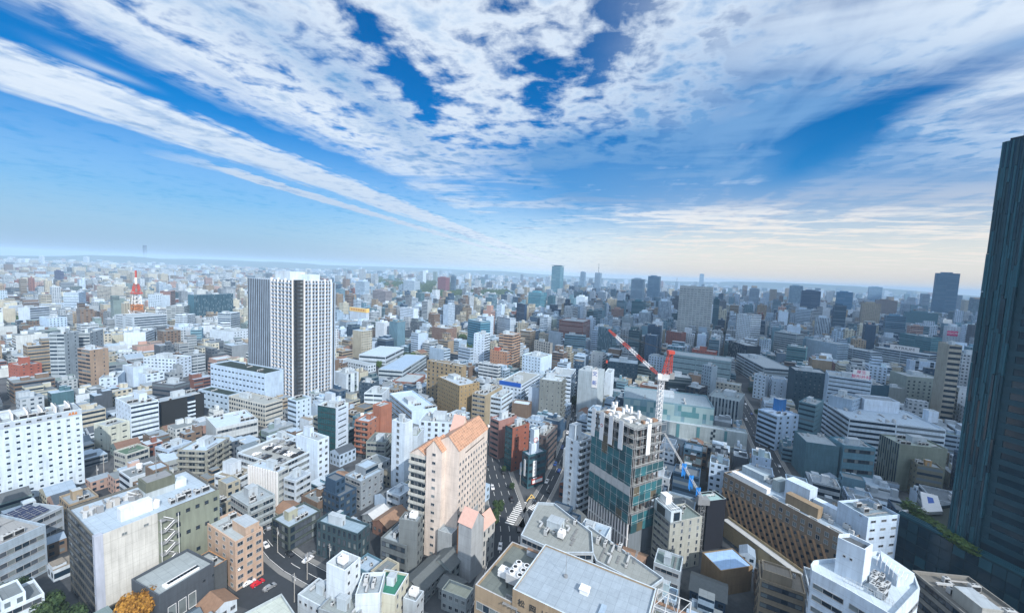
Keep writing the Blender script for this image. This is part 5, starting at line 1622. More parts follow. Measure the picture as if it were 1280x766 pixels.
 (O, 'slim grey tower with small coloured windows in front of the green-grey hall', (890, 458), (878, 455), -9, 498, (.34,.40,.44), 'P 3 1 1.4', 'N', W_(ac=1)),
 (O, 'red brick block with a small roof tower before the tall grey office tower', (895, 440), (865, 436), -14, 456, (.40,.11,.075), 'P 5 1 1', 'N', W_(ac=1, pcol=(.42,.12,.08), ph=6, ref='the red brick pair')),
 (O, 'dark red brick office slab beside the tall grey office tower', (852, 416), (833, 413), -14, 440, (.28,.10,.075), 'P 4 1 1', 'N', W_(ac=1)),
 (O, 'dark blue-black office with faint windows beneath the crane arm', (797.5, 455), (760, 451), -25, 484, (.03,.07,.10), 'P 3 1.2 1.0', 'N', W_(ac=4, ref='the blue-black office', roof=(.5,.54,.56))),
 (O, 'dark teal-black block right of the crane mast', (865, 473), (836, 470), -18, 498, (.02,.045,.055), 'R 1.2', 'N', W_(ac=3)),
 (O, 'brown brick low block left of the crane mast', (822, 484), (800, 480), -14, 502, (.22,.10,.065), 'N', 'N', W_(ac=3)),
 (O, 'olive-grey office behind the blue-black office', (815, 459), (797, 456), -14, 482, (.20,.24,.22), 'R 1.2', 'N', W_(ac=2)),
 (A_, 'white apartment block with dark windows behind the crane arm', (832, 447), (811, 444), -14, 470, (.58,.64,.72), 'P 3.4 1.4 1.4', 'N', W_(ac=1)),
 ('hotel', 'wide red-brown hotel with rows of windows', (729, 402.5), (700, 399.5), (738, 399.5), 436, (.33,.14,.105), 'R 1.2', 'R 1.4', W_(ac=2, ref='the red-brown hotel', h=63, group='hotels')),
 (O, 'blue-teal glassy block in front of the red-brown hotel', (732, 420), (706, 418), -14, 446, (.20,.34,.40), 'R 1.4', 'N', W_(ac=1)),
 (O, 'tall grey-teal office tower left of the crane arm tip', (766, 412), (748, 408), 771, 455, (.16,.27,.31), 'F 1.2 .7', 'R 1', W_(ac=2, h=62, ref='the grey-teal tower')),
 (A_, 'stepped orange-tan apartment tower', (641, 419), (624, 417), 651, 468, (.46,.27,.165), 'A', 'A', W_(h=58, ac=1, ref='the orange-tan apartment tower')),
 (A_, 'lower orange brick apartment wing with a red pitched top beside the orange-tan tower', (634, 440), (613, 437), 640, 470, (.44,.22,.13), 'P 3 1 1', 'A', W_(ac=1, pcol=(.45,.10,.06))),
 (A_, 'slender white apartment tower with striped balconies beside the orange-tan tower', (606, 418), (592.5, 416.5), 613, 455, (.70,.75,.82), 'P 5 1.2 1.0', 'A', W_(h=56, ac=1, ref='the slender white tower')),
 (O, 'teal blue glass office behind the slender white tower', (601, 402), (585, 399), 613, 442, (.10,.28,.38), 'R 1.5', 'R 1.5', W_(h=64, ac=1)),
 (A_, 'grey-white ribbed office near the elevated road', (638, 398), (622, 395), 645, 428, (.55,.60,.66), 'R 1.2', 'R 1.2', W_(h=68, ac=1)),
 (O, 'dark navy slab tower beside the grey-white ribbed office', (656, 381), (646, 379), 659, 412, (.015,.05,.11), 'R 1', 'N', W_(h=82, ac=0, pent=False)),
 (A_, 'tall thin striped apartment block with a brown top', (702, 416), (686, 413), 704, 450, (.40,.44,.48), 'N', 'A', W_(h=56, ac=1)),
 (A_, 'cream and pink apartment block with a grid of windows', (688, 429), (668, 425), 691, 452, (.48,.42,.36), 'P 4 2 1.6', 'N', W_(ac=1)),
 (O, 'white block with blue windows before the cream and pink apartments', (676, 447), (653, 443), 690, 478, (.62,.70,.78), 'P 4 1.4 1.2', 'N', W_(ac=2)),
 (A_, 'white apartments with open balconies behind the blue-signed block', (623, 457), (598, 453), 626, 482, (.60,.60,.60), 'A', 'A', W_(ac=2)),
 (A_, 'pale blue apartment block in front of the slender white tower', (588, 436), (573, 433), 592, 462, (.42,.48,.56), 'R 1.2', 'A', W_(ac=1)),
 (A_, 'pale blank-ended block with striped balconies', (555, 437), (537, 433), 563, 458, (.46,.54,.62), 'N', 'A', W_(ac=1)),
 (A_, 'brick brown apartments with lit top windows', (558, 411), (540, 408), 571, 432, (.25,.15,.11), 'P 3 1 1', 'P 3 1 1', W_(ac=1, ref='the brick brown apartments')),
 (O, 'white office block with thin horizontal lines', (517, 386), (500, 384), 523, 408, (.66,.70,.76), 'R .8', 'N', W_(h=70, ac=1, ref='the thin-lined white office')),
 (O, 'white hall with an orange lettered crown', (458, 386), (437, 383.5), 461.5, 408, (.60,.63,.68), 'N', 'N', W_(h=70, ac=0, pent=False, ref='the orange-crowned hall', fin=False)),
 ('school', 'long low school with a pale sheet roof', (482, 445), (458, 439), (505, 434), 456, (.58,.62,.66), 'R 1.6', 'R 1.6', W_(ac=0, pent=False, roof=(.56,.62,.68), fh=4, group='schools')),
 ('school', 'long grey school wing with blue roof strips', (503, 463), (484, 455), (533, 444), 478, (.44,.47,.48), 'R 1.4', 'R 1.4', W_(ac=0, pent=False, roof=(.40,.48,.58), group='schools')),
 ('school', 'long white classroom slab across the yard near the tall apartment tower', (460, 457), (424, 449), -11, 470, (.60,.63,.66), 'P 4 2 1.6', 'P 4 2 1.6', W_(ac=0, pent=False, group='schools', h=12)),
 (O, 'red brick low hall on the school yard', (518, 478), (497, 472), (532, 468), 486, (.30,.13,.09), 'N', 'P 4 1 1', W_(ac=1, pent=False, roof=(.44,.46,.46))),
 (O, 'white cube-like block with a square opening near the tall apartment tower', (433, 468), (418, 464), (442, 463), 492, (.64,.67,.70), 'N', 'P 9 3 3', W_(ac=0)),
 # left of the tower
 (A_, 'white office tower with dark striped balconies and roof hut behind the cream low block', (163, 507), (144, 496.5), (198, 500), 555, (.68,.71,.76), 'P 6 .8 1.2', 'R 1.2', W_(ac=6, ref='the white striped tower', fh=2.9, pcol=(.70,.73,.78), ph=5)),
 (O, 'black office front split by a ladder of white balconies', (199, 503), -14, (255, 491), 541, (.015,.02,.03), 'N', 'R .9', W_(ac=3, ref='the black office', roof=(.42,.44,.46), fin=False, geom=False)),
 (O, 'dark brown-black office behind the black office', (218, 481), (190, 478), (239, 476), 510, (.10,.10,.11), 'R 1.2', 'R 1.2', W_(ac=2, roof=(.36,.38,.40))),
 (O, 'cream low block with short window slits beside the broad white hotel', (135, 533), (117, 529), (165, 526), 563, (.64,.60,.48), 'P 9 1 1', 'P 6 2.4 .8', W_(ac=1, pent=False, ref='the cream low block', fh=3.6)),
 (O, 'beige shop block with a green roof floor and a rooftop orange sculpture', (157, 568), (142, 563), (189, 559), 591, (.50,.47,.40), 'R 1.6', 'R 1.8', W_(ac=1, roof=(.12,.18,.12), ref='the green-floored shop block', pent=False)),
 ('house', 'small house with a pale lean-to roof behind the big office', (203, 578), (196, 567), (225, 573), 592, (.36,.36,.34), 'P 4 1 1', 'R 1.2', W_(ac=0, pent=False, roof=(.55,.60,.68), parapet=.2, group='houses')),
 (O, 'pale office with rooftop vents behind the small lean-to-roofed house', (210, 562), (199, 556), (240, 551), 580, (.44,.50,.58), 'R 1.2', 'R 1.2', W_(ac=7, roof=(.50,.55,.60))),
 (A_, 'grey apartment tower with a checkered balcony edge and dark base', (80, 417), (69, 415.5), (98, 413.5), 480, (.40,.42,.43), 'A', 'P 7 1.2 1.2', W_(ac=1, ref='the grey apartment tower', a=62, baseb=8)),
 (A_, 'grey apartment slab joined behind the grey apartment tower', (112, 416), (98, 416), (129, 411), 470, (.42,.43,.43), 'A', 'P 8 1.4 1.2', W_(ac=1)),
 (A_, 'brown and cream striped apartment tower with a flat white cap', (112, 437.5), (96.5, 435), (132, 434), 492, (.36,.24,.165), 'A', 'P 8 1 1.2', W_(ac=1, ref='the brown and cream tower', cap=(.7,.72,.75), roof=(.62,.66,.72))),
 (O, 'red brick block with a square red roof hut', (25, 457), (10, 454), (51, 453), 482, (.42,.12,.075), 'P 4 1 .8', 'P 4 1 .8', W_(ac=1, pcol=(.42,.12,.075), ph=7, ref='the red brick block', fh=3)),
 (O, 'white office wing with a curved front and square windows', (220, 449), (179, 446.5), (231, 444), 474, (.66,.71,.78), 'P 4 2 1.2', 'P 4 1.6 1.2', W_(ac=4, ref='the curved white office', pfrac=(.5,.6))),
 (O, 'white round-shouldered block with a grey roof dome', (147, 471), (131, 467), (156, 463), 492, (.58,.64,.70), 'P 4 1.4 1', 'N', W_(ac=2)),
 (O, 'tall white blank block next to the white round-shouldered block', (166, 459), (153, 456), (178, 454), 484, (.60,.66,.74), 'N', 'N', W_(ac=1)),
 (O, 'white two-window block in front of the curved white office', (182, 468), (168, 464), (198, 462), 486, (.66,.72,.80), 'N', 'P 5 2.4 1.2', W_(ac=1)),
 (O, 'white office wide block with dark ribbons carrying the red lattice tower', (167, 396.5), (143, 393), (204, 393), 421, (.56,.59,.62), 'P 30 20 .8', 'R 1.9', W_(a=62, ac=1, h=59, ref='the lattice tower office', pent=False)),
 (O, 'white terraced office below the lattice tower office', (182, 415), (162, 413), (193, 411), 437, (.68,.71,.74), 'N', 'R 1.3', W_(ac=1, h=50)),
 (A_, 'dark teal apartment wall with thin white uprights', (291.5, 367), (242.5, 369), -16, 397, (.055,.14,.18), 'F 1.4 .4', 'N', W_(h=82, ac=1, ref='the dark teal apartment wall')),
 (O, 'pale office with broad blue ribbons near the photo edge', (37, 385), (29, 384), (62, 383), 414, (.56,.60,.66), 'N', 'R 1.6', W_(h=68, ac=1, ref='the blue-ribboned office')),
 (O, 'light blue office with square blue windows beside the blue-ribboned office', (61, 398), (49, 396), (80, 396), 418, (.56,.66,.78), 'N', 'P 4 1.6 1.4', W_(h=60, ac=1)),
 (A_, 'white tower with a blue glass side near the lattice tower office', (98, 366), (86, 364.5), (107, 364), 388, (.62,.70,.80), 'R 1.4', 'P 4 1.4 1.4', W_(h=79, ac=1)),
 (A_, 'beige apartment block with gridded balconies', (139, 358), (121, 357), (143, 357), 380, (.56,.49,.40), 'A', 'N', W_(h=82, ac=1)),
 (A_, 'white and blue-windowed apartments beside the lattice tower office', (202, 369), (185, 368), (205, 368), 393, (.62,.68,.74), 'P 5 2.4 1.6', 'N', W_(h=76, ac=1)),
 (A_, 'red-brown banded apartments beside the blue-windowed ones', (213, 364), (205, 363), (219, 363), 392, (.34,.18,.14), 'R 1.2', 'R 1.2', W_(h=80, ac=0)),
 (A_, 'grey-cream apartments in front of the dark teal apartment wall', (230, 383), (212, 382), (241, 380), 404, (.48,.48,.46), 'A', 'A', W_(h=68, ac=1)),
 (A_, 'white apartment block with a ladder of balconies before the dark teal apartment wall', (234, 394), (223, 393), (244, 392), 414, (.66,.70,.74), 'A', 'A', W_(h=60, ac=1)),
 (O, 'round topped white building with a dark drum below', (288, 392), (275, 391), (300, 390), 416, (.60,.66,.72), 'R 2.0', 'R 2.0', W_(h=62, ac=1)),
 (O, 'white windowless shop box near the tall apartment tower', (292, 415), (262, 412), (306, 411), 432, (.66,.70,.75), 'N', 'P 5 2 1', W_(h=52, ac=3)),
 (O, 'mirror teal office box behind the dark-roofed pale block', (252, 412), (240, 410), (254, 409), 434, (.20,.34,.40), 'R 1.2', 'N', W_(h=54, ac=1)),
])
# ---------------------------------------------------------------- more of the right-hand middle distance
rows([
 (O, 'curved office of pale bands carrying a long white roof sign', (1162, 444), (1093, 433.5), -22, 466, (.44,.50,.54), 'R 1.6', 'R 1.6', W_(h=40, ac=1, pent=False, ref='the white-signed banded office', fin=False)),
 (O, 'long low office of thin pale bands behind the dotted dark cube', (1089, 440), (1045, 432), -22, 462, (.40,.46,.50), 'R 1.4', 'R 1.4', W_(h=40, ac=1)),
 (O, 'wide grey-blue office with a notched middle above the dotted dark cube', (1047, 430), (1008, 423), -22, 458, (.34,.42,.48), 'N', 'R 1', W_(h=50, ac=1, ref='the wide grey-blue office')),
 ('hotel', 'olive-grey hotel dotted with small dark square windows beside the skyscraper', (1180.5, 474), (1134, 470), -24, 522, (.34,.36,.31), 'P 4 1.5 1.4', 'N', W_(h=48, ac=3, ref='the dotted olive hotel', group='hotels', topb=3)),
 (O, 'tall tan office striped with dark ribbons beside the skyscraper', (1203, 432), 1187, -20, 540, (.42,.36,.28), 'R 2.2', 'N', W_(h=70, ac=1, fh=4.6, ref='the tan striped office')),
 (O, 'blue-white block with a black window patch above the dotted olive hotel', (1175, 454), (1138, 450), -14, 478, (.52,.60,.70), 'P 12 3 3', 'N', W_(h=40, ac=2)),
 (O, 'dark navy windowless slab beside the pink-lettered block', (1112, 482), (1090, 481), -14, 520, (.03,.085,.12), 'N', 'N', W_(h=40, ac=1)),
 (O, 'patchy grey-brown stained tower beside the dark navy windowless slab', (1134, 486), (1112, 484), -12, 522, (.26,.27,.25), 'N', 'P 3 1 1', W_(h=40, ac=1)),
 (O, 'dark teal wide office block above the white-signed banded office', (1165, 422), (1125, 416), 1178, 456, (.085,.22,.25), 'R .8', 'R .8', W_(h=60, ac=1)),
 (O, 'grey office with a pale brown roof slab behind the long banded office', (996, 418), (968, 414), -20, 450, (.36,.40,.41), 'R 1.6', 'R 1.6', W_(h=50, ac=1)),
 (O, 'teal glass office between the long banded office and the wide grey-blue one', (1008, 435), (984, 432), -16, 464, (.09,.22,.24), 'R 1.2', 'N', W_(h=40, ac=1)),
 (O, 'white apartment spur with small dark windows on the wide street corner', (958, 470), (943, 467), -9, 500, (.60,.66,.72), 'P 4 1.4 1.2', 'N', W_(h=30, ac=1)),
 (O, 'cream office with square windows before the slim grey tower', (926, 482), (890, 476), -12, 500, (.48,.43,.35), 'P 4 1.6 1.4', 'N', W_(ac=3)),
 (O, 'low orange-tan box beside the slim grey tower', (876, 470), (860, 467), -9, 486, (.42,.26,.17), 'N', 'N', W_(ac=1)),
])
# ---------------------------------------------------------------- towers and blocks far away
def far_tower(xl, xr, yt, yb, col, code, label, name='office_tower', fh=3.8, topm=None, a=62.0):
    xm = xl*.35 + xr*.65
    c = at(xm, yb, 0).xy
    ex, ey = Vector((math.cos(rad(a)), math.sin(rad(a)))), Vector((-math.sin(rad(a)), math.cos(rad(a))))
    lo, hi = 1.0, 600.0
    for _ in range(50):
        m = (lo+hi)/2
        if proj((c.x, c.y, m))[1] > yt: lo = m
        else: hi = m
    h = lo
    w, d = solve_x(c, ex, h*.5, xr), solve_x(c, ey, h*.5, xl)
    w = min(w, 70.0)
    if xm > 700: w, d = min(max(w, 14), 40), d
    pts = [c, c+ex*w, c+ex*w+ey*d, c+ey*d]
    B = Bld(name, label, 'tower' if 'tower' in name else 'building', pts, 0, h, rad(a), 'far towers')
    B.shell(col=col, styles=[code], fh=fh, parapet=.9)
    if topm == 'crown':
        k = MB(); k.box(-w*.5-2, w*.5+2, -d*.5-2, d*.5+2, h+4, h+6, 0, col); k.box(-w*.35, w*.35, -d*.35, d*.35, h-1, h+4, 0, (.05,.06,.08)); k.build('crown', B.root, ['facade'])
    elif topm == 'spire':
        k = MB(); k.beam((0, 0, h-1), (0, 0, h*1.42), 1.3, 0); k.beam((0, 0, h*1.2), (0, 0, h*1.25), 2.6, 0); k.build('spire', B.root, ['mgrey'])
    else:
        k = MB(); k.box(-w*.3, w*.25, -d*.2, d*.3, h-.9, h+4, 0, tuple(min(.8, t*1.2) for t in col)); k.build('roof_core', B.root, ['facade'])
    return B
for r in (
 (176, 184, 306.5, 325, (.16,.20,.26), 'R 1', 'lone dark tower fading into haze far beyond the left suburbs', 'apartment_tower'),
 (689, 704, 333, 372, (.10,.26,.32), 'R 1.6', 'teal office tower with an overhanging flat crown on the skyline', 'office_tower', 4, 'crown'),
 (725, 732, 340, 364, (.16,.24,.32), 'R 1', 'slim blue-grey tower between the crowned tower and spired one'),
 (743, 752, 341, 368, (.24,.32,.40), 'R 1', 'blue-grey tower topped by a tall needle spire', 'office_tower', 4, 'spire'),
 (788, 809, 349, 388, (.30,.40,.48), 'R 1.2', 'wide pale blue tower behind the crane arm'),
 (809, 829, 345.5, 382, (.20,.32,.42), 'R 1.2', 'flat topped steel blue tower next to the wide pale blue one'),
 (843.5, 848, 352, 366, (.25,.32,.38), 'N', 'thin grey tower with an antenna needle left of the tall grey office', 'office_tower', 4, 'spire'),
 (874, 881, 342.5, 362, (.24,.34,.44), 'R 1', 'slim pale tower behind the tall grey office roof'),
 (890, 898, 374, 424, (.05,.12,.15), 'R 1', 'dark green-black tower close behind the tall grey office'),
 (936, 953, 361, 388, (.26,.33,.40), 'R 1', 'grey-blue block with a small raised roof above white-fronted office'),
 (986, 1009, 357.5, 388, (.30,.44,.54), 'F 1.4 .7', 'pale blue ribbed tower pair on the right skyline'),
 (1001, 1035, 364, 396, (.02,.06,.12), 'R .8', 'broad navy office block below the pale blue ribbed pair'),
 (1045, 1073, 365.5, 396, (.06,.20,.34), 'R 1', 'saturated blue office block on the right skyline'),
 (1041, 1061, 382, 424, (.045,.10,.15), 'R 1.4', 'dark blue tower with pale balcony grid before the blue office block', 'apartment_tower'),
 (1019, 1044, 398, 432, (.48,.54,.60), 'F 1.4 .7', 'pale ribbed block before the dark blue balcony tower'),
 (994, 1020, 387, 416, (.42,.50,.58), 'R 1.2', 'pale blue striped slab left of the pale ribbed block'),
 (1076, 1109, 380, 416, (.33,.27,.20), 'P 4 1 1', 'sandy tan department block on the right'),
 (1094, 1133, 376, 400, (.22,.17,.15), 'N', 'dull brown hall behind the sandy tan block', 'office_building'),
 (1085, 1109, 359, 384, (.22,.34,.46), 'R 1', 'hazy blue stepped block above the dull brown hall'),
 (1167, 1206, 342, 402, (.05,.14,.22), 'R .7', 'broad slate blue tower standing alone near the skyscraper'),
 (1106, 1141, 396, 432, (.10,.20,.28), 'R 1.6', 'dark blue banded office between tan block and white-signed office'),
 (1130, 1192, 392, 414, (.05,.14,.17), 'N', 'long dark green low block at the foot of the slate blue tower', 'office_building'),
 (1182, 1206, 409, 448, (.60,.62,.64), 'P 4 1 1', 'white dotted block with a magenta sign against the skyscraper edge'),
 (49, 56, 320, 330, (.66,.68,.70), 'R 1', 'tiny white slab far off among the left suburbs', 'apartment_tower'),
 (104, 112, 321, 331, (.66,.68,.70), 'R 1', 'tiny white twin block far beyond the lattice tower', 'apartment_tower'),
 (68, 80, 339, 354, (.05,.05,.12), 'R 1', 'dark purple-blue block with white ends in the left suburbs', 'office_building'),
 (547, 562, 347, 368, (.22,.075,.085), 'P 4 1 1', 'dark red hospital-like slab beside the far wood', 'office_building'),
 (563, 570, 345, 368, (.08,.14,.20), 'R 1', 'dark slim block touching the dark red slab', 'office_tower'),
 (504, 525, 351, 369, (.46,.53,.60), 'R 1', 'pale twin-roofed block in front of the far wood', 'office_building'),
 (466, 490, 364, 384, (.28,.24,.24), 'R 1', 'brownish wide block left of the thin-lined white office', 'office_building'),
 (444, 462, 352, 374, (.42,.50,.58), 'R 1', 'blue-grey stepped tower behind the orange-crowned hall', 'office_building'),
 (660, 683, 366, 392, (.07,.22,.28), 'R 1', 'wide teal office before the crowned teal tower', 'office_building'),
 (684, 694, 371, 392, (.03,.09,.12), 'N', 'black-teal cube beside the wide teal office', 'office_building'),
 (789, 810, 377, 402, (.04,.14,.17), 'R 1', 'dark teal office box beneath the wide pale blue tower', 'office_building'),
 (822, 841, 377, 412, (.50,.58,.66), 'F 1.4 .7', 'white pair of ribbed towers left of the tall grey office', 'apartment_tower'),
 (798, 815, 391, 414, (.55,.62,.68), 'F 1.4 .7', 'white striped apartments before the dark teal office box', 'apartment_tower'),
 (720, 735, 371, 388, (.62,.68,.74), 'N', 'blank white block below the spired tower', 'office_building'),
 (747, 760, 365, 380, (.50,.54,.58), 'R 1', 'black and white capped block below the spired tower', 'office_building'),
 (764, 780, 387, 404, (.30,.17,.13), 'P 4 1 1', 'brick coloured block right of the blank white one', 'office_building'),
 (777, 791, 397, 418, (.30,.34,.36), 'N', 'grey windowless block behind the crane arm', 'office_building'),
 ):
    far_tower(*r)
# ---------------------------------------------------------------- writing on boards
def face_frame(B, side):
    p, q = (B.pts[0], B.pts[1]) if side == 'R' else (B.pts[3], B.pts[0])
    t = (q-p).normalized()
    return p, q, t, Vector((t.y, -t.x)), math.atan2(t.y, t.x), (q-p).length
def board(B, side, a0, a1, z0, z1, mt, name='sign', th=.35, parts=()):
    p, q, t, n, rz, ln = face_frame(B, side)
    k = MB(); w = (a1-a0)*ln
    k.box(-w/2, w/2, -th, -.02, z0, z1, 0, bottom=True)
    o = k.build(name, B.root, [mt])
    c = p + t*ln*(a0+a1)/2
    o.location = (c.x, c.y, 0); o.rotation_euler = (0, 0, rz)
    return o, c, n, rz, w
def find(part):
    return next(B for B in HEROES if part in B.root['label'])
def sign_text(B, side, a0, a1, z0, z1, mt, body, size, tmt, sx=1.0):
    o, c, n, rz, w = board(B, side, a0, a1, z0, z1, mt)
    for i, line in enumerate(body.split('\n')):
        nl = body.count('\n')+1
        e = letters(line, size, o, (0, -.42, z1-(z1-z0)*(i+.5)/nl), 0, tmt, .04, sx)
    return o
b = find('long blue sign board'); sign_text(b, 'L', 0, .97, b.h-2.5, b.h+1.2, 'signblue', '', 1, 'white')
r = random.Random(2)
o = b.root.children[-1]
k = MB()
for i in range(9):
    k.box(-6+i*1.35, -6+i*1.35+.9, -.42, -.37, b.h-1.4, b.h-.1, 0); k.box(-6+i*1.35+.2, -6+i*1.35+.7, -.425, -.42, b.h-1.0, b.h-.6, 1)
k.build('lettering', o, ['white', 'signblue'])
b = find('tall white kanji sign'); sign_text(b, 'L', .70, .98, b.h-13, b.h+2.5, 'white', '文\n新', 4.2, 'signblue')
b = find('white roof sign lettered in pink'); o = sign_text(b, 'L', .56, .93, b.h+.2, b.h+7.5, 'white', '厚生\n整形外科', 3.0, 'pink')
b = find('long white roof sign'); o = sign_text(b, 'L', .30, .82, b.h+.1, b.h+8.5, 'white', 'ATRIUM', 5.2, 'dframe', 1.3)
b = find('magenta sign'); o = sign_text(b, 'L', .02, .75, b.h-17, b.h-8, 'pink', 'VISION', 5.5, 'white')
b = find('orange lettered crown'); o, c, n, rz, w = board(b, 'L', 0, 1, b.h-8, b.h+.3, 'yellow'); board(b, 'R', 0, 1, b.h-8, b.h+.3, 'yellow')
k = MB()
for i in range(6): k.box(-w*.4+i*w*.14, -w*.4+i*w*.14+w*.09, -.45, -.37, b.h-5.5, b.h-2.2, 0)
k.build('lettering', o, ['orange'])
# ladder of white balconies on the black office
b = find('ladder of white balconies')
p, q, t, n, rz, ln = face_frame(b, 'R')
for a0, a1 in ((.03, .60), (.78, .98)):
    k = MB(); k.box(-ln*(a1-a0)/2, ln*(a1-a0)/2, -.25, -.02, 4, b.h+.2, 0); o = k.build('dark_cladding', b.root, ['black']); c = p+t*ln*(a0+a1)/2; o.location = (c.x, c.y, 0); o.rotation_euler = (0, 0, rz)
m_ = balcony_mesh(ln*.17, 1.0, 1.1, (.66,.69,.73), 9, False)
for f in range(int((b.h-4)//3.1)):
    c = p+t*ln*.69; link('balcony', m_, b.root, (c.x, c.y, 4.2+3.1*f), rz)
b.finish()
k = MB(); k.box(-ln*.5-.3, ln*.5+.6, -3.5, 0, 0, 4.0, 0, (.50,.48,.44)); o = k.build('podium', b.root, ['facade']); c = (p+q)/2; o.location = (c.x, c.y, 0); o.rotation_euler = (0, 0, rz)
# patchwork panels of the department store, strips and chequers of its wing
def patchwork(B, lo, hi, rows_, cols, mts, rr, dens):
    p, q, t, n, rz, ln = face_frame(B, 'L')
    k = MB()
    for f in range(rows_):
        for i in range(cols):
            if rr.random() < dens:
                z0, z1 = lo+(hi-lo)*f/rows_, lo+(hi-lo)*(f+1)/rows_
                k.box(-ln/2+ln*i/cols+.02, -ln/2+ln*(i+1)/cols-.02, -.12-.03*((i+f) % 2), -.01, z0+.02, z1-.02, rr.randrange(len(mts)), bottom=True)
    o = k.build('cladding', B.root, mts); c = (p+q)/2; o.location = (c.x, c.y, 0); o.rotation_euler = (0, 0, rz)
M['tealpanel'] = plain('teal_panel', (.075,.20,.23), .5, 0, .4, .2)
M['greypanel'] = plain('grey_teal_panel', (.25,.36,.38), .5, 0, .3, .2)
M['palepanel'] = plain('pale_panel', (.46,.48,.45), .6, 0, .3, .2)
b = find('patchwork of teal panels'); patchwork(b, 6, b.h-1.2, 5, 26, ['tealpanel', 'greypanel', 'greypanel'], random.Random(6), .8); b.finish()
b = find('lower pale department store wing')
p, q, t, n, rz, ln = face_frame(b, 'L')
k = MB()
for a0, wd in ((.06, .02), (.19, .03), (.36, .03), (.55, .03), (.80, .025)): k.box(-ln/2+ln*a0, -ln/2+ln*(a0+wd), -.2, -.02, b.h*.28, b.h-.6, 0, bottom=True)
for f in range(7):
    for i in range(2):
        if (f+i) % 2: k.box(-ln/2+ln*(.68+.02*i), -ln/2+ln*(.70+.02*i), -.22, -.02, b.h*(.05+.13*f), b.h*(.18+.13*f), 1, bottom=True)
k.box(-ln/2, ln/2, -.5, -.02, b.h*.24, b.h*.28, 2, bottom=True)
o = k.build('cladding', b.root, ['tealpanel', 'glass', 'palepanel']); c = (p+q)/2; o.location = (c.x, c.y, 0); o.rotation_euler = (0, 0, rz); b.finish()
# the large white terraced office: roof house and boxes
b = find('large white terraced office')
x0, y0 = b.pts[0]; w, d = b.pts[1].x-x0, b.pts[3].y-y0
def onroof(B, x, y, z):
    dv = at(x, y, z).xy - B.c; c, s_ = math.cos(-B.ang), math.sin(-B.ang)
    return Vector((dv.x*c-dv.y*s_, dv.x*s_+dv.y*c))
z = b.h
c0, c1 = onroof(b, 1081, 498, z+8), onroof(b, 1128, 504, z+8)
b.shell(pts=rect(c0.x, c0.x+14, c1.y, c0.y), z0=z-1, h=z+8, col=(.70,.72,.76), styles=['N'], parapet=.8, part='roof_house', roofcol=(.30,.32,.34))
c0, c1 = onroof(b, 1149, 508, z+7), onroof(b, 1174, 515, z+7)
b.shell(pts=rect(c1.x, c1.x+6, c1.y, c0.y), z0=z-1, h=z+7, col=(.68,.72,.78), styles=['N'], parapet=.3, part='roof_house')
b.finish()
b = find('white clinic') if any('white clinic' in B.root['label'] for B in HEROES) else None
for B in HEROES: B.finish()
# corner block with the white octagonal crown
def corner_block():
    pts, h, ang = place((661, 569), (644, 566), (683, 563), 611)
    B = Bld('shop_building', 'dark teal corner block with a white octagonal crown, round sign and white roof box', 'building', pts, 0, h, ang, 'city buildings', 'the white-crowned corner block')
    B.shell(col=(.035,.10,.12), styles=['R 1.5', 'N', 'N', 'R 1.5'], fh=3.3, roofcol=(.4,.42,.44))
    w, d = (B.pts[1]-B.pts[0]).length, (B.pts[3]-B.pts[0]).length
    r = min(w, d)*.47
    oc = [Vector((math.cos(math.pi/8+i*math.pi/4)*r-w*.06, math.sin(math.pi/8+i*math.pi/4)*r-d*.06)) for i in range(8)]
    B.shell(pts=oc, z0=h-.8, h=h+5.5, col=(.74,.76,.80), styles=['N'], parapet=.8, part='crown')
    s_ = r*.62
    B.shell(pts=rect(-w*.06-s_, -w*.06+s_, -d*.06-s_, -d*.06+s_), z0=h+4.6, h=h+13.5, col=(.72,.75,.78), styles=['N'], parapet=.4, part='roof_box')
    k = MB(); k.cyl(0, 0, 0, .05, 1.5, 24, 0); k.cyl(0, 0, .051, .06, 1.15, 24, 1)
    o = k.build('emblem', B.root, ['red', 'white']); o.location = (-w*.06-s_*.2, -d*.06-s_-.01, h+7.5); o.rotation_euler = (math.pi/2, 0, 0)
    k = MB()
    for i in range(3): k.cyl(-w*.1+i*1.0, 0, 0, .06, .42, 10, 0)
    k = MB(); k.box(-w/2-.35, -w/2-.02, -d*.1, d*.12, h-13, h-3.5, 0, bottom=True); k.build('sign', B.root, ['white'])
    k = MB(); k.box(-w*.25, -w*.05, -d/2-.35, -d/2-.02, h-13, h-4, 0, bottom=True); o = k.build('sign', B.root, ['white'])
    for i in range(4): letters('一二三四'[i] if False else '口', 1.1, o, (-w*.15, -d/2-.4, h-5.2-i*2.0), 0, 'dframe')
    k = MB(); k.box(-w*.30, w*.30, -d/2-.9, -d/2-.02, 2.4, 5.0, 0, bottom=True); k.box(-w*.28, w*.28, -d/2-.95, -d/2-.9, 2.8, 4.6, 1); k.build('awning', B.root, ['red', 'white'])
    k = MB(); k.box(-w*.2, 0, -d/2-.4, -d/2-.02, h-17, h-14, 0, bottom=True); k.build('sign', B.root, ['banner'])
    B.finish()
corner_block()
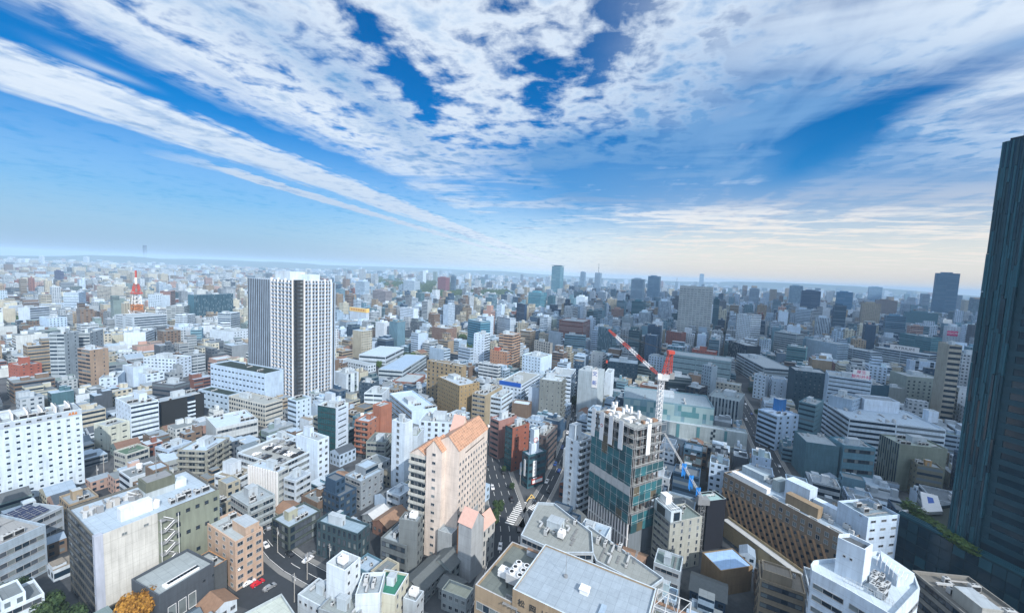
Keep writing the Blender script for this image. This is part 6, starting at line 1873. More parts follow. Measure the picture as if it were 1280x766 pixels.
# ---------------------------------------------------------------- red and white lattice tower on the office roof
def lattice(k, c0, c1, r0, r1, n, t, mi, seg=1):
    c0, c1 = Vector(c0), Vector(c1)
    def ring(f):
        c = c0+(c1-c0)*f; r = r0+(r1-r0)*f
        return [c+Vector((sx*r, sy*r, 0)) for sx, sy in ((-1,-1),(1,-1),(1,1),(-1,1))]
    for i in range(n):
        a, b = ring(i/n), ring((i+1)/n)
        m = mi[(i*len(mi))//n] if isinstance(mi, (list, tuple)) else mi
        for j in range(4):
            k.beam(a[j], b[j], t, m); k.beam(a[j], b[(j+1) % 4], t*.6, m); k.beam(b[j], b[(j+1) % 4], t*.6, m)
def tv_tower():
    b = find('carrying the red lattice tower')
    p = onroof(b, 171.5, 389, b.h)
    wp = b.world(p.x, p.y, b.h-.9)
    D = wp.xy.length
    zz = lambda y: H - (y - (341 - .0433*(640-171)))/500*D*.985
    T = empty('lattice_tower', (wp.x, wp.y, wp.z), b.ang)
    tag(T, 'red and white steel broadcasting tower standing on a white office roof', 'tower')
    z0 = wp.z
    rel = lambda y: zz(y)-z0
    k = MB(); k.box(-7, 7, -7, 7, 0, 3, 0); k.build('base', T, ['rust'])
    k = MB(); lattice(k, (0,0,3), (0,0,rel(376)), 8.0, 5.6, 2, .4, 0); k.build('legs', T, ['white'])
    k = MB(); k.box(-6.5, 6.5, -6.5, 6.5, rel(376), rel(374.5), 0, bottom=True); lattice(k, (0,0,rel(374.5)), (0,0,rel(366)), 5.6, 5.2, 3, .55, 0); k.box(-4, 4, -4, 4, rel(374), rel(367), 0); k.box(-6, 6, -6, 6, rel(366), rel(365), 0, bottom=True); k.build('lower_platform', T, ['orange'])
    k = MB(); lattice(k, (0,0,rel(365)), (0,0,rel(355)), 4.6, 3.6, 3, .35, 0); k.build('mast', T, ['white'])
    k = MB(); k.box(-6, 6, -6, 6, rel(355), rel(354), 0, bottom=True); lattice(k, (0,0,rel(354)), (0,0,rel(346)), 4.6, 2.4, 2, .28, 0); k.cyl(3, 0, rel(353), rel(347), 1.6, 10, 0); k.cyl(-3.5, 1, rel(353), rel(348), 1.4, 10, 0); k.build('upper_platform', T, ['red'])
    k = MB(); k.beam((0,0,rel(346)), (0,0,rel(340)), 1.3, 1); k.beam((0,0,rel(340)), (0,0,rel(333.5)), 1.0, 0); k.build('antenna', T, ['red', 'white'])
tv_tower()
# ---------------------------------------------------------------- tower crane and mobile crane
def place_at(px, py, D):
    d = ray(px, py); t = D/d.xy.length
    return Vector((d.x*t, d.y*t, H+d.z*t))
def tower_crane():
    D = 222.0
    top = place_at(827, 470, D)
    T = empty('tower_crane', (top.x, top.y, 0), 0)
    tag(T, 'red and white luffing tower crane above the rooftops behind the scaffolded building', 'crane')
    zt = top.z
    k = MB(); lattice(k, (0,0,0), (0,0,zt-2), 1.15, 1.15, 26, .16, 0); k.build('mast', T, ['white'])
    k = MB(); k.box(-2.6, 3.0, -2, 2, zt-2, zt-1.2, 0, bottom=True); k.box(-1.2, 5.8, -1.5, 1.5, zt-1.2, zt+1.2, 0, bottom=True); k.build('turntable', T, ['lgrey'])
    k = MB(); k.box(3.8, 6.2, -1.6, 1.6, zt-1.1, zt+2.2, 0, bottom=True); k.build('counterweight', T, ['mgrey'])
    k = MB(); k.box(-2.8, -1.0, -2.6, -1.0, zt-1, zt+1.6, 0, bottom=True); k.build('cab', T, ['white'])
    a = place_at(840, 440, D)-top
    k = MB()
    ap = Vector((a.x, 0, zt+a.z))
    for sy in (-1.2, 1.2):
        k.beam((.4, sy, zt+.5), (ap.x-.8, sy*.7, ap.z), .2, 0); k.beam((4.6, sy, zt+.5), (ap.x+.8, sy*.7, ap.z), .2, 0)
        for f in range(6):
            u, v = f/6, (f+1)/6
            p1 = Vector((.4, sy, zt+.5)).lerp(Vector((ap.x-.8, sy*.7, ap.z)), u); p2 = Vector((4.6, sy, zt+.5)).lerp(Vector((ap.x+.8, sy*.7, ap.z)), v)
            k.beam(p1, p2, .12, 0)
    k.box(ap.x-1.6, ap.x+1.6, -1.6, 1.6, ap.z-1.2, ap.z+.5, 0, bottom=True)
    k.build('a_frame', T, ['red'])
    j = place_at(756, 409.5, D)-top
    tip = Vector((j.x, 0, zt+j.z)); foot = Vector((-1.4, 0, zt+.2))
    k = MB()
    n = 22
    dirv = (tip-foot).normalized(); upv = Vector((-dirv.z, 0, dirv.x)); 
    if upv.z < 0: upv = -upv
    def sec(f):
        r = .95*(1-.5*max(0, f-.75)/.25)*(min(1, .35+f*6))
        c = foot.lerp(tip, f)
        return [c+Vector((0, -r, 0))-upv*r*.6, c+Vector((0, r, 0))-upv*r*.6, c+Vector((0, r, 0))+upv*r*.8, c+Vector((0, -r, 0))+upv*r*.8]
    for i in range(n):
        s1, s2 = sec(i/n), sec((i+1)/n)
        mi = 0 if int(i/n*7) % 2 == 0 else 1
        for q in range(4):
            k.beam(s1[q], s2[q], .10, mi); k.beam(s1[q], s2[(q+1) % 4], .055, mi); k.beam(s2[q], s2[(q+1) % 4], .055, mi)
    k.build('jib', T, ['red', 'white'])
    k = MB()
    k.beam((ap.x, 0, ap.z), foot.lerp(tip, .93)+upv*.7, .06, 0); k.beam((ap.x, .8, ap.z), foot.lerp(tip, .9)+upv*.7, .06, 0)
    k.beam(tip, tip-Vector((0, 0, 16)), .05, 0); k.box(tip.x-.4, tip.x+.4, -.4, .4, tip.z-17.4, tip.z-16, 1, bottom=True)
    k.build('cable', T, ['dframe', 'red'])
tower_crane()
def mobile_crane():
    D = 196.0
    top, low = place_at(830.5, 541, D), place_at(872, 613, D-4)
    foot = place_at(878, 625, D-4)
    T = empty('boom_crane', (foot.x, foot.y, 0), 0)
    tag(T, 'pale lattice crane boom draped with bright blue sheets beside the scaffolded building', 'crane')
    k = MB(); lattice(k, (0, 0, foot.z+1), (top.x-foot.x, top.y-foot.y, top.z), .5, .35, 26, .07, 0); k.build('boom', T, ['lgrey'])
    k = MB(); k.box(-2.6, 2.6, -1.6, 1.6, foot.z-1.4, foot.z+1.2, 0, bottom=True); k.box(-2.5, -1.0, -1.5, 0, foot.z+1.2, foot.z+2.6, 0); k.build('body', T, ['mgrey'])
    k = MB(); lattice(k, (0, 0, 0), (0, 0, foot.z-1.4), 1.0, 1.0, 8, .1, 0); k.build('mast', T, ['mgrey'])
    r = random.Random(9)
    for i in range(3):
        k = MB()
        c = Vector((0, 0, foot.z+1)).lerp(Vector((top.x-foot.x, top.y-foot.y, top.z)), (.52, .34, .16)[i])
        n = 5
        for q in range(n):
            x0_, x1_ = c.x-.4+q*.42, c.x-.4+(q+1)*.42
            b0, b1 = .25*math.sin(q*1.7), .25*math.sin((q+1)*1.7)
            zl = 5.5+r.uniform(-1.2, 1.2)
            k.face([(x0_, c.y-1+b0, c.z-zl), (x1_, c.y-1+b1, c.z-zl-.5), (x1_, c.y-1+b1, c.z+.4), (x0_, c.y-1+b0, c.z+.6)], 0)
        k.build('tarpaulin', T, ['blue'])
mobile_crane()
# ---------------------------------------------------------------- the rest of the city on its street grids
RNG = random.Random(20)
def obb_hit(A, B):
    for P, Q in ((A, B), (B, A)):
        for i in range(len(P)):
            e = P[(i+1) % len(P)] - P[i]
            n = Vector((e.y, -e.x))
            m = max((p - P[i]).dot(n) for p in P)
            if min((q - P[i]).dot(n) for q in Q) > m + 1e-6 or False:
                if m < 1e-3 * n.length + 1e-6: return False
    return True
def seg_dist(p, pts):
    best = 1e9
    for a, b in zip(pts, pts[1:]):
        t = max(0, min(1, (p-a).dot(b-a)/max((b-a).length_squared, 1e-9)))
        best = min(best, (a+(b-a)*t-p).length)
    return best
FC = [(sum(p.x for p in f)/len(f), sum(p.y for p in f)/len(f), max(math.hypot(p.x-sum(q.x for q in f)/len(f), p.y-sum(q.y for q in f)/len(f)) for p in f), f) for f in FOOT]
PAL = [('white', (.68,.69,.71), 16), ('off-white', (.52,.53,.54), 15), ('pale grey', (.44,.45,.46), 14), ('bluish white', (.55,.62,.70), 12), ('cream', (.62,.55,.42), 11), ('beige', (.46,.39,.29), 10),
       ('tan', (.36,.26,.17), 9), ('brown', (.20,.13,.09), 8), ('brick red', (.25,.10,.07), 4), ('grey', (.28,.29,.30), 9), ('dark grey', (.09,.10,.115), 10), ('grey-green', (.22,.27,.25), 4), ('dark teal', (.07,.14,.16), 4), ('salmon pink', (.48,.28,.22), 2)]
PALW = [p[2] for p in PAL]
ROOFS = [((.34,.36,.38), 'grey'), ((.46,.52,.58), 'pale blue-grey'), ((.24,.245,.24), 'dull grey'), ((.58,.60,.62), 'white'), ((.22,.26,.24), 'dark green'), ((.32,.25,.19), 'brown'), ((.16,.17,.18), 'black')]
RW = [30, 18, 26, 7, 7, 8, 9]
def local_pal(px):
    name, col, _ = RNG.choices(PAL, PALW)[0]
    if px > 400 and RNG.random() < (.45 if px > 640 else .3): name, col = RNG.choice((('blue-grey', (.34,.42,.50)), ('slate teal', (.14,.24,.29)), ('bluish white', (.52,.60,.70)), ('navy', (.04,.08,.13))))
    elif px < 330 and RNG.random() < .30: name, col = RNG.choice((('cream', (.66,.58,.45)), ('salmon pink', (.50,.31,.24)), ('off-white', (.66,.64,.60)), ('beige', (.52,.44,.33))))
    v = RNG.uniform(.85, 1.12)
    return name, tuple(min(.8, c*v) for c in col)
LOTS = []
PARKS = [((470, 345), (560, 366)), ((530, 362), (655, 377)), ((586, 432), (622, 440)), ((596, 428), (580, 446))]
def in_park(p):
    x, y = proj((p.x, p.y, 0))
    return (476 < x < 565 and 349 < y < 364) or (522 < x < 640 and 365.5 < y < 374) or (575 < x < 596 and 427 < y < 442) or (498 < x < 520 and 448 < y < 456) or (466 < x < 480 and 456 < y < 466)
def fill(r0, r1, lot, gap, block, ang, hfun, pfill=.93):
    ex, ey = Vector((math.cos(ang), math.sin(ang))), Vector((-math.sin(ang), math.cos(ang)))
    n = int(r1*1.5/lot)
    street = 7.0 if lot < 30 else 16.0
    for i in range(-n, n):
        for j in range(-n, n):
            u, v = i*lot + (i//block)*street, j*lot + (j//block)*street
            p = ex*u + ey*v
            if p.y < 40: continue
            r = p.length
            if not r0 <= r < r1: continue
            if abs(p.x) > p.y*1.36+35: continue
            if RNG.random() > pfill: continue
            p = p + ex*RNG.uniform(-.8, .8)*lot*.04 + ey*RNG.uniform(-.8, .8)*lot*.04
            w, d = (lot-gap)*RNG.uniform(.68, 1.0), (lot-gap)*RNG.uniform(.68, 1.0)
            if lot > 30 and RNG.random() < .3: w *= RNG.uniform(.4, .7)
            if RNG.random() < .12: w = min(w*1.5, lot*1.3)
            LOTS.append((p, w, d, ang, hfun(p, r), lot))
def h_near(p, r):
    x = proj((p.x, p.y, 10))[0]
    if x < 170 and r > 260: return RNG.choice((5, 6, 6, 7, 9, 12, 16))
    if 450 < x < 600 and 330 < r < 560: return RNG.choice((6, 7, 8, 9, 12, 15))
    return RNG.choice((7, 9, 10, 12, 13, 15, 17, 20, 24))
def h_small(p, r):
    return RNG.choice((4.5, 5.5, 6.5, 7, 8, 9.5, 11))
def h_mid(p, r):
    x = proj((p.x, p.y, 10))[0]
    t = RNG.random()
    if x < 330: return RNG.uniform(5, 12) if t < .60 else RNG.uniform(12, 26) if t < .90 else RNG.uniform(26, 46)
    if x < 640: return RNG.uniform(6, 14) if t < .50 else RNG.uniform(14, 30) if t < .85 else RNG.uniform(30, 55)
    return RNG.uniform(10, 20) if t < .35 else RNG.uniform(20, 38) if t < .80 else RNG.uniform(38, 66)
def h_far(p, r):
    x = proj((p.x, p.y, 10))[0]
    t = RNG.random()
    k = 1.0 if x > 420 else .7
    return k*(RNG.uniform(6, 18) if t < .60 else RNG.uniform(18, 36) if t < .90 else RNG.uniform(36, 70) if t < .985 or x < 350 else RNG.uniform(70, 105))
G1, G2 = rad(61), rad(27)
fill(75, 460, 14.5, 1.4, 5, G1, h_near, .99)
fill(80, 440, 9.6, .8, 400, rad(62), h_small, 1.0)
fill(460, 1100, 21.0, 2.5, 4, G1, h_mid)
fill(1100, 2400, 31.0, 6, 3, rad(58), h_mid, .9)
fill(2400, 5200, 55.0, 17, 3, rad(64), h_far, .85)
fill(5200, 10500, 112.0, 50, 3, rad(61), h_far, .8)
KEPT = []
FC2 = []
LOTS.sort(key=lambda t: -t[5] if t[0].length < 460 else 0)
CAPBOX = sorted(((B.dist, B.box) for B in HEROES), key=lambda t: t[0])
for p, w, d, ang, h, lot in LOTS:
    r = p.length
    ex, ey = Vector((math.cos(ang), math.sin(ang))), Vector((-math.sin(ang), math.cos(ang)))
    rr = math.hypot(w, d)/2
    if r < 2600:
        if in_park(p): continue
        pts = [p-ex*w/2-ey*d/2, p+ex*w/2-ey*d/2, p+ex*w/2+ey*d/2, p-ex*w/2+ey*d/2]
        bad = False
        grow = [p+(q-p)*1.06 for q in pts]
        for cx, cy, cr, f in FC:
            if (cx-p.x)**2+(cy-p.y)**2 < (cr+rr+1)**2 and obb_hit(grow, f): bad = True; break
        if bad: continue
        if lot < 10:
            for cx, cy, cr, f in FC2:
                if (cx-p.x)**2+(cy-p.y)**2 < (cr+rr+1)**2 and obb_hit(grow, f): bad = True; break
            if bad: continue
        if r < 520 and any(seg_dist(p, rp) < hw+min(w, d)/2*.75-(1.2 if lot < 10 else 0) for rp, hw in ROADS): continue
        if r < 460: FC2.append((p.x, p.y, rr, pts))
        x, y = proj((p.x, p.y, 0))
        if 275 < x < 405 and 700 < y < 790 and r < 160: continue       # the little car park stays open
        if x < 112 and y > 695 and r < 190: continue                          # dark courtyard
        if r < 118 and x > 480: h = min(h, 14)
        xs = [proj((q.x, q.y, h))[0] for q in pts]
        xa, xb = min(xs), max(xs)
        for hd, bx in CAPBOX:
            if hd < r-2: continue
            if bx[2] < xa+1 or bx[0] > xb-1: continue
            lim = bx[1] + (bx[3]-bx[1])*(.80 if r < 420 else .72)
            top = proj((p.x, p.y, h))[1]
            if top < lim:
                lo, hi = 0.0, h
                for _ in range(18):
                    m = (lo+hi)/2
                    if proj((p.x, p.y, m))[1] < lim: hi = m
                    else: lo = m
                h = lo
        if h < 4.2:
            h = RNG.uniform(4.2, 6.5)
    x, y = proj((p.x, p.y, h/2))
    if not (-40 < x < 1320): continue
    KEPT.append((p, w, d, ang, h, lot, x, y))
# which of them show largest: those become buildings of their own
def shown(k):
    p, w, d, ang, h, lot, x, y = k
    r = p.length
    vis = 1.0 if y < 775 and 0 < x < 1280 else .0
    return vis*(w*h + w*d*(H-h)/max(r, 1))/r**2
KEPT.sort(key=shown, reverse=True)
N_OWN = 118
OWN, REST = KEPT[:N_OWN], KEPT[N_OWN:]
REFS = [(B.ref, (B.box[0]+B.box[2])/2, (B.box[1]*.45+B.box[3]*.55), B.dist) for B in HEROES if B.ref]
USED = set(B.root['label'] for B in HEROES)
ORD = ['second', 'third', 'fourth', 'fifth', 'sixth', 'seventh']
def describe(look, x, y, dist, short=None):
    near = sorted(REFS, key=lambda t: math.hypot(t[1]-x, (t[2]-y)*1.4))[:4]
    rel = 'behind' if dist > near[0][3]+9 else 'in front of' if dist < near[0][3]-9 else 'beside'
    tries = ['%s %s %s' % (look, rel, near[0][0])]
    for n in near[1:]: tries.append('%s between %s and %s' % (look, near[0][0], n[0]))
    for t in tries:
        if len(t.split()) <= 16 and t not in USED: USED.add(t); return t
    if short:
        t = describe(short, x, y, dist)
        if len(t.split()) <= 16: return t
    for o in ORD:
        t = '%s %s from %s' % (o, look, near[0][0])
        if len(t.split()) <= 16 and t not in USED: USED.add(t); return t
    return tries[0]
for i, (p, w, d, ang, h, lot, x, y) in enumerate(OWN):
    ex, ey = Vector((math.cos(ang), math.sin(ang))), Vector((-math.sin(ang), math.cos(ang)))
    pts = [p-ex*w/2-ey*d/2, p+ex*w/2-ey*d/2, p+ex*w/2+ey*d/2, p-ex*w/2+ey*d/2]
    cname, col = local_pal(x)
    small = h < 8.2 and RNG.random() < .55
    storeys = max(1, round(h/3.2))
    rc, rname = RNG.choices(ROOFS, RW)[0]
    word = {1: 'one', 2: 'two', 3: 'three', 4: 'four', 5: 'five', 6: 'six', 7: 'seven', 8: 'eight'}.get(storeys, 'many')
    if small:
        look = '%s %s storey house with a %s gable roof' % (cname, word, RNG.choice(('dark', 'slate')) if i % 3 else 'rust brown')
        label = describe(look, x, y, p.length, '%s house with gable roof' % cname)
        B = Bld('house', label, 'house', pts, 0, h, ang, 'houses', None, i)
        B.shell(col=col, styles=['P 3 1.4 1.2'], fh=2.9, parapet=0, geom=None if p.length < 190 else False)
        rm = 'rust' if 'rust' in look else 'slate'
        roof_part(B, [rm, 'facade'], lambda b: gable(b, -w/2, w/2, -d/2, d/2, h, h+min(w, d)*.26, 'x' if w > d else 'y', 0, 1, col, .5))
        B.finish()
        continue
    st = RNG.choice((('R 1.5', 'P 3 1.5 1.3', 'ribbon windowed'), ('P 3 1.6 1.4', 'P 3 1.6 1.4', 'square windowed'), ('A', 'P 6 1 1', 'balconied'), ('P 4 1.2 1.2', 'R 1.4', 'plain sided'), ('N', 'R 1.5', 'blank sided')))
    kind = 'apartment_building' if st[2] == 'balconied' else 'office_building' if h > 11 else 'shop_building'
    look = '%s %s storey %s block with %s roof' % (cname, word, st[2], rname)
    label = describe(look, x, y, p.length, '%s %s block with %s roof' % (cname, st[2], rname))
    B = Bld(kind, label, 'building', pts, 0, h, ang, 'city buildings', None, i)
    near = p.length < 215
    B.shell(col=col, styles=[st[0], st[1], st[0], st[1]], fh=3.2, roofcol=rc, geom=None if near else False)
    if RNG.random() < .4 and h > 9:
        a0, a1 = RNG.choice(((-w/2+.6, w*.1), (-w*.1, w/2-.6)))
        sb = rect(a0, a1, -d/2+(.6 if i % 2 else d*.3), d/2-.6)
        B.shell(pts=sb, z0=h-.9, h=h+RNG.choice((2.8, 3.1, 6.2)), col=col, styles=[st[1], 'N'], fh=3.0, roofcol=rc, geom=False, part='upper_storey', parapet=.6)
        rest_ = rect(a1, w/2, -d/2, d/2) if a0 < -w*.3 else rect(-w/2, a0, -d/2, d/2)
        B.rooftop(3, False, 0, pts=rest_, extra=0)
        B.finish()
        continue
    B.rooftop(RNG.randint(2, 6) if near else 2, RNG.random() < .7, 1 if RNG.random() < .3 else 0, extra=1 if near else 0, pcol=tuple(min(.75, c*1.15) for c in col))
    B.finish()

# ---------------------------------------------------------------- the mass of small buildings beyond
def far_city():
    b = MB()
    off = 0
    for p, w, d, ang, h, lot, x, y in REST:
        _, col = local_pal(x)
        r = p.length
        ex, ey = Vector((math.cos(ang), math.sin(ang))), Vector((-math.sin(ang), math.cos(ang)))
        pts = [p-ex*w/2-ey*d/2, p+ex*w/2-ey*d/2, p+ex*w/2+ey*d/2, p-ex*w/2+ey*d/2]
        fl = max(1, round(h/3.2))
        kinds = [RNG.choice(((.5, .45, 3.2), (.97, .45, 30), (.95, .45, 8), (.45, .4, 4), (0, 0, 5))) for _ in range(2)]
        off = (off+17) % 4000
        for i in range(4):
            a, c = pts[i], pts[(i+1) % 4]
            wu, wv, pitch = kinds[i % 2]
            nb = max(1, round((c-a).length/pitch))
            b.face([(*a, 0), (*c, 0), (*c, h), (*a, h)], 0, col, [(off, 0), (off+nb, 0), (off+nb, fl), (off, fl)], (wu, wv))
        if h < 8.5 and r < 1500 and RNG.random() < .5:
            rc = RNG.choice(((.09,.10,.115), (.13,.13,.13), (.24,.13,.09), (.17,.20,.22), (.35,.40,.46)))
            q, s = (pts[0]+pts[3])/2, (pts[1]+pts[2])/2
            z = h+min(w, d)*.26
            b.face([(*pts[0], h), (*pts[1], h), (*s, z), (*q, z)], 1, rc)
            b.face([(*pts[2], h), (*pts[3], h), (*q, z), (*s, z)], 1, rc)
            b.face([(*pts[3], h), (*pts[0], h), (*q, z)], 0, col)
            b.face([(*pts[1], h), (*pts[2], h), (*s, z)], 0, col)
            continue
        rc = RNG.choices(ROOFS, RW)[0][0]
        b.face([(*t, h) for t in pts], 1, rc)
        if r < 1500 and RNG.random() < .45:
            # a second, taller or lower volume on the same plot
            aw, ad, ah = w*RNG.uniform(.35, .6), d*RNG.uniform(.4, .9), h*RNG.uniform(1.12, 1.4)
            ah = min(ah, h+9)
            c = p+ex*(w-aw)*.5*RNG.choice((-1, 1))*.97+ey*(d-ad)*.5*RNG.choice((-1, 0, 1))*.97
            q = [c-ex*aw/2-ey*ad/2, c+ex*aw/2-ey*ad/2, c+ex*aw/2+ey*ad/2, c-ex*aw/2+ey*ad/2]
            wu, wv, pitch = RNG.choice(((.5, .45, 3.2), (.97, .45, 30), (0, 0, 5)))
            for i in range(4):
                nb = max(1, round((q[(i+1) % 4]-q[i]).length/pitch))
                b.face([(*q[i], h), (*q[(i+1) % 4], h), (*q[(i+1) % 4], ah), (*q[i], ah)], 0, col, [(off, 0), (off+nb, 0), (off+nb, (ah-h)/3.2), (off, (ah-h)/3.2)], (wu, wv))
            b.face([(*t, ah) for t in q], 1, rc)
        if r < 2600 and h > 8:
            for _ in range(1 if r > 1100 else 2):
                pw, pd, ph = w*RNG.uniform(.15, .34), d*RNG.uniform(.15, .36), RNG.uniform(1.6, 4.2)
                c = p+ex*(w*.5-pw*.5-.6)*RNG.uniform(-1, 1)+ey*(d*.5-pd*.5-.6)*RNG.uniform(-1, 1)
                q = [c-ex*pw/2-ey*pd/2, c+ex*pw/2-ey*pd/2, c+ex*pw/2+ey*pd/2, c-ex*pw/2+ey*pd/2]
                cc = tuple(min(.78, t*1.15) for t in col)
                for i in range(4): b.face([(*q[i], h), (*q[(i+1) % 4], h), (*q[(i+1) % 4], h+ph), (*q[i], h+ph)], 0, cc)
                b.face([(*t, h+ph) for t in q], 1, (.5, .52, .54))
    o = b.build('distant_city', None, ['facade', 'roof'])
    tag(o, 'mass of small mixed buildings stretching away to the hazy horizon', 'distant city', kind='stuff')
far_city()
# elevated road far in the middle
k = MB()
a, c = at(655, 396, 12), at(760, 403, 12)
t = (c-a).normalized(); n = Vector((-t.y, t.x, 0))
for q0, q1 in ((a, c), (at(560, 388, 12), at(612, 372, 12))):
    t = (q1-q0).normalized(); n = Vector((-t.y, t.x, 0))*7
    k.face([q0-n, q1-n, q1+n, q0+n], 0); k.face([q0-n-Vector((0,0,2)), q1-n-Vector((0,0,2)), q1-n+Vector((0,0,1.2)), q0-n+Vector((0,0,1.2))], 0)
tag(k.build('elevated_road', None, ['concrete']), kind='structure')
# hills on the horizon
def hills():
    b = MB()
    M['hill'] = plain('wooded_hill', (.05, .075, .055), .95, 0, .6, .004)
    r = random.Random(12)
    for R_, base, amp, a0, a1 in ((8700, 105, 150, -58, 12), (9800, 120, 130, -58, 60)):
        n = 150
        prof = []
        for i in range(n+1):
            f = i/n
            s = sum(math.sin(f*k_*6.28+r.uniform(0, .2)+k_*1.7)*1/k_ for k_ in (2, 3, 5, 9, 17, 31))
            fade = min(1, f*6, (1-f)*6)
            prof.append(min(190, max(20, (base+amp*.35*s)*fade)))
        for i in range(n):
            th = [rad(a0+(a1-a0)*(i+j)/n) for j in (0, 1)]
            for dr, za, zb in ((0, 0, .55), (500, .55, 1.0), (900, 1.0, .6), (1500, .6, 0)):
                dn = {0: 500, 500: 900, 900: 1500, 1500: 1900}[dr]
                q = []
                for t_, d_, z_, pr in ((th[0], dr, za, prof[i]), (th[1], dr, za, prof[i+1]), (th[1], dn, zb, prof[i+1]), (th[0], dn, zb, prof[i])):
                    q.append(((R_+d_)*math.sin(t_), (R_+d_)*math.cos(t_), pr*z_-1))
                b.face(q, 0)
    tag(b.build('hills', None, ['hill']), kind='structure')
hills()
# ---------------------------------------------------------------- trees
def leaf_mat(name, c1, c2):
    m, g, b = mat(name)
    geo = g.n('ShaderNodeNewGeometry')
    n = g.noise(geo.outputs['Position'], .9, 3, .6)
    g.link(g.mix(g.sstep(n, .35, .65), c1, c2), b.inputs['Base Color'])
    b.inputs['Roughness'].default_value = .7
    b.inputs['Specular IOR Level'].default_value = .2
    M[name] = m
leaf_mat('leaf_dark', (.016, .038, .018), (.05, .085, .03))
leaf_mat('leaf_green', (.03, .07, .02), (.09, .14, .035))
leaf_mat('leaf_autumn', (.17, .075, .012), (.42, .22, .04))
M['bark'] = plain('bark', (.07, .05, .035), .9, 0, .5, 2)
def crown_mesh(key, rx, rz, zc, n, leaf, seed, size=.5):
    def mk():
        r = random.Random(seed)
        b = MB()
        lobes = [(Vector((r.uniform(-.55, .55)*rx, r.uniform(-.55, .55)*rx, zc+r.uniform(-.5, .6)*rz)), r.uniform(.35, .6)*rx) for _ in range(11)]
        for _ in range(n):
            c, q = r.choice(lobes)
            v = Vector((r.gauss(0, 1), r.gauss(0, 1), r.gauss(0, 1))).normalized()*q*(r.random()**.4)
            p = c+v
            nrm = (v.normalized()+Vector((r.uniform(-.7, .7), r.uniform(-.7, .7), r.uniform(-.3, .9)))).normalized()
            u = nrm.orthogonal().normalized(); w = nrm.cross(u)
            a = r.uniform(0, 6.28); u, w = u*math.cos(a)+w*math.sin(a), w*math.cos(a)-u*math.sin(a)
            s = size*r.uniform(.5, 1.2)
            b.face([p-u*s-w*s*.5, p+u*s*.2-w*s*.8, p+u*s+w*s*.3, p-u*s*.3+w*s*.8], 0)
        return b.mesh('crown', [leaf])
    return cached(('crown', key), mk)
def trunk_mesh(key, h, t, seed):
    def mk():
        r = random.Random(seed); b = MB()
        b.cyl(0, 0, 0, h*.6, t, 8, 0, r1=t*.6)
        for i in range(6):
            a = i*1.05+r.uniform(-.3, .3)
            b.beam((0, 0, h*(.35+.04*i)), (math.cos(a)*h*.28, math.sin(a)*h*.28, h*(.72+.03*i)), t*.28, 0)
        return b.mesh('trunk', ['bark'])
    return cached(('trunk', key), mk)
def tree(label, px, kind, s=1.0, group='trees', z=0.0, rz=0.0):
    p = at(px[0], px[1], z)
    t = empty('tree', p, rz)
    t.scale = (s, s, s)
    tag(t, label, 'tree', group)
    if kind == 'autumn': c, k = crown_mesh('au', 4.6, 4.2, 7.5, 5200, 'leaf_autumn', 3, .36), trunk_mesh('au', 8, .35, 1)
    elif kind == 'tall': c, k = crown_mesh('ta', 3.6, 6.0, 9.0, 5200, 'leaf_dark', 4, .42), trunk_mesh('ta', 11, .35, 2)
    else: c, k = crown_mesh('gr'+kind, 3.2, 3.0, 5.0, 5200, 'leaf_green' if kind == 'green' else 'leaf_dark', 5, .27), trunk_mesh('gr', 6, .25, 3)
    link('crown', c, t); link('trunk', k, t)
tree('round autumn tree with orange-brown leaves before the dark skylit hall', (174, 792), 'autumn', 1.25)
tree('tall dark evergreen tree standing beside the cream hotel on the avenue', (614, 672), 'tall', 1.0)
tree('second dark evergreen close behind the hotel annexe on the avenue', (622, 652), 'tall', .8)
for i, (q, s, l) in enumerate((((20, 772), 1.3, 'dark courtyard tree in the bottom corner below the low grey office'), ((62, 786), 1.2, 'dark courtyard tree at the foot of the big cream-walled office'), ((92, 800), 1.1, 'dark shaded tree at the very bottom edge before the big office'), ((-6, 740), 1.2, 'dark tree at the photo edge below the low grey office'))):
    tree(l, q, 'dark', s*1.2)
